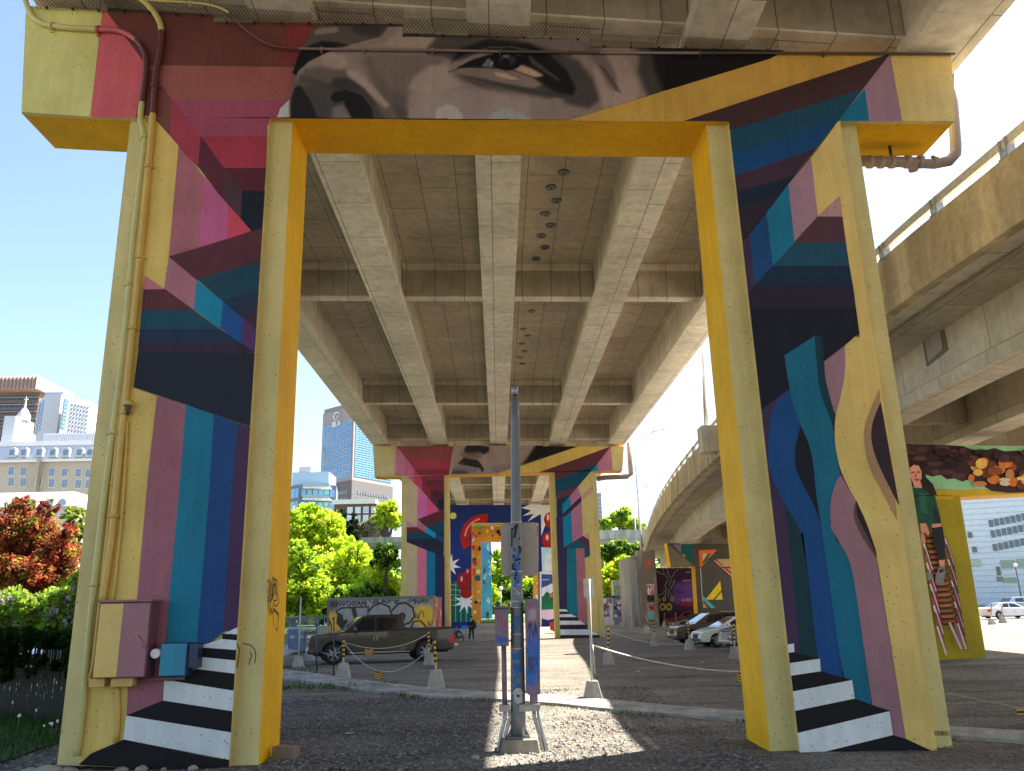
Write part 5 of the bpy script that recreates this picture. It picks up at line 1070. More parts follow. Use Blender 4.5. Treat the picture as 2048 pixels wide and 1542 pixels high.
# ------------------------------------------------------------------ trees
def leaf_cloud(blobs, n, size, cols, shell=.35, flat=.8):
    vol = np.array([b[3]**2.2 for b in blobs]); vol = vol/vol.sum(); V = []; C = []; cnt = (vol*n).astype(int)+1; rg = rng
    allv = []; allc = []
    for b, k in zip(blobs, cnt):
        # sub clumps give the crown an uneven outline
        m_ = max(10, int(k/26)); d = rg.normal(size=(m_, 3)); d /= np.linalg.norm(d, axis=1)[:, None]; rad = b[3]*(rg.uniform(shell, 1.0, (m_, 1))**.6)
        cc = np.array(b[:3])+d*rad*np.array([1, 1, .85]); cr = b[3]*rg.uniform(.10, .26, m_); tone = rg.uniform(.65, 1.3, m_); ci = rg.integers(0, len(cols), m_)
        w_ = rg.integers(0, m_, k); q = rg.normal(size=(k, 3)); q /= np.linalg.norm(q, axis=1)[:, None]; p = cc[w_]+q*(cr[w_]*rg.uniform(.3, 1.1, k)**.7)[:, None]
        nrm = rg.normal(size=(k, 3))+np.array([0, 0, .6]); nrm /= np.linalg.norm(nrm, axis=1)[:, None]; u = np.cross(nrm, rg.normal(size=(k, 3))); u /= np.linalg.norm(u, axis=1)[:, None]; v = np.cross(nrm, u)
        s = (size*rg.uniform(.6, 1.4, k))[:, None]; quad = np.stack([p-u*s, p-v*s*.55, p+u*s, p+v*s*.55], 1)
        col = np.array(cols)[ci[w_]]*(tone[w_]*rg.uniform(.8, 1.2, k))[:, None]; allv.append(quad.reshape(-1, 3)); allc.append(col)
    V = np.concatenate(allv); C = np.clip(np.concatenate(allc), 0, .9); return V, C
def cloud_mesh(name, V, C, m, parent):
    n = len(C); me = bpy.data.meshes.new(name); me.vertices.add(4*n); me.vertices.foreach_set("co", V.astype(np.float32).ravel()); me.loops.add(4*n); me.loops.foreach_set("vertex_index", np.arange(4*n, dtype=np.int32)); me.polygons.add(n)
    me.polygons.foreach_set("loop_start", np.arange(0, 4*n, 4, dtype=np.int32)); me.update(calc_edges=True)
    ca = me.color_attributes.new("Col", 'FLOAT_COLOR', 'CORNER'); arr = np.ones((4*n, 4), np.float32); arr[:, :3] = np.repeat(C, 4, axis=0); ca.data.foreach_set("color", arr.ravel()); me.materials.append(M[m]); me.validate()
    o = bpy.data.objects.new(name, me); COL.objects.link(o); o.parent = parent; o.matrix_parent_inverse = Matrix.Translation(-parent.location); return o
def tree(name, Y, blobs, n, size, cols, lab, cat="tree", trunk=True, grp=None, base=None, tr=None, shell=.3, bark=(.09, .07, .055)):
    B = []
    for x, y, r_ in blobs:
        dy = random.uniform(-.5, .5)*r_/FPX*Y; c = onY(x, y, Y+dy); B.append((c[0], c[1], c[2], r_/FPX*Y))
    if base is None: bx = B[0][0]
    else: bx = onY(base, 1200, Y)[0]
    z0 = gz(bx, Y); root = empty(name, (bx, Y, z0), lab, cat, grp); V, C = leaf_cloud(B, n, size, cols, shell)
    V[:, 2] = np.maximum(V[:, 2], z0+.03); cloud_mesh("crown", V, C, 'leaf', root)
    if trunk:
        R = tr or max(.08, .035*max(b[2] for b in B)); mb = MB(); tz = max(z0+.6, min(b[2] for b in B)); lean = random.uniform(-.3, .3)
        mb.tube([(bx, Y, z0-.1), (bx+lean*.5, Y, (z0+tz)/2), (bx+lean, Y, tz)], [R*1.25, R, R*.8], bark, 8)
        for b in B:
            m1 = Vector((bx+lean, Y, tz*.8+z0*.2)); m2 = Vector(b[:3]); mid = m1.lerp(m2, .5)+Vector((random.uniform(-.3, .3), 0, -.15*b[3])); mb.tube([m1, mid, m2, m2+Vector((0, 0, b[3]*.5))], [R*.6, R*.4, R*.22, R*.08], bark, 6)
            for _ in range(4): e = m2+Vector((random.uniform(-1, 1), random.uniform(-1, 1), random.uniform(-.3, 1)))*b[3]*.75; mb.tube([mid.lerp(m2, .6), e], [R*.18, R*.05], bark, 5)
        mb.build("trunk", 'bark', root)
    return root
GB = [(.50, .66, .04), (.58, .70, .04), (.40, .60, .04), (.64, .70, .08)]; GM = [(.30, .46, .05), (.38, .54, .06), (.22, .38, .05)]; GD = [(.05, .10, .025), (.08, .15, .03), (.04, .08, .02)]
g_ = "green trees standing behind the container and cars"
tree("broadleaf_tree", 140, [(625, 1062, 44), (598, 1052, 40), (658, 1050, 34), (618, 1028, 26), (600, 1095, 40), (655, 1095, 40), (690, 1090, 24)], 24000, .29, GB, "tall bright green tree left of the conifer below the glassy apartment block", grp=g_)
tree("broadleaf_tree", 128, [(690, 1140, 48), (740, 1158, 42), (650, 1150, 46), (715, 1115, 30), (765, 1175, 34), (700, 1195, 40), (650, 1200, 34), (780, 1215, 24)], 28000, .27, GB, "broad bright green tree above the graffiti container", grp=g_)
tree("broadleaf_tree", 100, [(600, 1140, 46), (575, 1180, 40), (625, 1180, 40), (590, 1105, 30), (580, 1215, 30), (615, 1222, 28), (560, 1235, 22)], 18000, .22, GB[:3]+GM, "bright bushy tree beside the yellow leg, left of the container", grp=g_)
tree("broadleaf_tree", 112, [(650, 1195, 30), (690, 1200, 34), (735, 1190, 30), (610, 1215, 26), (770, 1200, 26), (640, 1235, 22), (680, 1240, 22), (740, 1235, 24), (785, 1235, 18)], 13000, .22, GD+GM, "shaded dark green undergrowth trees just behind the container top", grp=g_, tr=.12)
tree("broadleaf_tree", 162, [(772, 1022, 22), (788, 1042, 20), (762, 1045, 20), (785, 1008, 12)], 6000, .3, GB, "round bright green tree right of the dark brick house", grp=g_)
tree("broadleaf_tree", 126, [(772, 1105, 22), (760, 1125, 20), (785, 1125, 16)], 4000, .25, GM+GD, "small mid green tree under the left flyover deck", grp=g_)
tree("blossom_tree", 160, [(728, 1052, 14), (745, 1056, 14), (715, 1062, 12)], 2600, .25, [(.4, .34, .34), (.3, .3, .2), (.2, .25, .1)], "pale blossoming tree in front of the dark brick house")
for x, h0, lab in ((686, 1012, "dark conifer, the taller of two left of the brick house"), (708, 1022, "dark conifer, the shorter of two left of the brick house")):
    Yc = 146; tree("conifer_tree", Yc, [(x, h0+8, 5), (x, h0+20, 8), (x, h0+34, 11), (x, h0+50, 14)], 3500, .25, [(.025, .05, .02), (.04, .08, .03)], lab, grp="pair of dark conifers", shell=.1)
tree("broadleaf_tree", 185, [(1238, 1040, 22), (1262, 1050, 20), (1215, 1050, 18), (1250, 1025, 14), (1282, 1060, 16)], 7000, .36, GM+GB[:1], "large green tree rising behind the right flyover deck", grp=g_)
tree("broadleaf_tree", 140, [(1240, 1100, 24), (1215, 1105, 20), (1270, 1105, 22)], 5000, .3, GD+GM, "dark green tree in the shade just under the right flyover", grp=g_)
tree("broadleaf_tree", 118, [(1238, 1148, 30), (1215, 1165, 26), (1262, 1150, 24), (1250, 1125, 18), (1225, 1185, 22), (1270, 1180, 18), (1245, 1200, 20), (1215, 1210, 16)], 16000, .22, GB, "bright green tree above the graffitied sheds on the right", grp=g_)
tree("broadleaf_tree", 190, [(995, 1108, 14), (1005, 1135, 16), (1025, 1150, 16), (990, 1160, 14), (1060, 1170, 16), (1040, 1180, 16)], 6000, .36, GM+GB[:2], "mid green tree seen through the fourth pier", grp=g_)
tree("broadleaf_tree", 172, [(982, 1178, 13), (990, 1192, 12), (978, 1196, 10)], 3000, .3, GB, "small yellow green bush seen through the fourth pier", grp=g_, tr=.1)
tree("broadleaf_tree", 185, [(1030, 1188, 16), (1010, 1190, 14), (1055, 1192, 14), (1068, 1180, 10)], 4000, .34, GD, "dark hedge of trees at the end of the lot behind the round lamp", grp=g_, tr=.1)
tree("broadleaf_tree", 143, [(640, 1120, 50), (590, 1130, 44), (700, 1120, 40), (740, 1130, 30), (680, 1180, 40), (600, 1190, 40), (780, 1190, 26), (560, 1120, 40)], 26000, .3, GB+GM[:1], "pale green full crown filling the gap between the tall tree and the broad one", grp=g_)
# far wooded slope
V, C = leaf_cloud([(x, 235+random.uniform(0, 20), 9+random.uniform(-2, 4), 13) for x in range(-160, 160, 9)], 60000, .75, GM+GD+GB[:1], .2); rt_ = empty("woodland", (0, 240, 0), "wooded slope closing the view far behind the lot", "woodland"); o = cloud_mesh("tree_crowns", V, C, 'leaf', rt_); rt_['kind'] = 'stuff'; o['kind'] = 'stuff'
# left: red maple, lilac, hedge
RD = [(.42, .10, .05), (.34, .07, .045), (.48, .16, .07), (.34, .38, .06), (.46, .24, .08), (.26, .06, .04)]
tree("maple_tree", 42, [(20, 1060, 62), (75, 1075, 55), (125, 1110, 42), (10, 1140, 50), (70, 1150, 48), (95, 1015, 20), (45, 1010, 24), (150, 1150, 30), (140, 1065, 22), (-40, 1100, 60)], 42000, .085, RD, "red-leaved maple at the left edge in front of the convent", base=60, tr=.1, shell=.15, bark=(.16, .13, .1))
tree("lilac_bush", 40, [(110, 1215, 40), (60, 1212, 34), (150, 1205, 32), (15, 1210, 36), (160, 1160, 22), (-20, 1215, 36), (60, 1245, 30), (110, 1248, 30), (150, 1240, 26), (15, 1245, 30)], 30000, .08, [(.30, .46, .06), (.36, .52, .06), (.2, .36, .05), (.42, .5, .1), (.3, .44, .06), (.5, .5, .46)], "leafy lilac bush with pale flowers beneath the red maple", "bush", base=110, tr=.06, bark=(.2, .17, .14))
tree("green_shrub", 46, [(150, 1035, 26), (165, 1060, 24), (150, 1085, 20)], 3500, .08, [(.3, .36, .06), (.22, .3, .05)], "yellow green shrub top between the maple and the striped pier", "bush", base=160, tr=.05)
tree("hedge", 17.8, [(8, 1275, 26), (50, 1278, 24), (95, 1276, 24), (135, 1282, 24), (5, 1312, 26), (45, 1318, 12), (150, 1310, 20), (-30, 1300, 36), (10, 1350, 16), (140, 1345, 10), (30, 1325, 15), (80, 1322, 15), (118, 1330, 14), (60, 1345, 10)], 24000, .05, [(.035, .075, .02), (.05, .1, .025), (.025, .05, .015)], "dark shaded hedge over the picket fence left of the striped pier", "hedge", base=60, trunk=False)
root = empty("picket_fence", (-13.5, 18.2, .6), "old dark picket fence smothered by the hedge", "fence")
for k in range(44):
    p = onY(-20+k*4.1+random.uniform(-.6, .6), 1360, 18.5); zt = onY(60, 1272+random.uniform(-4, 4), 18.5)[2]; mb = MB(); t_ = random.uniform(-.03, .03); mb.hexa([(p[0]-.016, 18.48, gz(p[0], 18)), (p[0]+.016, 18.48, gz(p[0], 18)), (p[0]+.016, 18.5, gz(p[0], 18)), (p[0]-.016, 18.5, gz(p[0], 18))], [(p[0]-.014+t_, 18.48, zt), (p[0]+.014+t_, 18.48, zt), (p[0]+.014+t_, 18.5, zt), (p[0]-.014+t_, 18.5, zt)], (.035, .03, .026)); mb.build("picket", 'flat', root)
mb = MB(); p, q = onY(-25, 1290, 18.54), onY(160, 1290, 18.54)
for dz in (0, -.55): mb.box(p[0], q[0], 18.51, 18.55, p[2]+dz, p[2]+dz+.04, (.035, .03, .026))
mb.build("rail", 'flat', root)
# dandelion heads in the grass: things one could count
dp = None
for k in range(80):
    x, y = (random.uniform(5, 118), random.gauss(1388, 13)) if k < 70 else (random.uniform(5, 120), random.uniform(1420, 1490)); g0 = ong(x, y+12); h = random.uniform(.2, .36)
    if dp is None:
        mb = MB(); mb.tube([(0, 0, 0), (.01, 0, .2)], .003, (.2, .25, .1), 4); st = mb.build("stem", 'flat'); mb = MB(); mb.ball((.01, 0, .215), .022, (.8, .82, .78), n=7, m=5); hd = mb.build("seed_head", 'flat')
        dp = empty("dandelion", (0, 0, 0), "white dandelion seed head in the shaded grass left of the pier", "flower", "dandelions in the shaded grass"); st.parent = dp; hd.parent = dp; o = dp
    else: o = copy_tree(dp)
    o.location = g0; o.scale = (1, 1, h/.2)

V, C = leaf_cloud([(onY(x, y, 56)[0], 56, onY(x, y, 56)[2], r_/FPX*56) for x, y, r_ in ((-20, 1190, 40), (30, 1200, 40), (80, 1195, 38), (130, 1200, 40), (175, 1190, 36), (20, 1150, 30), (100, 1160, 28), (160, 1150, 26))], 16000, .16, GB+GM, .2); bk_ = empty("shrubbery", (-37, 56, 1), "mass of bright shrubs filling the gap behind the lilac and maple", "shrubbery"); o = cloud_mesh("foliage", V, C, 'leaf', bk_); bk_['kind'] = 'stuff'; o['kind'] = 'stuff'
# ------------------------------------------------------------------ conduits, cabinets and drain pipe on the first pier
def pipe(name, pts, Y, r, cols, lab, cat="conduit", grp=None, clamps=()):
    """pts: photo points on the plane Y; cols: list of (first point index, colour)"""
    P = [Vector(onY(x, y, Y)) for x, y in pts]
    dense = []; cs = []; src = []
    for i in range(len(P)-1):
        n = max(2, int((P[i+1]-P[i]).length/.15))
        p0, p3 = P[max(0, i-1)], P[min(len(P)-1, i+2)]
        for k in range(n):
            t = k/n; dense.append(.5*((2*P[i])+(P[i+1]-p0)*t+(2*p0-5*P[i]+4*P[i+1]-p3)*t*t+(3*P[i]-p0-3*P[i+1]+p3)*t**3)); src.append(i)
    dense.append(P[-1]); src.append(len(P)-1)
    for s_ in src: cs.append(alb([c for i, c in cols if i <= s_][-1]))
    mb = MB(); mb.tube(dense, r, cs[0], 8, cs=cs); o = mb.build(name, 'satin'); tag(o, lab, cat, grp)
    for t in clamps:
        k = int(t*(len(dense)-2)); d = (dense[k+1]-dense[k]).normalized(); mb = MB(); mb.tube([dense[k]-d*.03, dense[k]+d*.03], r*1.35, cs[k], 8)
        s_ = d.cross(Vector((0, 1, 0))); s_ = s_.normalized() if s_.length > .1 else Vector((1, 0, 0)); q = dense[k]; mb.box(q.x-.015-abs(s_.x)*r*2, q.x+.015+abs(s_.x)*r*2, Y+r*.5, Y+r+.02, q.z-.015-abs(s_.z)*r*2, q.z+.015+abs(s_.z)*r*2, cs[k]); mb.build("clamp", 'satin', o)
    return o
OL_, OC_, PK_, MN_ = (150, 142, 86), (160, 132, 66), (150, 72, 74), (86, 48, 46)
cg = "painted conduits running down the left leg"
pipe("conduit", [(49, -8), (58, 22), (78, 44), (120, 54), (195, 59), (240, 62), (272, 80), (290, 108), (291, 150), (284, 205), (281, 240), (289, 275), (284, 330), (268, 470), (247, 700), (212, 967), (183, 1220), (165, 1417), (153, 1512)], Y1-.07, .058, [(0, OL_), (4, PK_), (6, MN_), (9, OL_)], "thick outer conduit that bends off the cap and drops along the olive leg edge", grp=cg, clamps=(.06, .12, .3, .5, .68, .85))
pipe("conduit", [(262, -14), (292, 6), (315, 35), (323, 62), (319, 110), (311, 150), (306, 228), (300, 300), (281, 500), (259, 720), (236, 940), (222, 1080), (204, 1204)], Y1-.07, .062, [(0, OL_), (3, MN_), (6, OC_)], "ochre conduit curving from the netting down to the top of the big cabinet", grp=cg, clamps=(.2, .35, .5, .62, .75, .9))
pipe("conduit", [(301, 232), (296, 290), (274, 500), (250, 735), (227, 945), (212, 1090), (196, 1240), (184, 1340), (172, 1368)], Y1-.06, .035, [(0, OC_)], "thin ochre conduit squeezed between the two thick ones", grp=cg, clamps=(.4, .7))
pipe("conduit", [(255, 842), (252, 900), (247, 990), (238, 1090), (226, 1200)], Y1-.06, .022, [(0, OC_)], "slender ochre conduit hanging from the small photocell", grp=cg)
pipe("conduit", [(235, 1372), (235, 1400), (236, 1440), (231, 1485)], Y1-.06, .045, [(0, OC_)], "short ochre conduit going into the ground under the big cabinet", grp=cg)
pipe("conduit", [(225, -12), (300, 0), (380, 5), (425, 11), (458, 25), (482, 51), (513, 75), (547, 92), (598, 97), (700, 98.5), (850, 100), (1000, 103), (1200, 105), (1400, 106), (1600, 106), (1780, 107), (1910, 108)], Y1-.13, .028, [(0, OL_), (4, MN_), (8, (104, 88, 84)), (11, (70, 62, 60)), (12, (110, 96, 90)), (13, (60, 56, 46))], "thin conduit running across the top of the painted face", grp=cg, clamps=(.1, .25, .3, .38, .46, .55, .7, .85))
# photocell
p = onY(256, 812, Y1-.1); mb = MB(); mb.tube([(p[0], p[1], p[2]-.16), (p[0], p[1], p[2]-.02), (p[0], p[1], p[2])], [.035, .05, .06], (.1, .1, .09), 10); mb.tube([(p[0], p[1], p[2]), (p[0], p[1], p[2]+.1)], [.09, .085], alb(OC_), 12); tag(mb.build("photocell", 'satin'), "small ochre photocell cap on the left leg above its thin conduit", "sensor")
def cabinet(name, front, depth, cols, split, lab, K=2.0):
    """front: four photo points (tl,tr,br,bl) on its front plane"""
    Yf = Y1-depth; F = [Vector(onY(x, y, Yf)) for x, y in front]; root = empty(name, ((F[0].x+F[2].x)/2, Y1-depth/2, F[2].z), lab, "electrical cabinet", "electrical cabinets on the left leg")
    z0, z1 = (F[2].z+F[3].z)/2, (F[0].z+F[1].z)/2; x0, x1 = (F[0].x+F[3].x)/2, (F[1].x+F[2].x)/2; xs_ = x0+(x1-x0)*split
    mb = MB(); mb.box(x0, x1, Yf+.02, Y1-.004, z0, z1, alb(cols[2], K)); mb.build("housing", 'satin', root, bevel=.01)
    mb = MB(); mb.box(x0+.015, xs_, Yf-.005, Yf+.018, z0+.02, z1-.02, alb(cols[0], K)); mb.box(xs_+.0005, x1-.015, Yf-.005, Yf+.018, z0+.02, z1-.02, alb(cols[1], K)); mb.build("door", 'satin', root)
    return root, x0, x1, z0, z1, Yf
rc, x0, x1, z0, z1, Yf = cabinet("electrical_cabinet", [(200, 1206), (303, 1203), (289, 1356), (184, 1357)], .42, [(172, 144, 78), (128, 82, 88), (92, 60, 68)], .46, "large cabinet split ochre and mauve on the left leg")
mb = MB(); mb.box(x0-.03, x1+.03, Yf-.04, Y1-.004, z1+.002, z1+.04, alb((120, 84, 80))); mb.build("lid", 'satin', rc, bevel=.008)
mb = MB(); a1, b1 = onY(273, 1272, Yf-.03), onY(291, 1297, Yf-.03); mb.tube([a1, b1], .018, alb((140, 96, 98)), 6); mb.tube([a1, (a1[0], Yf, a1[2])], .022, alb((140, 96, 98)), 6); mb.build("handle", 'satin', rc)
for xx in ((x0+.1, x0+.35), (x0+.45, x0+.8)):
    mb = MB(); mb.box(xx[0]-.2, xx[1]-.2, Y1-.3, Y1-.12, z0-.14, z0-.005, alb(OC_)); mb.build("junction_box", 'satin', rc, bevel=.01)
rc2, x0, x1, z0, z1, Yf = cabinet("electrical_cabinet", [(324, 1286), (376, 1285), (370, 1353), (313, 1354)], .34, [(20, 108, 132), (20, 104, 128), (28, 48, 84)], .5, "small teal and blue box on the left leg beside the painted stairs")
mb = MB(); mb.box(x1+.002, x1+.16, Y1-.3, Y1-.05, z0+.12, z1-.02, alb((26, 40, 72))); mb.build("side_box", 'satin', rc2, bevel=.015)
mb = MB(); p = onY(312, 1307, Yf+.02); mb.tube([(p[0], Yf+.14, p[2]), (p[0], Yf-.02, p[2])], .075, alb((176, 170, 165)), 14); mb.build("meter_dial", 'satin', rc2)
mb = MB(); mb.tube([(x0-.45, Y1-.12, z0-.06), (x0+.1, Y1-.12, z0-.04), (x0+.35, Y1-.12, z0-.04)], .03, alb((110, 76, 80)), 6); mb.build("feed_pipe", 'satin', rc2)
# drain pipe behind the right end of the cap
YP = Y1+1.0
mb = MB(); path = [(1905, 150), (1907, 225), (1912, 290), (1911, 308), (1898, 322), (1870, 327), (1800, 324), (1715, 322)]
mb.tube([Vector(onY(x, y, YP)) for x, y in path], .115, (.30, .22, .17), 12); dp_ = mb.build("drain_pipe", 'satin'); tag(dp_, "brown drain pipe bending under the right end of the painted cap", "drain pipe")
for x in (1740, 1762, 1784, 1815, 1840, 1868): q = Vector(onY(x, 324, YP)); mb = MB(); mb.tube([q-Vector((.05, 0, 0)), q+Vector((.05, 0, 0))], .14, (.33, .26, .21), 12); mb.build("pipe_collar", 'satin', dp_)
q = Vector(onY(1826, 336, YP)); mb = MB(); mb.tube([q+Vector((0, 0, .1)), q-Vector((0, 0, .06))], .1, (.3, .22, .17), 10); mb.build("clean_out", 'satin', dp_); q = Vector(onY(1784, 322, YP)); mb = MB(); mb.tube([q, q+Vector((0, 0, .42))], .03, (.08, .07, .06), 6); mb.build("hanger", 'steel', dp_)
YP2 = Y2+1.5; mb = MB(); mb.tube([Vector(onY(x, y, YP2)) for x, y in ((1258, 885), (1262, 948), (1254, 953), (1210, 955), (1194, 958))], .2, (.26, .19, .15), 8); tag(mb.build("drain_pipe", 'satin'), "drain pipe hanging at the right end of the second pier's cap", "drain pipe")
# ------------------------------------------------------------------ pole with boxes
pb = ong(1045, 1500); YQ = pb[1]
root = empty("utility_pole", (pb[0], YQ, pb[2]), "grey steel pole with tags and banding standing in the patch of sunlight", "utility pole")
def pz(x, y): return onY(x, y, YQ)
X0 = pz(1036, 1440)[0]; zb = pz(1036, 1466)[2]; ztop = pz(1029, 800)[2]; xt = pz(1030, 800)[0]
mb = MB(); c0, c1, g0, g1 = pz(1000, 1500)[0], pz(1078, 1500)[0], pb[2]-.1, pz(1040, 1474)[2]
mb.hexa([(c0-.03, YQ-.35, g0), (c1+.03, YQ-.35, g0), (c1+.03, YQ+.35, g0), (c0-.03, YQ+.35, g0)], [(c0+.04, YQ-.3, g1), (c1-.03, YQ-.3, g1), (c1-.03, YQ+.3, g1), (c0+.04, YQ+.3, g1)], (.34, .30, .24)); mb.build("footing", 'fascia', root, bevel=.02)
mb = MB(); mb.box(X0-.2, X0+.2, YQ-.2, YQ+.2, g1+.002, g1+.03, (.2, .2, .2))
for sx in (-1, 1):
    for sy in (-1, 1): mb.prism([(X0+sx*.12, YQ+sy*.02, g1+.03), (X0+sx*.19, YQ+sy*.02, g1+.03), (X0+sx*.12, YQ+sy*.02, g1+.16)], (0, .02*sy, 0), (.25, .25, .25))
mb.build("base_plate", 'steel', root)
mb = MB(); n = 14; mb.tube([(X0+(xt-X0)*k/n, YQ, g1+.03+(ztop-g1-.03)*k/n) for k in range(n+1)], [.135-(.135-.075)*k/n for k in range(n+1)], (.17, .18, .19), 20); mb.build("pole_shaft", 'satin', root)
mb = MB(); mb.tube([(xt, YQ, ztop), (xt, YQ, ztop+.1)], [.05, .045], (.1, .1, .1), 8); mb.tube([(xt, YQ, ztop+.1), (xt, YQ, ztop+.26)], .07, (.4, .42, .45), 10); mb.build("pole_cap", 'steel', root)
def polex(z): t = (z-g1)/(ztop-g1); return X0+(xt-X0)*t, .135-.06*t
for y in (1045, 1143, 1203, 1215, 1268, 1297, 1385):
    z = pz(1032, y)[2]; x, r_ = polex(z); mb = MB(); mb.tube([(x, YQ, z-.012), (x, YQ, z+.012)], r_+.006, (.6, .6, .6), 20); mb.build("steel_band", 'steel', root)
z = pz(1034, 1390)[2]; x, r_ = polex(z); mb = MB(); mb.prism([(x+.075*math.cos(t), YQ-r_-.03, z+(.06 if math.sin(t) > 0 else -.06)+.07*math.sin(t)) for t in np.linspace(0, 6.28, 17)[:-1]], (0, .06, 0), (.42, .42, .4)); hh_ = mb.build("hand_hole_cover", 'steel', root); mb = MB(); mb.tube([(x, YQ-r_-.034, z), (x, YQ-r_-.031, z)], .025, (.02, .02, .02), 10); mb.build("lock_hole", 'flat', hh_)
PL = [0]
def pole_paint(strokes, col, wd, name):
    mb = MB(); PL[0] += .0025
    for p_ in strokes:
        for i in range(len(p_)-1):
            (x1_, y1_), (x2_, y2_) = p_[i], p_[i+1]; L_ = math.hypot(x2_-x1_, y2_-y1_) or 1; nx, ny = -(y2_-y1_)/L_*wd/2, (x2_-x1_)/L_*wd/2; q = []
            for a_, b_ in ((x1_+nx, y1_+ny), (x1_-nx, y1_-ny), (x2_-nx, y2_-ny), (x2_+nx, y2_+ny)):
                X, _, Z = pz(a_, b_); x, r_ = polex(Z); dx = max(-r_*.97, min(r_*.97, X-x)); q.append((x+dx*1.02, YQ-math.sqrt(max(0, (r_*1.015)**2-dx*dx))-.003-PL[0], Z))
            mb.face(q, alb(col, 1.8))
    mb.build(name, 'flat', root)
pole_paint([[(1033, 1047), (1034, 1142)]], (128, 124, 128), 19.5, "pale_paint_patch")
pole_paint([[(1030, 1100), (1037, 1112)], [(1028, 1132), (1038, 1140)], [(1030, 1150), (1036, 1165), (1030, 1178)]], (46, 92, 160), 6, "blue_fill")
pole_paint([[(1024, 1060), (1034, 1050), (1028, 1075), (1040, 1078)], [(1027, 1100), (1040, 1094), (1040, 1106), (1026, 1112), (1030, 1122), (1041, 1118)], [(1040, 1126), (1027, 1128), (1025, 1138), (1033, 1140), (1030, 1160)], [(1024, 1150), (1036, 1165)], [(1022, 1058), (1022, 1095)]], (14, 12, 16), 4.6, "black_tag")
rr_ = random.Random(9)
pole_paint([[(1026+rr_.uniform(0, 16), y+rr_.uniform(-9, 9)) for _ in range(5)] for y in (1115, 1135, 1150, 1165, 1240, 1255, 1310, 1328, 1340, 1356, 1370)], (34, 86, 150), 3, "blue_tag")
pole_paint(letters("KAC", 1026, 1305, 17, 12)+letters("SD", 1027, 1330, 16, 14)+letters("C", 1028, 1352, 14, 16), (30, 84, 150), 3, "blue_letters")
pole_paint([[(1025+rr_.uniform(0, 17), y+rr_.uniform(-6, 6)) for _ in range(6)] for y in (1172, 1180, 1188)], (150, 152, 150), .8, "pale_scratches")
LIL = (104, 88, 104)
def pole_box(px0, px1, py0, py1, dpt, lab, seed, side, name="electrical_box", lid=False):
    a1, b1 = onY(px0, py0, YQ-.2), onY(px1, py1, YQ-.2); r2 = empty(name, ((a1[0]+b1[0])/2, YQ-.1, b1[2]), lab, "electrical box")
    mb = MB(); mb.box(a1[0], b1[0], YQ-.2, YQ-.2+dpt, b1[2], a1[2], alb(LIL, 1.7)); mb.build("housing", 'satin', r2, bevel=.012)
    cv = Canvas(px0+1, py0+2, px1-1, py1-2, .5, LIL, 1.7)
    scribble(cv, px0+3, py0+6, px1-px0-6, (py1-py0)*.42, (150, 24, 60), 1.5, 4, seed)
    if seed == 2:
        scribble(cv, px0+2, py0+50, px1-px0-5, (py1-py0)*.62, (34, 78, 150), 4.4, 7, 21); scribble(cv, px0+2, py0+90, px1-px0-5, (py1-py0)*.45, (30, 84, 156), 3.6, 7, 22); scribble(cv, px0+5, py0+45, px1-px0-12, 30, (22, 20, 26), 1.4, 5, 23); scribble(cv, px0+6, py0+110, px1-px0-14, 40, (22, 20, 26), 1.2, 4, 24)
        cv.poly((160, 156, 160), [(px0+8, py0+18), (px1-8, py0+20), (px1-8, py0+40), (px0+6, py0+44)], 3, .5)
    else: scribble(cv, px0+2, py1-20, px1-px0-5, 16, (28, 74, 150), 2.6, 5, 31)
    cv.build("spray_tags", lambda x, y: (lambda p_: (p_[0], p_[1], p_[2]))(onY(x, y, YQ-.206)), 'satin', r2)
    if lid: mb = MB(); mb.box(a1[0]-.05, b1[0]+.03, YQ-.26, YQ-.18+dpt, a1[2]+.001, a1[2]+.03, (.1, .11, .09)); mb.build("lid", 'satin', r2)
    return r2, a1, b1
bxl, a1, b1 = pole_box(989, 1018, 1217, 1292, .28, "short lilac box with red tags strapped left of the pole", 1, -1, lid=True)
mb = MB(); xm = (a1[0]+b1[0])/2+.03; mb.tube([(xm, YQ-.05, b1[2]), (xm, YQ-.05, pz(1015, 1415)[2])], .045, alb(LIL, 1.7), 8); mb.build("riser", 'satin', bxl)
bxr, a2, b2 = pole_box(1050, 1081, 1198, 1389, .3, "tall lilac box covered in blue spray paint right of the pole", 2, 1)
mb = MB(); xm2 = (a2[0]+b2[0])/2; mb.box(xm2-.07, xm2+.07, YQ-.1, YQ+.05, pz(1066, 1418)[2], b2[2]-.003, (.24, .18, .2)); mb.build("riser", 'satin', bxr)
mb = MB(); zc = pz(1036, 1415)[2]; mb.box(xm-.1, X0-.14, YQ-.14, YQ+.02, zc-.05, zc+.06, (.42, .40, .38)); mb.box(X0+.02, xm2+.1, YQ-.16, YQ-.02, zc-.05, zc+.06, (.42, .40, .38)); mb.build("cross_fitting", 'steel', root)
for sx, s_, e_ in ((-1, xm, pz(992, 1508)), (-1, xm+.09, pz(999, 1508)), (1, xm2, pz(1090, 1508)), (1, xm2+.08, pz(1096, 1506))):
    mb = MB(); z_ = zc-.02; mb.tube([(s_, YQ-.05, z_), (s_, YQ-.05, z_-.14), (s_+(e_[0]-s_)*.45, YQ-.1, z_-.4), (s_+(e_[0]-s_)*.85, YQ-.12, z_-.72), (e_[0], YQ-.12, pb[2]-.05)], .032, (.42, .41, .40), 8); mb.build("ground_conduit", 'steel', root)
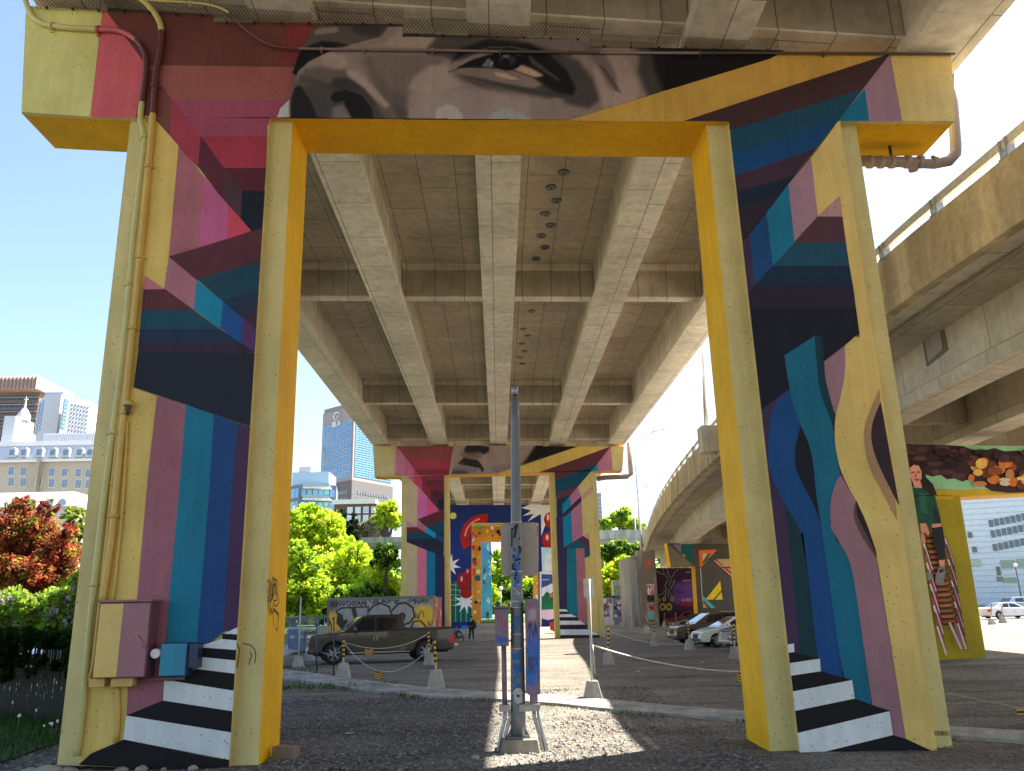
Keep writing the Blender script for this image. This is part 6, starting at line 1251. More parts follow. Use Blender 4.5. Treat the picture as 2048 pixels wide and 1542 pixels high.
# board on the pole (seen from behind)
a1, b1 = onY(1001, 1046, YQ+.16), onY(1077, 1151, YQ+.16); mb = MB(); R = .08; P = []
for cx, cz, t0 in ((b1[0]-R, a1[2]-R, 0), (a1[0]+R, a1[2]-R, 1.5708), (a1[0]+R, b1[2]+R, 3.1416), (b1[0]-R, b1[2]+R, 4.7124)):
    for k in range(5): P.append((cx+R*math.cos(t0+k*.3927), YQ+.16, cz+R*math.sin(t0+k*.3927)))
mb.prism(P, (0, .006, 0), (.40, .33, .265)); sg = mb.build("traffic_sign", 'satin'); tag(sg, "blank back of a large rounded sign board fixed behind the grey pole", "sign")
# ------------------------------------------------------------------ concrete-footed posts, chains
def footing(mb, x, y, z, s=1.0):
    b, t = .27*s, .15*s; mb.hexa([(x-b, y-b, z-.03), (x+b, y-b, z-.03), (x+b, y+b, z-.03), (x-b, y+b, z-.03)], [(x-t, y-t, z+.52*s), (x+t, y-t, z+.52*s), (x+t, y+t, z+.52*s), (x-t, y+t, z+.52*s)], (.42, .40, .37))
posts = {}
def barrier(bx, by, tx, ty, lab, blockpx=None, tall=None, striped=True, grp="striped posts set in concrete blocks", name="barrier_post", steel=False, s=None):
    g = ong(bx, by); Y = g[1]; s = s or max(.6, min(1.25, (blockpx or 34)/FPX*Y/.54*1.0)); root = empty(name, g, lab, "post", grp); mb = MB(); footing(mb, g[0], Y, g[2], s); mb.build("concrete_block", 'fascia', root, bevel=.02)
    T = onY(tx, ty, Y); zb_ = g[2]+.5*s; mb = MB()
    if striped:
        n = 11; z = zb_; st = (T[2]-zb_)/n
        mb.tube([(g[0], Y, zb_-.02), (g[0]+(T[0]-g[0])*.2, Y, zb_+st*2)], .025, (.6, .58, .5), 8)
        for k in range(2, n): f0, f1 = k/n, (k+1)/n; mb.tube([(g[0]+(T[0]-g[0])*f0, Y, zb_+(T[2]-zb_)*f0), (g[0]+(T[0]-g[0])*f1, Y, zb_+(T[2]-zb_)*f1)], .042, (.02, .02, .02) if k % 2 else (.72, .42, .06), 8)
    else: mb.tube([(g[0], Y, zb_-.02), (T[0], Y, T[2])], .03, (.5, .5, .47), 8)
    mb.build("post", 'flat', root); return (T[0], Y, T[2]), g
bp = {}
bp['p1'] = barrier(596, 1337, 602, 1194, "tall thin post in a block nearest the yellow leg, left of the pickup", 22, striped=False)
bp['p2'] = barrier(618, 1321, 621, 1261, "striped post in a block at the pickup's front bumper", 20)
bp['p3'] = barrier(686, 1356, 687.5, 1281, "striped post in a block before the pickup's front door", 28)
bp['p4'] = barrier(858, 1329, 857, 1264, "striped post in a block against the pickup's rear wheel", 22)
bp['p5'] = barrier(872, 1376, 868.5, 1282, "striped post with a chain over its block, nearest the kerb", 34)
bp['q1'] = barrier(1217, 1328, 1217, 1256, "leaning striped post in a block right of the perforated sign post", 22)
bp['q2'] = barrier(1243, 1256, 1243, 1226, "farthest left striped post before the graffitied sheds", 10)
bp['q3'] = barrier(1260.5, 1260.6, 1260, 1230, "second striped post before the graffitied sheds", 10)
bp['q4'] = barrier(1294, 1267, 1291, 1228, "striped post with a yellow rope lying at its block", 14)
bp['q5'] = barrier(1309.7, 1292, 1308, 1236, "pair of taped posts in a block before the bronze SUV's nose", 17)
bp['q6'] = barrier(1380, 1300, 1376, 1243, "striped post in a block touching the white hatchback's bumper", 20)
bp['q7'] = barrier(1471, 1316, 1467, 1248, "striped post half hidden by the right yellow leg", 22)
bp['q8'] = barrier(1329, 1254, 1329, 1226, "small striped post in front of the black sedan's nose", 9)
bp['q9'] = barrier(1352, 1258, 1351, 1226, "small striped post beside the silver wagon's headlight", 9)
bp['r1'] = barrier(1984, 1249, 1983, 1206, "left striped post in front of the white car at far right", 12)
bp['r2'] = barrier(2006, 1246, 2004, 1205, "right striped post in front of the white car at far right", 12)
# perforated sign post
sp_, sg_ = barrier(1186, 1400, 1178, 1158, "perforated steel sign post in a concrete block on the kerb edge", 36, striped=False, grp=None, name="sign_post")
Ys = sg_[1]; root = [o for o in bpy.data.objects if o.name.startswith("sign_post")][0]; root['category'] = "sign post"
mb = MB(); a1, b1 = onY(1167, 1157, Ys-.05), onY(1190, 1194, Ys-.05); R = .04; P = []
for cx, cz, t0 in ((b1[0]-R, a1[2]-R, 0), (a1[0]+R, a1[2]-R, 1.5708), (a1[0]+R, b1[2]+R, 3.1416), (b1[0]-R, b1[2]+R, 4.7124)):
    for k in range(4): P.append((cx+R*math.cos(t0+k*.5236), Ys+.045, cz+R*math.sin(t0+k*.5236)))
mb.prism(P, (0, .004, 0), (.5, .5, .48)); mb.build("sign_plate", 'steel', root)
mb = MB(); T = onY(1178, 1158, Ys); 
for k in range(46): f = k/46; mb.box(sg_[0]+(T[0]-sg_[0])*f-.008, sg_[0]+(T[0]-sg_[0])*f+.008, Ys-.034, Ys-.0305, sg_[2]+.6+(T[2]-sg_[2]-.62)*f, sg_[2]+.62+(T[2]-sg_[2]-.62)*f, (.05, .05, .05))
mb.build("punched_holes", 'flat', root)
p0 = onY(1189, 1400-60, Ys); mb = MB(); mb.tube([(sg_[0]+.08, Ys-.02, sg_[2]+.6), (sg_[0]+.05, Ys-.02, onY(1184, 1290, Ys)[2])], .022, (.42, .42, .36), 6); mb.build("short_post", 'steel', root)
def chain(pa_, pb_, sag, lab, tags=(), r=.012, col=(.5, .5, .45), grp="chains slung between posts"):
    A_2, B_2 = Vector(pa_), Vector(pb_); n = 26; P = [A_2.lerp(B_2, k/n)-Vector((0, 0, sag*(1-(2*k/n-1)**2))) for k in range(n+1)]; root = empty("chain", tuple(P[0]), lab, "chain", grp)
    mb = MB(); mb.tube(P, r, col, 5); mb.build("links", 'steel', root)
    for t in tags:
        k = int(t*n); q = P[k]; w_ = .15; mb = MB(); sgn = MB(); mb.box(q.x-w_, q.x+w_, q.y-.01, q.y+.005, q.z-.24, q.z-.02, (.10, .08, .04)); pl = mb.build("chevron_tag", 'flat', root)
        for j in range(3):
            z = q.z-.08-j*.065; sgn.face([(q.x-w_+.01, q.y-.013, z+.05), (q.x-w_+.01, q.y-.013, z+.02), (q.x, q.y-.013, z-.035), (q.x, q.y-.013, z-.005)], (.75, .45, .06)); sgn.face([(q.x, q.y-.013, z-.005), (q.x, q.y-.013, z-.035), (q.x+w_-.01, q.y-.013, z+.02), (q.x+w_-.01, q.y-.013, z+.05)], (.75, .45, .06))
        sgn.build("chevrons", 'flat', pl)
def dn(p_, d): return (p_[0], p_[1], p_[2]-d)
chain(dn(bp['p3'][0], .05), dn(bp['p5'][0], .05), .85, "chain sagging low from the post at the pickup's door to the kerb post", (.45,))
chain(dn(bp['p3'][0], .05), dn(bp['p4'][0], .05), .35, "chain with a chevron tag running along the pickup's side", (.28,))
chain(dn(bp['p2'][0], .25), dn(bp['p3'][0], .1), .5, "chain with a small tag below the pickup's front bumper", (.35,))
chain(dn(bp['p1'][0], 1.0), dn(bp['p2'][0], .4), .25, "chain between the two leftmost posts")
s_top = onY(1184, 1290, Ys); e_ = ong(1700, 1400); e_ = (9.6, 21, e_[2]+1.0)
chain((s_top[0], Ys, s_top[2]), e_, .55, "long pale chain with a chevron tag sweeping right from the sign post", (.5,), .018, (.62, .6, .52))
chain(dn(bp['q1'][0], .1), dn(bp['q7'][0], .2), .5, "chain running from the leaning striped post towards the right leg")
chain(dn(bp['q4'][0], .1), dn(bp['q5'][0], .1), .4, "short yellowish chain between the posts left of the bronze SUV", (), .018, (.6, .45, .12))
chain(dn(bp['q5'][0], .1), dn(bp['q6'][0], .1), .5, "dark chain between the bronze SUV and white hatchback posts", (), .014, (.1, .1, .1))
chain(dn(bp['r1'][0], .1), dn(bp['r2'][0], .1), .3, "short chain between the two far right posts")
for x, y0, y1, lab in ((633, 1350, 1250, "left one of two thin dark stakes at the kerb before the pickup"), (667, 1354, 1236, "right one of two thin dark stakes at the kerb before the pickup")):
    g = ong(x, y0); T = onY(x+1, y1, g[1]); mb = MB(); mb.tube([g, T], .022, (.03, .04, .08), 6); mb.box(T[0]-.035, T[0]+.035, g[1]-.035, g[1]+.035, T[2], T[2]+.03, (.03, .04, .08)); tag(mb.build("metal_stake", 'satin'), lab, "stake", "thin dark stakes")
# tagged sheet at the far right edge of the lot
g = onY(2046, 1427, 17.5); mb = MB(); mb.box(g[0]-.12, g[0]+.25, 17.5, 17.51, g[2]-.12, g[2]+.1, (.75, .45, .06))
for j in range(2): mb.box(g[0]-.12, g[0]+.25, 17.494, 17.4985, g[2]-.08+j*.09, g[2]-.04+j*.09, (.02, .02, .02))
tg = mb.build("chevron_tag", 'flat'); tag(tg, "black and yellow tag hanging at the right edge of the picture", "tag")
mb = MB(); mb.tube([(g[0]-1.5, 17.5, g[2]+.42), (g[0], 17.5, g[2]+.1), (g[0]+2, 17.5, g[2]+.3)], .012, (.5, .5, .45), 5); mb.build("links", 'steel', tg)
mb = MB(); g = ong(1275, 1263); mb.tube([(g[0]+1.2*math.cos(t)*(.6+.1*math.sin(5*t)), g[1]+.8*math.sin(t), gz(g[0], g[1])+.03) for t in np.linspace(0, 5.5, 24)], .035, (.5, .38, .08), 6); tag(mb.build("rope", 'flat'), "yellow rope lying coiled on the ground before the sheds", "rope")
# ------------------------------------------------------------------ rocks and brick at the foot of the left leg
for k, (x, y, r_, f) in enumerate(((131, 1524, .10, 1.7), (172, 1520, .13, 1.9), (212, 1518, .09, 1.2), (192, 1530, .06, 1.4), (287, 1526, .085, 1.3), (334, 1520, .09, 1.2), (403, 1532, .08, 1.0), (381, 1516, .05, 1.0), (1190, 1510, .06, 1.5), (960, 1462, .05, 1.4))):
    g = ong(x, y); mb = MB(); mb.ball((g[0], min(g[1], 14.1), g[2]+r_*.3), r_, (.40, .36, .29), (f, .8, .62), 9, 6); rr2 = random.Random(k); mb.v = [(a_+rr2.uniform(-.16, .16)*r_, b_+rr2.uniform(-.16, .16)*r_, c_+rr2.uniform(-.1, .1)*r_) for a_, b_, c_ in mb.v]
    mb.s = [False]*len(mb.s); labs = ["flat pale rock at the outer foot of the left leg", "largest long rock where the conduit meets the ground", "squarish rock beside the short ochre conduit", "small flat rock in front of the largest rock", "small tan rock in front of the lowest black step", "tan stone below the bottom white stair stripe", "rounded stone standing forward of the painted stairs", "tiny stone touching the painted stair wall", "small stone on the sunlit ground right of the pole", "small stone in the shade left of the pole"]
    tag(mb.build("rock", 'fascia'), labs[k], "rock")
g = ong(567, 1519); mb = MB(); mb.obox((g[0]-.22, g[1]+.05), (.97, -.24), (.24, .97), .42, .22, g[2]-.02, g[2]+.2, (.42, .34, .24)); tag(mb.build("stone_block", 'fascia', bevel=.02), "cut stone block beside the yellow inner foot of the left leg", "block")
for k, (x, y) in enumerate(((1405, 1326), (1345, 1312), (902, 1392), (935, 1385), (1275, 1345), (296, 1535), (700, 1470), (1640, 1490))):
    g = ong(x, y); mb = MB(); a_ = random.uniform(0, 3); r_ = random.uniform(.06, .12); P = [(g[0]+r_*math.cos(a_+t)*random.uniform(.7, 1.2), g[1]+r_*math.sin(a_+t), g[2]+.015+random.uniform(0, .03)) for t in (0, 1.2, 2.6, 3.7, 5)]; mb.prism(P, (0, 0, .006), (.6, .6, .58))
    tag(mb.build("paper_scrap", "flat"), ["scrap of paper far right on the shaded lot", "scrap of paper before the bronze SUV's post", "left one of two paper scraps by the kerb post", "right one of two paper scraps by the kerb post", "paper scrap under the long pale chain", "white scrap below the painted stairs of the left leg", "crumpled paper on the dark gravel left of the pole", "scrap of paper at the foot of the right yellow leg"][k], "paper")
wsp = []
for i in range(len(B)-1):
    if hn(B[i][0]*1.3, B[i][1]) < .12: continue
    for _ in range(22):
        if random.random() < .6: p_ = Vector(B[i]).lerp(Vector(B[i+1]), random.random()); wsp.append((p_.x+random.gauss(0, .12), p_.y-.12-abs(random.gauss(0, .16))))
blades("weeds", wsp, "sparse weeds growing along the near edge of the kerb", (.03, .12), ((.09, .13, .03), (.13, .15, .05), (.06, .1, .03)))
# ------------------------------------------------------------------ container, sheds, bins, fences
YK = 46.0; a1, b1 = onY(656, 1200, YK), onY(866, 1192, YK); zk = gz(-9, YK); ztk = (a1[2]+b1[2])/2+.05
kt = empty("shipping_container", ((a1[0]+b1[0])/2, YK, zk), "white corrugated container covered in black and yellow graffiti behind the pickup", "container")
mb = MB(); mb.box(a1[0], b1[0], YK+.02, YK+2.4, zk+.1, ztk, (.42, .42, .40))
k_ = int((b1[0]-a1[0])/.14)
for k in range(k_): X = a1[0]+.05+k*.14; mb.box(X, X+.07, YK-.02, YK+.019, zk+.2, ztk-.12, (.42, .42, .40))
mb.build("container_shell", 'satin', kt); mb = MB()
for xx in (a1[0]-.02, b1[0]-.1): mb.box(xx, xx+.12, YK-.045, YK+2.42, zk+.08, ztk+.02, (.2, .12, .1))
mb.box(a1[0], b1[0], YK-.04, YK+.017, ztk-.12, ztk+.015, (.16, .16, .16)); mb.build("frame", 'satin', kt)
cv = Canvas(658, 1197, 866, 1284, .6, (132, 132, 130), 1.5); K2 = CR(560, 1180, 5.6889)
for k in range(46): x = 660+k*4.5; cv.line((118, 112, 104) if k % 3 else (96, 80, 70), [(x, 1190), (x+random.uniform(-1, 1), 1290)], 1.3, .6, .5)
cv.poly((196, 152, 20), K2([(500, 250), (640, 230), (700, 330), (690, 460), (480, 470)]), 4); cv.poly((200, 158, 24), K2([(1520, 230), (1620, 160), (1740, 200), (1760, 380), (1640, 440), (1500, 360)]), 4)
cv.poly((66, 50, 60), K2([(500, 120), (640, 110), (690, 200), (560, 260), (500, 230)]), 4, .8)
BKc = (22, 20, 24)
def kl(pts, wd): cv.line(BKc, K2(pts), wd, .35)
kl([(640, 240), (700, 205), (1005, 190), (1000, 290), (950, 300), (900, 340), (860, 350)], 3.4); kl([(640, 250), (700, 290), (720, 360), (760, 340), (700, 440)], 3.5); cv.poly(BKc, K2([(650, 260), (690, 265), (720, 370), (790, 350), (700, 450), (640, 380)]), .6); cv.poly(BKc, K2([(805, 200), (860, 205), (890, 340), (850, 360)]), .6)
kl([(1010, 240), (1060, 180), (1150, 150), (1240, 190), (1280, 300)], 3.8); kl([(1280, 230), (1340, 160), (1430, 145), (1510, 200), (1530, 300), (1480, 370), (1400, 400)], 4); cv.ell(BKc, *K2([(1390, 300)])[0], 7, 8); kl([(1490, 430), (1520, 360), (1600, 350), (1660, 420)], 3.4)
kl([(1360, 420), (1400, 400)], 2.4)
for i, t_ in enumerate(("ENVOGAN", "BAPE")): 
    for s_ in letters(t_, *K2([((590, 1070)[i], (135, 105)[i])])[0], (70, 55)[i], 8, -.02): cv.line(BKc, s_, 2.2)
for s_ in letters("MERK", *K2([(1480, 100)])[0], 42, 7): cv.line(BKc, s_, 1.8)
scribble(cv, *K2([(500, 300)])[0], 20, 30, BKc, 1.6, 5, 41); scribble(cv, *K2([(1540, 230)])[0], 16, 22, BKc, 1.2, 4, 42); scribble(cv, *K2([(1660, 340)])[0], 20, 20, (170, 36, 40), 1.6, 4, 43); scribble(cv, *K2([(1740, 150)])[0], 8, 60, (150, 40, 90), 1.2, 3, 44); scribble(cv, *K2([(520, 120)])[0], 22, 14, BKc, 1.4, 4, 45); scribble(cv, *K2([(600, 110)])[0], 190, 10, (60, 58, 62), 1.0, 22, 46); scribble(cv, *K2([(700, 400)])[0], 150, 12, (90, 40, 60), 1.2, 12, 47); cv.line((86, 84, 84), [(658, 1201), (866, 1194)], 4, 1, .8)
cv.build("graffiti", lambda x, y: (lambda p_: (p_[0], p_[1]-.004*((int(x/1.4)) % 2), p_[2]))(onY(x, y, YK-.052)), 'satin', kt)
a2, b2 = onY(866, 1195, YK+1), onY(884, 1192, YK+3); cvs = Canvas(867.5, 1194, 884, 1280, .8, (120, 84, 74), 1.7); scribble(cvs, 868, 1196, 14, 70, (30, 26, 30), 2, 4, 51); scribble(cvs, 868, 1196, 14, 70, (170, 160, 150), 1.2, 4, 52); scribble(cvs, 868, 1196, 14, 70, (160, 40, 40), 1.4, 4, 53)
cvs.build("end_doors", lambda x, y: onY(x, y, YK+.4+(x-867)*.10), 'satin', kt)
# timber panel and chain-link fence near the bins
root = empty("chain_link_fence", (-13, 47.5, .5), "chain-link fence with a top rail around the blue bins", "fence"); YF = 47.5
mb = MB()
for x in (566, 634, 648): p = onY(x, 1272, YF); T = onY(x, 1230, YF); mb = MB(); mb.tube([(p[0], YF, gz(p[0], YF)-.1), (p[0], YF, T[2])], .035, (.35, .37, .4), 8); mb.build("fence_post", 'steel', root)
p, q = onY(560, 1234, YF), onY(648, 1232, YF); mb = MB(); mb.tube([p, q], .025, (.4, .42, .44), 6); mb.build("top_rail", 'steel', root); mb = MB(); n = 60
for k in range(n):
    for s in (1, -1):
        X = p[0]+(q[0]-p[0])*k/n; h = p[2]-gz(p[0], YF); X2 = X+s*h*.5
        if p[0] < X2 < q[0]: mb.face([(X-.006, YF, p[2]), (X+.006, YF, p[2]), (X2+.006, YF, p[2]-h), (X2-.006, YF, p[2]-h)], (.3, .32, .32))
mb.build("wire_mesh", 'steel', root)
a1 = onY(633, 1251, 45); b1 = onY(649, 1287, 45); mb = MB(); mb.box(a1[0], b1[0]+.2, 45, 45.05, gz(-10, 45), a1[2], (.45, .43, .38))
for k in range(5): X = a1[0]+(b1[0]-a1[0]+.2)*k/4.2; mb.box(X, X+.03, 44.97, 44.998, gz(-10, 45), a1[2], (.3, .28, .25))
tag(mb.build("timber_panel", 'flat'), "small pale slatted panel leaning at the container's left end", "panel")
def bin_(x, y, col, lab, s=1):
    g = onY(x, y, 49.5); z = gz(g[0], 49.5); root = empty("wheelie_bin", (g[0], 49.5, z), lab, "bin", "bins behind the fence"); mb = MB(); mb.hexa([(g[0]-.24, 49.25, z+.08), (g[0]+.24, 49.25, z+.08), (g[0]+.24, 49.75, z+.08), (g[0]-.24, 49.75, z+.08)], [(g[0]-.32, 49.15, z+1.05*s), (g[0]+.32, 49.15, z+1.05*s), (g[0]+.32, 49.85, z+1.05*s), (g[0]-.32, 49.85, z+1.05*s)], col); mb.build("bin_body", 'satin', root, bevel=.03)
    mb = MB(); mb.hexa([(g[0]-.34, 49.1, z+1.055*s), (g[0]+.34, 49.1, z+1.055*s), (g[0]+.34, 49.9, z+1.055*s), (g[0]-.34, 49.9, z+1.055*s)], [(g[0]-.3, 49.2, z+1.13*s), (g[0]+.3, 49.2, z+1.13*s), (g[0]+.3, 49.8, z+1.2*s), (g[0]-.3, 49.8, z+1.2*s)], tuple(v*1.15 for v in col)); mb.build("lid", 'satin', root, bevel=.02)
    mb = MB(); mb.box(g[0]-.14, g[0]+.14, 49.14, 49.165, z+.7, z+.88, (.6, .65, .7)); mb.build("label_plate", 'flat', root)
    for s_ in (-.26, .2): mb = MB(); mb.tube([(g[0]+s_, 49.75, z+.11), (g[0]+s_+.06, 49.75, z+.11)], .11, (.02, .02, .02), 10); mb.build("wheel", 'rubber', root)
bin_(588, 1268, (.03, .13, .42), "blue wheeled bin with a white label behind the fence", 1.1); bin_(606, 1262, (.04, .16, .45), "second blue bin partly behind the first one"); bin_(620, 1268, (.03, .035, .035), "black wheeled bin beside the blue bins")
# graffitied sheds at right
YB = 98
def shed(x0, x1, yt, dep, cols, lab, seed, door=None):
    a1, b1 = onY(x0, yt, YB), onY(x1, yt, YB); z = gz(a1[0], YB); root = empty("graffiti_shed", ((a1[0]+b1[0])/2, YB, z), lab, "shed"); mb = MB(); mb.box(a1[0], b1[0], YB, YB+dep, z-.1, a1[2], alb(cols[0], 1.6)); mb.build("shed_walls", 'flat', root); mb = MB(); mb.box(a1[0]-.15, b1[0]+.15, YB-.2, YB+dep+.1, a1[2]+.001, a1[2]+.15, alb(cols[1], 1.6)); mb.build("roof", 'flat', root)
    cv = Canvas(x0+.5, yt+1, x1-.5, 1242, .7, cols[0], 1.6); r = random.Random(seed)
    for k in range(14): scribble(cv, x0+r.uniform(0, (x1-x0)*.5), yt+r.uniform(0, 30), (x1-x0)*.5, 12, r.choice([(24, 22, 28), (200, 200, 200), (90, 60, 110), (150, 60, 40), (40, 60, 120)]), r.uniform(1, 2), 4, seed*20+k)
    if door: cv.poly((30, 26, 34), [(door[0], yt+4), (door[1], yt+4), (door[1], 1240), (door[0], 1240)], .4)
    cv.build("graffiti", lambda x, y: onY(x, y, YB-.03), 'flat', root)
shed(1203, 1226, 1196, 4, [(176, 172, 170), (60, 60, 60)], "white shed scrawled with graffiti just right of the second pier", 61)
shed(1226, 1264, 1194, 4, [(110, 106, 116), (30, 90, 110)], "grey shed with a dark doorway and teal roof edge", 62, (1243, 1253))
shed(1264, 1286, 1200, 3, [(90, 100, 96), (60, 60, 60)], "low greenish graffitied wall box beside the ramp end", 63)
a1, b1 = onY(1226, 1160, 104), onY(1262, 1192, 104); mb = MB(); mb.box(a1[0], b1[0], 104, 106, 0, a1[2], alb((150, 170, 140), 1.6)); ub = mb.build("graffiti_wall", 'fascia'); tag(ub, "pale concrete wall block with faded tags above the teal-roofed shed", "wall")
cv = Canvas(1227, 1164, 1262, 1192, .7, (150, 166, 150), 1.6); scribble(cv, 1228, 1176, 30, 12, (176, 120, 90), 1.6, 6, 71); scribble(cv, 1228, 1168, 30, 10, (90, 120, 90), 1.2, 5, 72); cv.build("faded_tags", lambda x, y: onY(x, y, 103.97), 'fascia', ub)
# round lamp at the end
g = onY(1002, 1212, 170); z = gz(g[0], 170); root = empty("park_lamp", (g[0], 170, z), "small globe lamp post at the far end of the lot", "street lamp"); T = onY(1001.5, 1180, 170); mb = MB(); mb.tube([(g[0], 170, z), (g[0], 170, T[2])], .12, (.25, .27, .3), 8); mb.build("pole", 'satin', root); mb = MB(); mb.ball((g[0], 170, T[2]+.3), .42, (.8, .8, .78)); mb.build("globe", 'flat', root)
g = onY(2037, 1165, 100); T = onY(2036, 1133, 100); root = empty("park_lamp", (g[0], 100, g[2]), "black lamp post with a globe in front of the metal-clad building", "street lamp"); mb = MB(); mb.tube([(g[0], 100, 1), (g[0], 100, T[2])], .07, (.04, .04, .04), 8); mb.build("pole", 'satin', root); mb = MB(); mb.ball((g[0], 100, T[2]+.15), .25, (.8, .8, .78)); mb.build("globe", 'flat', root)
# ------------------------------------------------------------------ vehicles (built facing -x, then turned)
def wheel(root, x, y, z, r, w_=.22, side=-1, alloy=(.34, .34, .35), n=6, dark=False):
    prof = [(.62, -.5), (.9, -.5), (.985, -.38), (1, -.2), (1, .2), (.985, .38), (.9, .5), (.62, .5)]; N_ = 28; V = []; F = []
    for a_, b_ in prof:
        for k in range(N_): t = 2*math.pi*k/N_; V.append((x+r*a_*math.cos(t), y+w_*b_, z+r*a_*math.sin(t)))
    for j in range(len(prof)-1):
        for k in range(N_): F.append((j*N_+k, j*N_+(k+1) % N_, (j+1)*N_+(k+1) % N_, (j+1)*N_+k))
    mb = MB(); mb.raw(V, F, (.018, .018, .018), True); mb.tube([(x, y-.3*w_, z), (x, y+.3*w_, z)], r*.63, (.012, .012, .012), 24); ty = mb.build("wheel", 'rubber', root)
    mb = MB(); f = y+side*w_*.42; mb.tube([(x, f, z), (x, f-side*.04, z)], r*.16, alloy, 12)
    for k in range(n):
        t = 2*math.pi*k/n+.3; c, s = math.cos(t), math.sin(t); wd = r*(.09 if n > 5 else .12)
        P = [(x+c*r*.1-s*wd, f-side*.005, z+s*r*.1+c*wd), (x+c*r*.1+s*wd, f-side*.005, z+s*r*.1-c*wd), (x+c*r*.63+s*wd*.8, f-side*.02, z+s*r*.63-c*wd*.8), (x+c*r*.63-s*wd*.8, f-side*.02, z+s*r*.63+c*wd*.8)]
        mb.prism(P, (0, -side*.03, 0), alloy)
    ring = [(x+r*.62*math.cos(2*math.pi*k/28), f-side*.01, z+r*.62*math.sin(2*math.pi*k/28)) for k in range(29)]; mb.tube(ring, r*.035, alloy, 6, caps=False); mb.build("rim", 'satin', ty)
def vehicle(name, lab, cat, L_, W_, shoulder, green, wx, wr, paint, grp=None, wins=None, truck=False, grille=(.02, .02, .02), nsp=6, alloy=(.34, .34, .35), roofc=None, chrome=False, zb_=.28):
    root = bpy.data.objects.new(name, None); COL.objects.link(root); tag(root, lab, cat, grp)
    bot = []
    for i, x in enumerate(wx):
        ra = wr*1.16
        for k in range(9): t = math.pi-math.pi*k/8; bot.append((x+ra*math.cos(t), max(zb_, wr+ra*math.sin(t)*.98) if 0 < k < 8 else zb_))
    prof = [(.05, zb_)]+bot+[(L_-.05, zb_)]+list(reversed(shoulder))
    mb = MB(); mb.prism([(x, -W_/2, z) for x, z in prof], (0, W_, 0), paint); mb.build("body", 'car', root, bevel=.055)
    mb = MB(); mb.box(.25, L_-.25, -W_/2+.16, W_/2-.16, zb_-.08, zb_+.35, (.012, .012, .012))
    for x in wx: mb.box(x-wr*1.12, x+wr*1.12, -W_/2+.2, W_/2-.2, zb_, wr*2.1, (.01, .01, .01))
    mb.build("underbody", 'rubber', root)
    # cabin
    zb2 = min(green[0][1], green[-1][1]); zt2 = max(z for x, z in green); yb_, yt_ = W_/2-.06, W_/2-.27
    def yy(z): return yb_+(yt_-yb_)*(z-zb2)/(zt2-zb2)
    n = len(green); V = [(x, -yy(z), z) for x, z in green]+[(x, yy(z), z) for x, z in green]; F = [tuple(range(n)), tuple(range(2*n-1, n-1, -1))]+[(k, k+n, (k+1) % n+n, (k+1) % n) for k in range(n)]
    mb = MB(); mb.raw(V, F, roofc or paint); mb.build("cabin", 'car', root, bevel=.04)
    GL_ = (.012, .015, .018)
    def inset(poly, f):
        cx = sum(p[0] for p in poly)/len(poly); cz = sum(p[1] for p in poly)/len(poly); return [(cx+(x-cx)*(1-f*.6), cz+(z-cz)*(1-f)) for x, z in poly]
    for poly in wins:
        for s in (-1, 1):
            mb = MB(); mb.prism([(x, s*(yy(z)+.006), z) for x, z in poly], (0, -s*.012, 0), GL_); mb.build("side_window", 'glass', root)
    for (i, j, nm) in ((0, 1, "windscreen"), (n-1, n-2, "rear_window")):
        (x0_, z0_), (x1_, z1_) = green[i], green[j]; mb = MB(); dx = -.012 if i == 0 else .012
        p = [(x0_+(x1_-x0_)*t+dx, s*(yy(z0_+(z1_-z0_)*t)-.07), z0_+(z1_-z0_)*t+.012) for t, s in ((.12, -1), (.12, 1), (.93, 1), (.93, -1))]
        mb.prism(p, (-dx*.5, 0, -.004), GL_); mb.build(nm, 'glass', root)
    for s in (-1, 1):
        hz_ = shoulder[1][1]; mb = MB(); mb.hexa([(-.012, s*(W_/2-.38)-.12, hz_-.1), (-.012, s*(W_/2-.38)+.12, hz_-.1), (.35, s*(W_/2-.12)+.13, hz_-.02), (.35, s*(W_/2-.38)-.12, hz_-.02)], [(.03, s*(W_/2-.38)-.12, hz_+.06), (.03, s*(W_/2-.38)+.13, hz_+.06), (.42, s*(W_/2-.12)+.128, hz_+.1), (.3, s*(W_/2-.38)-.12, hz_+.06)], (.5, .52, .55)); mb.build("headlight", 'chrome', root, bevel=.01)
        tz = shoulder[-2][1] if not truck else 1.0; mb = MB(); mb.box(L_-.22, L_+.008, s*(W_/2-.08)-.085, s*(W_/2-.08)+.088, tz-.32, tz-.02, (.55, .015, .015)); mb.build("tail_light", 'satin', root, bevel=.015)
        mx_ = green[0][0]+.5; mb = MB(); mb.ball((mx_, s*(W_/2+.12), green[0][1]+.1), .1, paint if not truck else (.02, .02, .02), (.7, 1.1, .8 if not truck else 1.3)); mb.build("mirror", 'car', root)
    mb = MB(); mb.box(-.02, .05, -W_/2+.5, W_/2-.5, shoulder[1][1]-.22, shoulder[1][1]+.05, grille); mb.build("grille", 'satin', root, bevel=.01)
    mb = MB(); mb.box(-.035, .1, -W_/2+.1, W_/2-.1, zb_, zb_+.16, (.03, .03, .03) if not chrome else (.5, .5, .52)); mb.build("front_bumper", 'chrome' if chrome else 'satin', root, bevel=.03)
    seams = [wx[0]+wr*1.35+.05, (wx[0]+wx[1])/2+.05, wx[1]-wr*.9] if not truck else [1.52, 2.62, 3.78]
    zs = shoulder[3][1]-.02 if not truck else 1.22
    for x in seams:
        for s in (-1, 1): mb = MB(); mb.box(x-.006, x+.006, s*(W_/2)-.002, s*(W_/2)+.002, zb_+.12, zs, (.01, .01, .01)); mb.build("door_seam", 'flat', root)
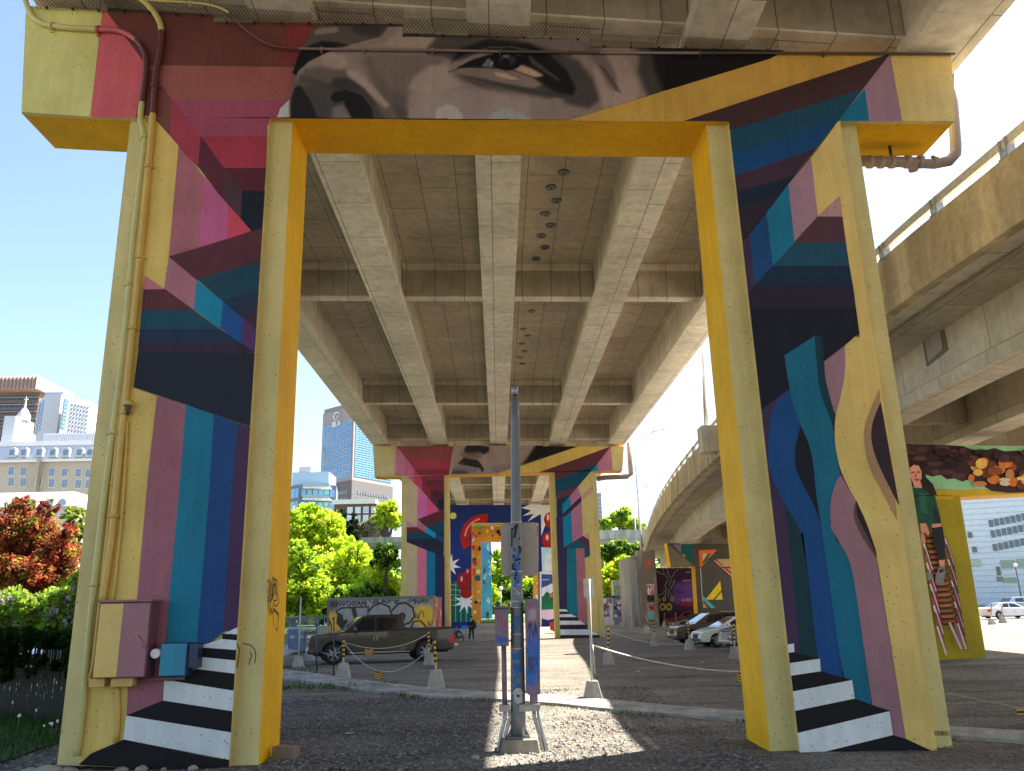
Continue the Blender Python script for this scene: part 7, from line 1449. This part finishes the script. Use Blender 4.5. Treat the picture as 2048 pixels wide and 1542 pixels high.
    for x in seams[1:]:
        for s in (-1, 1): mb = MB(); mb.box(x-.26, x-.08, s*(W_/2+.012)-.012, s*(W_/2+.012)+.012, zs-.17, zs-.135, (.2, .2, .2) if not truck else (.05, .05, .05)); mb.build("door_handle", 'chrome', root)
    for x in wx:
        for s in (-1, 1): wheel(root, x, s*(W_/2-.13), wr, wr, .24, s, alloy, nsp)
    return root
def place(root, wx, W_, contact, heading):
    """heading: direction the bonnet points to (2-D); contact: ground point under the near front wheel"""
    h = Vector(heading).normalized(); ang = math.atan2(-h.y, -h.x); root.rotation_euler = (0, 0, ang); R = Matrix.Rotation(ang, 3, 'Z'); root.location = Vector(contact)-R @ Vector((wx[0], -W_/2, 0)); root.location.z = contact[2]
TS = [(0, .5), (0, .98), (.07, 1.12), (.35, 1.17), (1.35, 1.24), (5.75, 1.29), (5.85, 1.22), (5.85, .55)]; TG = [(1.28, 1.2), (2.05, 1.80), (2.4, 1.87), (3.55, 1.87), (3.74, 1.83), (3.80, 1.22)]
TW = [[(1.62, 1.27), (2.12, 1.71), (2.56, 1.74), (2.56, 1.27)], [(2.68, 1.27), (2.68, 1.74), (3.5, 1.74), (3.56, 1.27)]]
twx = (.98, 4.66)
truck = vehicle("pickup_truck", "dark bronze crew-cab pickup parked in front of the graffiti container", "pickup truck", 5.85, 2.0, TS, TG, twx, .41, (.026, .022, .019), wins=TW, truck=True, chrome=False, zb_=.42)
for x in (3.86, 5.72): mb = MB(); mb.box(x, x+.06, -.9, .9, 1.25, 1.33, (.02, .02, .02)); mb.build("bed_rail", 'satin', truck)
mb = MB(); mb.box(3.95, 5.7, -.78, .78, 1.26, 1.302, (.012, .012, .012)); mb.build("bed_liner", 'rubber', truck)
mb = MB(); mb.box(5.86, 6.03, -.85, .85, .55, .68, (.4, .4, .42)); mb.build("rear_bumper", 'chrome', truck, bevel=.02)
mb = MB(); mb.box(1.55, 4.0, -1.04, -.98, .40, .45, (.3, .3, .3)); mb.build("running_board", 'chrome', truck)
mb = MB()
for s_ in letters("17", 0, 0, 1, 1):
    for i in range(len(s_)-1): mb.tube([(2.5+s_[i][0]*.22, -1.004, 1.02-s_[i][1]*.16), (2.5+s_[i+1][0]*.22, -1.004, 1.02-s_[i+1][1]*.16)], .012, (.6, .6, .6), 4)
mb.build("door_number", 'flat', truck)
f_, r_2 = ong(667, 1330), ong(848, 1323); place(truck, twx, 2.0, f_, (f_[0]-r_2[0], f_[1]-r_2[1]))
HS = [(0, .32), (0, .58), (.1, .72), (.5, .84), (.95, .95), (3.9, 1.02), (4.05, .85), (4.08, .36)]; HG = [(.92, .93), (1.85, 1.41), (2.7, 1.46), (3.5, 1.38), (3.95, 1.0)]; HW = [[(1.3, 1.0), (1.92, 1.33), (2.35, 1.37), (2.35, 1.0)], [(2.45, 1.0), (2.45, 1.37), (3.15, 1.34), (3.35, 1.02)]]
US = [(0, .42), (0, .74), (.12, .9), (.5, .98), (1.1, 1.06), (4.4, 1.13), (4.55, 1.0), (4.58, .45)]; UG = [(1.05, 1.04), (1.95, 1.58), (2.6, 1.67), (3.9, 1.64), (4.45, 1.12)]; UW = [[(1.5, 1.12), (2.02, 1.49), (2.6, 1.55), (2.6, 1.12)], [(2.7, 1.12), (2.7, 1.55), (3.6, 1.54), (3.75, 1.14)]]
SS = [(0, .3), (0, .56), (.12, .68), (.5, .78), (1.2, .9), (4.3, .97), (4.62, .9), (4.65, .35)]; SG = [(1.12, .88), (2.0, 1.36), (2.6, 1.42), (3.3, 1.36), (4.15, .96)]; SW = [[(1.5, .97), (2.05, 1.28), (2.55, 1.33), (2.55, .97)], [(2.65, .97), (2.65, 1.33), (3.25, 1.28), (3.6, .98)]]
kinds = {'h': (4.08, 1.72, HS, HG, (.8, 3.3), .31, HW, .26), 'u': (4.58, 1.86, US, UG, (.9, 3.65), .36, UW, .3), 's': (4.65, 1.8, SS, SG, (.92, 3.72), .33, SW, .24)}
cgp = "cars parked in the shade of the ramp"
def car(k, lab, cat, px, heading, paint, grp=None, Y=None, nsp=8, **kw):
    L_, W_, S_, G_, wx, wr, Wn, zz = kinds[k]; v = vehicle("parked_car", lab, cat, L_, W_, S_, G_, wx, wr, paint, grp, wins=Wn, nsp=nsp, zb_=zz, **kw); c = ong(*px) if Y is None else (lambda p_: (p_[0], Y, gz(p_[0], Y)))(onY(px[0], px[1], Y)); place(v, wx, W_, c, heading); return v
car('h', "white hatchback with silver wheels beside the right yellow leg", "car", (1436, 1295), (-1, -.08), (.8, .8, .8), cgp)
car('u', "bronze brown SUV nosed between the silver wagon and white hatchback", "car", (1388, 1289), (-1, -.08), (.075, .045, .03), cgp)
car('u', "dark blue SUV mostly hidden behind the right yellow leg", "car", (1508, 1303), (-1, -.08), (.02, .04, .09), cgp, chrome=True, grille=(.35, .36, .38))
car('u', "pale silver wagon behind the bronze SUV", "car", (1412, 1275), (-1, -.08), (.42, .42, .38), cgp)
car('s', "black sedan before the purple tree mural", "car", (1368, 1260), (-1, -.05), (.012, .012, .014), cgp)
car('s', "dark red car tucked behind the black sedan", "car", (1352, 1252), (-1, -.05), (.25, .02, .02), cgp)
car('s', "red car half hidden behind the right leg of the second pier", "car", (1185, 1264), (1, -.12), (.36, .015, .02))
car('u', "white SUV beyond the second pier's right leg", "car", (1113, 1248), (-1, .1), (.5, .5, .5))
car('u', "black SUV parked beyond the second pier's left leg", "car", (912, 1256), (.5, -1), (.02, .02, .025))
car('s', "white sedan on the sunlit lot at the far right", "car", (2034, 1236), (1, .05), (.6, .62, .64))
car('u', "blue grey SUV behind the white sedan at the far right", "car", (2060, 1225), (1, .1), (.25, .3, .4))
v_ = car('u', "pale car whose roof shows over the hedge at the far left", "car", (30, 1300), (1, .1), (.5, .55, .6), None, 24.5); v_.location.z = onY(30, 1243, 24.5)[2]-1.66
# ------------------------------------------------------------------ people
def skinned(name, edges, verts, radii, col, m, parent, sub=1):
    me = bpy.data.meshes.new(name); me.from_pydata(verts, edges, []); o = bpy.data.objects.new(name, me); COL.objects.link(o); o.parent = parent
    s_ = o.modifiers.new("skin", 'SKIN'); lay = me.skin_vertices[0].data if me.skin_vertices else None
    if lay is None:
        bm = bmesh.new(); bm.from_mesh(me); bm.verts.layers.skin.verify(); bm.to_mesh(me); bm.free(); lay = me.skin_vertices[0].data
    for k, v in enumerate(lay): v.radius = radii[k] if isinstance(radii[k], tuple) else (radii[k], radii[k]); v.use_root = (k == 0)
    d = o.modifiers.new("sub", 'SUBSURF'); d.levels = sub; d.render_levels = sub; mm = bpy.data.materials.new(name+"_cloth"); mm.use_nodes = True; b = mm.node_tree.nodes["Principled BSDF"]; b.inputs["Base Color"].default_value = (*col, 1); b.inputs["Roughness"].default_value = .8; me.materials.append(mm); return o
def person(loc, rot, lab, J, jacket, trousers, hair, skin=(.42, .26, .19), s=1.0, bag=None):
    root = bpy.data.objects.new("person", None); COL.objects.link(root); tag(root, lab, "person")
    V = [J['pelvis'], J['waist'], J['chest'], J['neck'], J['head'], J['crown']]; E = [(0, 1), (1, 2), (2, 3), (3, 4), (4, 5)]; R = [(.14, .1), (.12, .09), (.16, .1), .05, (.078, .09), .06]
    face = len(V); hd = Vector(J['head']); V.append(tuple(hd+Vector((0, -.085, -.01)))); E.append((4, face)); R.append(.022)     # nose
    for s_ in ('l', 'r'):
        b = len(V); V += [J['sh'+s_], J['el'+s_], J['wr'+s_], J['ha'+s_]]; E += [(2, b), (b, b+1), (b+1, b+2), (b+2, b+3)]; R += [.06, .042, .03, (.035, .02)]
        h = Vector(J['ha'+s_]); d = (h-Vector(J['wr'+s_])).normalized(); sd = d.cross(Vector((0, 1, 0))); sd = sd.normalized() if sd.length > .1 else Vector((1, 0, 0))
        for k in range(4): q = h+d*(.045+.012*(k in (1, 2)))+sd*(k-1.5)*.02; V.append(tuple(q)); E.append((b+3, len(V)-1)); R.append(.009)
        V.append(tuple(h-d*.02+sd*.05)); E.append((b+2, len(V)-1)); R.append(.01)
        b = len(V); V += [J['hip'+s_], J['kn'+s_], J['an'+s_], J['to'+s_]]; E += [(0, b), (b, b+1), (b+1, b+2), (b+2, b+3)]; R += [.085, .06, .04, (.045, .03)]
    skinned("body", E, V, R, skin, None, root)
    JV = [J['pelvis'], J['waist'], J['chest'], tuple(Vector(J['neck'])-Vector((0, 0, .04)))]; JE = [(0, 1), (1, 2), (2, 3)]; JR = [(.17, .13), (.15, .12), (.19, .13), .075]
    for s_ in ('l', 'r'): b = len(JV); JV += [J['sh'+s_], J['el'+s_], J['wr'+s_]]; JE += [(2, b), (b, b+1), (b+1, b+2)]; JR += [.078, .058, .045]
    skinned("jacket", JE, JV, JR, jacket, None, root)
    TV = [J['pelvis']]; TE = []; TR = [(.155, .115)]
    for s_ in ('l', 'r'): b = len(TV); TV += [J['hip'+s_], J['kn'+s_], tuple(Vector(J['an'+s_])+Vector((0, 0, .02)))]; TE += [(0, b), (b, b+1), (b+1, b+2)]; TR += [.105, .078, .065]
    skinned("trousers", TE, TV, TR, trousers, None, root)
    for s_ in ('l', 'r'): skinned("shoe", [(0, 1)], [tuple(Vector(J['an'+s_])-Vector((0, 0, .03))), J['to'+s_]], [.05, (.05, .04)], (.03, .03, .03), None, root)
    mb = MB(); mb.ball(tuple(hd+Vector((0, .02, .045))), .1, hair, (.92, 1, .92), 12, 8); mb.build("hair", 'flat', root)
    for sx in (-.03, .03): mb = MB(); mb.ball(tuple(hd+Vector((sx, -.082, .02))), .011, (.02, .02, .02), n=6, m=4); mb.build("eye", 'flat', root)
    if bag: mb = MB(); mb.ball(bag[0], bag[1], bag[2], (.8, .6, 1.3), 10, 8); b_ = mb.build("bag", 'flat'); tag(b_, "dark shoulder bag carried by the standing person in black", "bag"); b_.location = loc; b_.rotation_euler = (0, 0, rot); b_.scale = (s, s, s)
    root.location = loc; root.rotation_euler = (0, 0, rot); root.scale = (s, s, s); return root
ST = dict(pelvis=(0, 0, .95), waist=(0, 0, 1.1), chest=(0, 0, 1.33), neck=(0, 0, 1.5), head=(0, -.01, 1.62), crown=(0, 0, 1.7), shl=(-.19, 0, 1.4), ell=(-.27, -.02, 1.13), wrl=(-.24, -.12, .92), hal=(-.23, -.15, .85), shr=(.19, 0, 1.4), elr=(.26, .02, 1.13), wrr=(.29, -.1, .93), har=(.3, -.14, .86), hipl=(-.1, 0, .9), knl=(-.13, -.02, .5), anl=(-.16, .02, .08), tol=(-.17, -.14, .04), hipr=(.1, 0, .9), knr=(.14, -.04, .5), anr=(.2, 0, .08), tor=(.22, -.15, .04))
g = ong(943, 1281); person(g, 2.6, "standing person in black jacket and trousers with a dark bag, right of the pickup", ST, (.012, .012, .014), (.012, .012, .014), (.02, .015, .012), bag=((-.3, .05, 1.05), .2, (.015, .015, .018)))
g = ong(975, 1241.5); person(g, .2, "small distant person in grey standing near the sunlit end of the lot", dict(ST, knl=(-.1, .05, .5), anl=(-.1, .15, .08), tol=(-.1, .02, .04)), (.05, .05, .06), (.03, .03, .035), (.02, .02, .02))
SQ = dict(pelvis=(.05, .12, .3), waist=(0, .1, .46), chest=(-.05, -.02, .68), neck=(-.1, -.08, .84), head=(-.12, -.12, .95), crown=(-.12, -.1, 1.03), shl=(-.24, -.02, .74), ell=(-.3, -.22, .55), wrl=(-.14, -.36, .5), hal=(-.08, -.4, .48), shr=(.12, -.02, .74), elr=(.28, -.2, .56), wrr=(.2, -.36, .48), har=(.14, -.42, .46), hipl=(-.06, .1, .28), knl=(-.3, -.28, .42), anl=(-.26, -.2, .08), tol=(-.32, -.34, .04), hipr=(.14, .1, .28), knr=(.4, -.25, .42), anr=(.4, -.12, .08), tor=(.48, -.26, .04))
g = ong(914, 1284); person(g, .5, "person in a blue top crouching behind the pickup's tailgate", SQ, (.04, .06, .12), (.14, .13, .12), (.05, .03, .02))
g = ong(955, 1245); person(g, 2.8, "tiny far person in dark clothes near the blue pier", dict(ST), (.03, .03, .04), (.03, .03, .03), (.02, .02, .02))
bpy.context.view_layer.update()
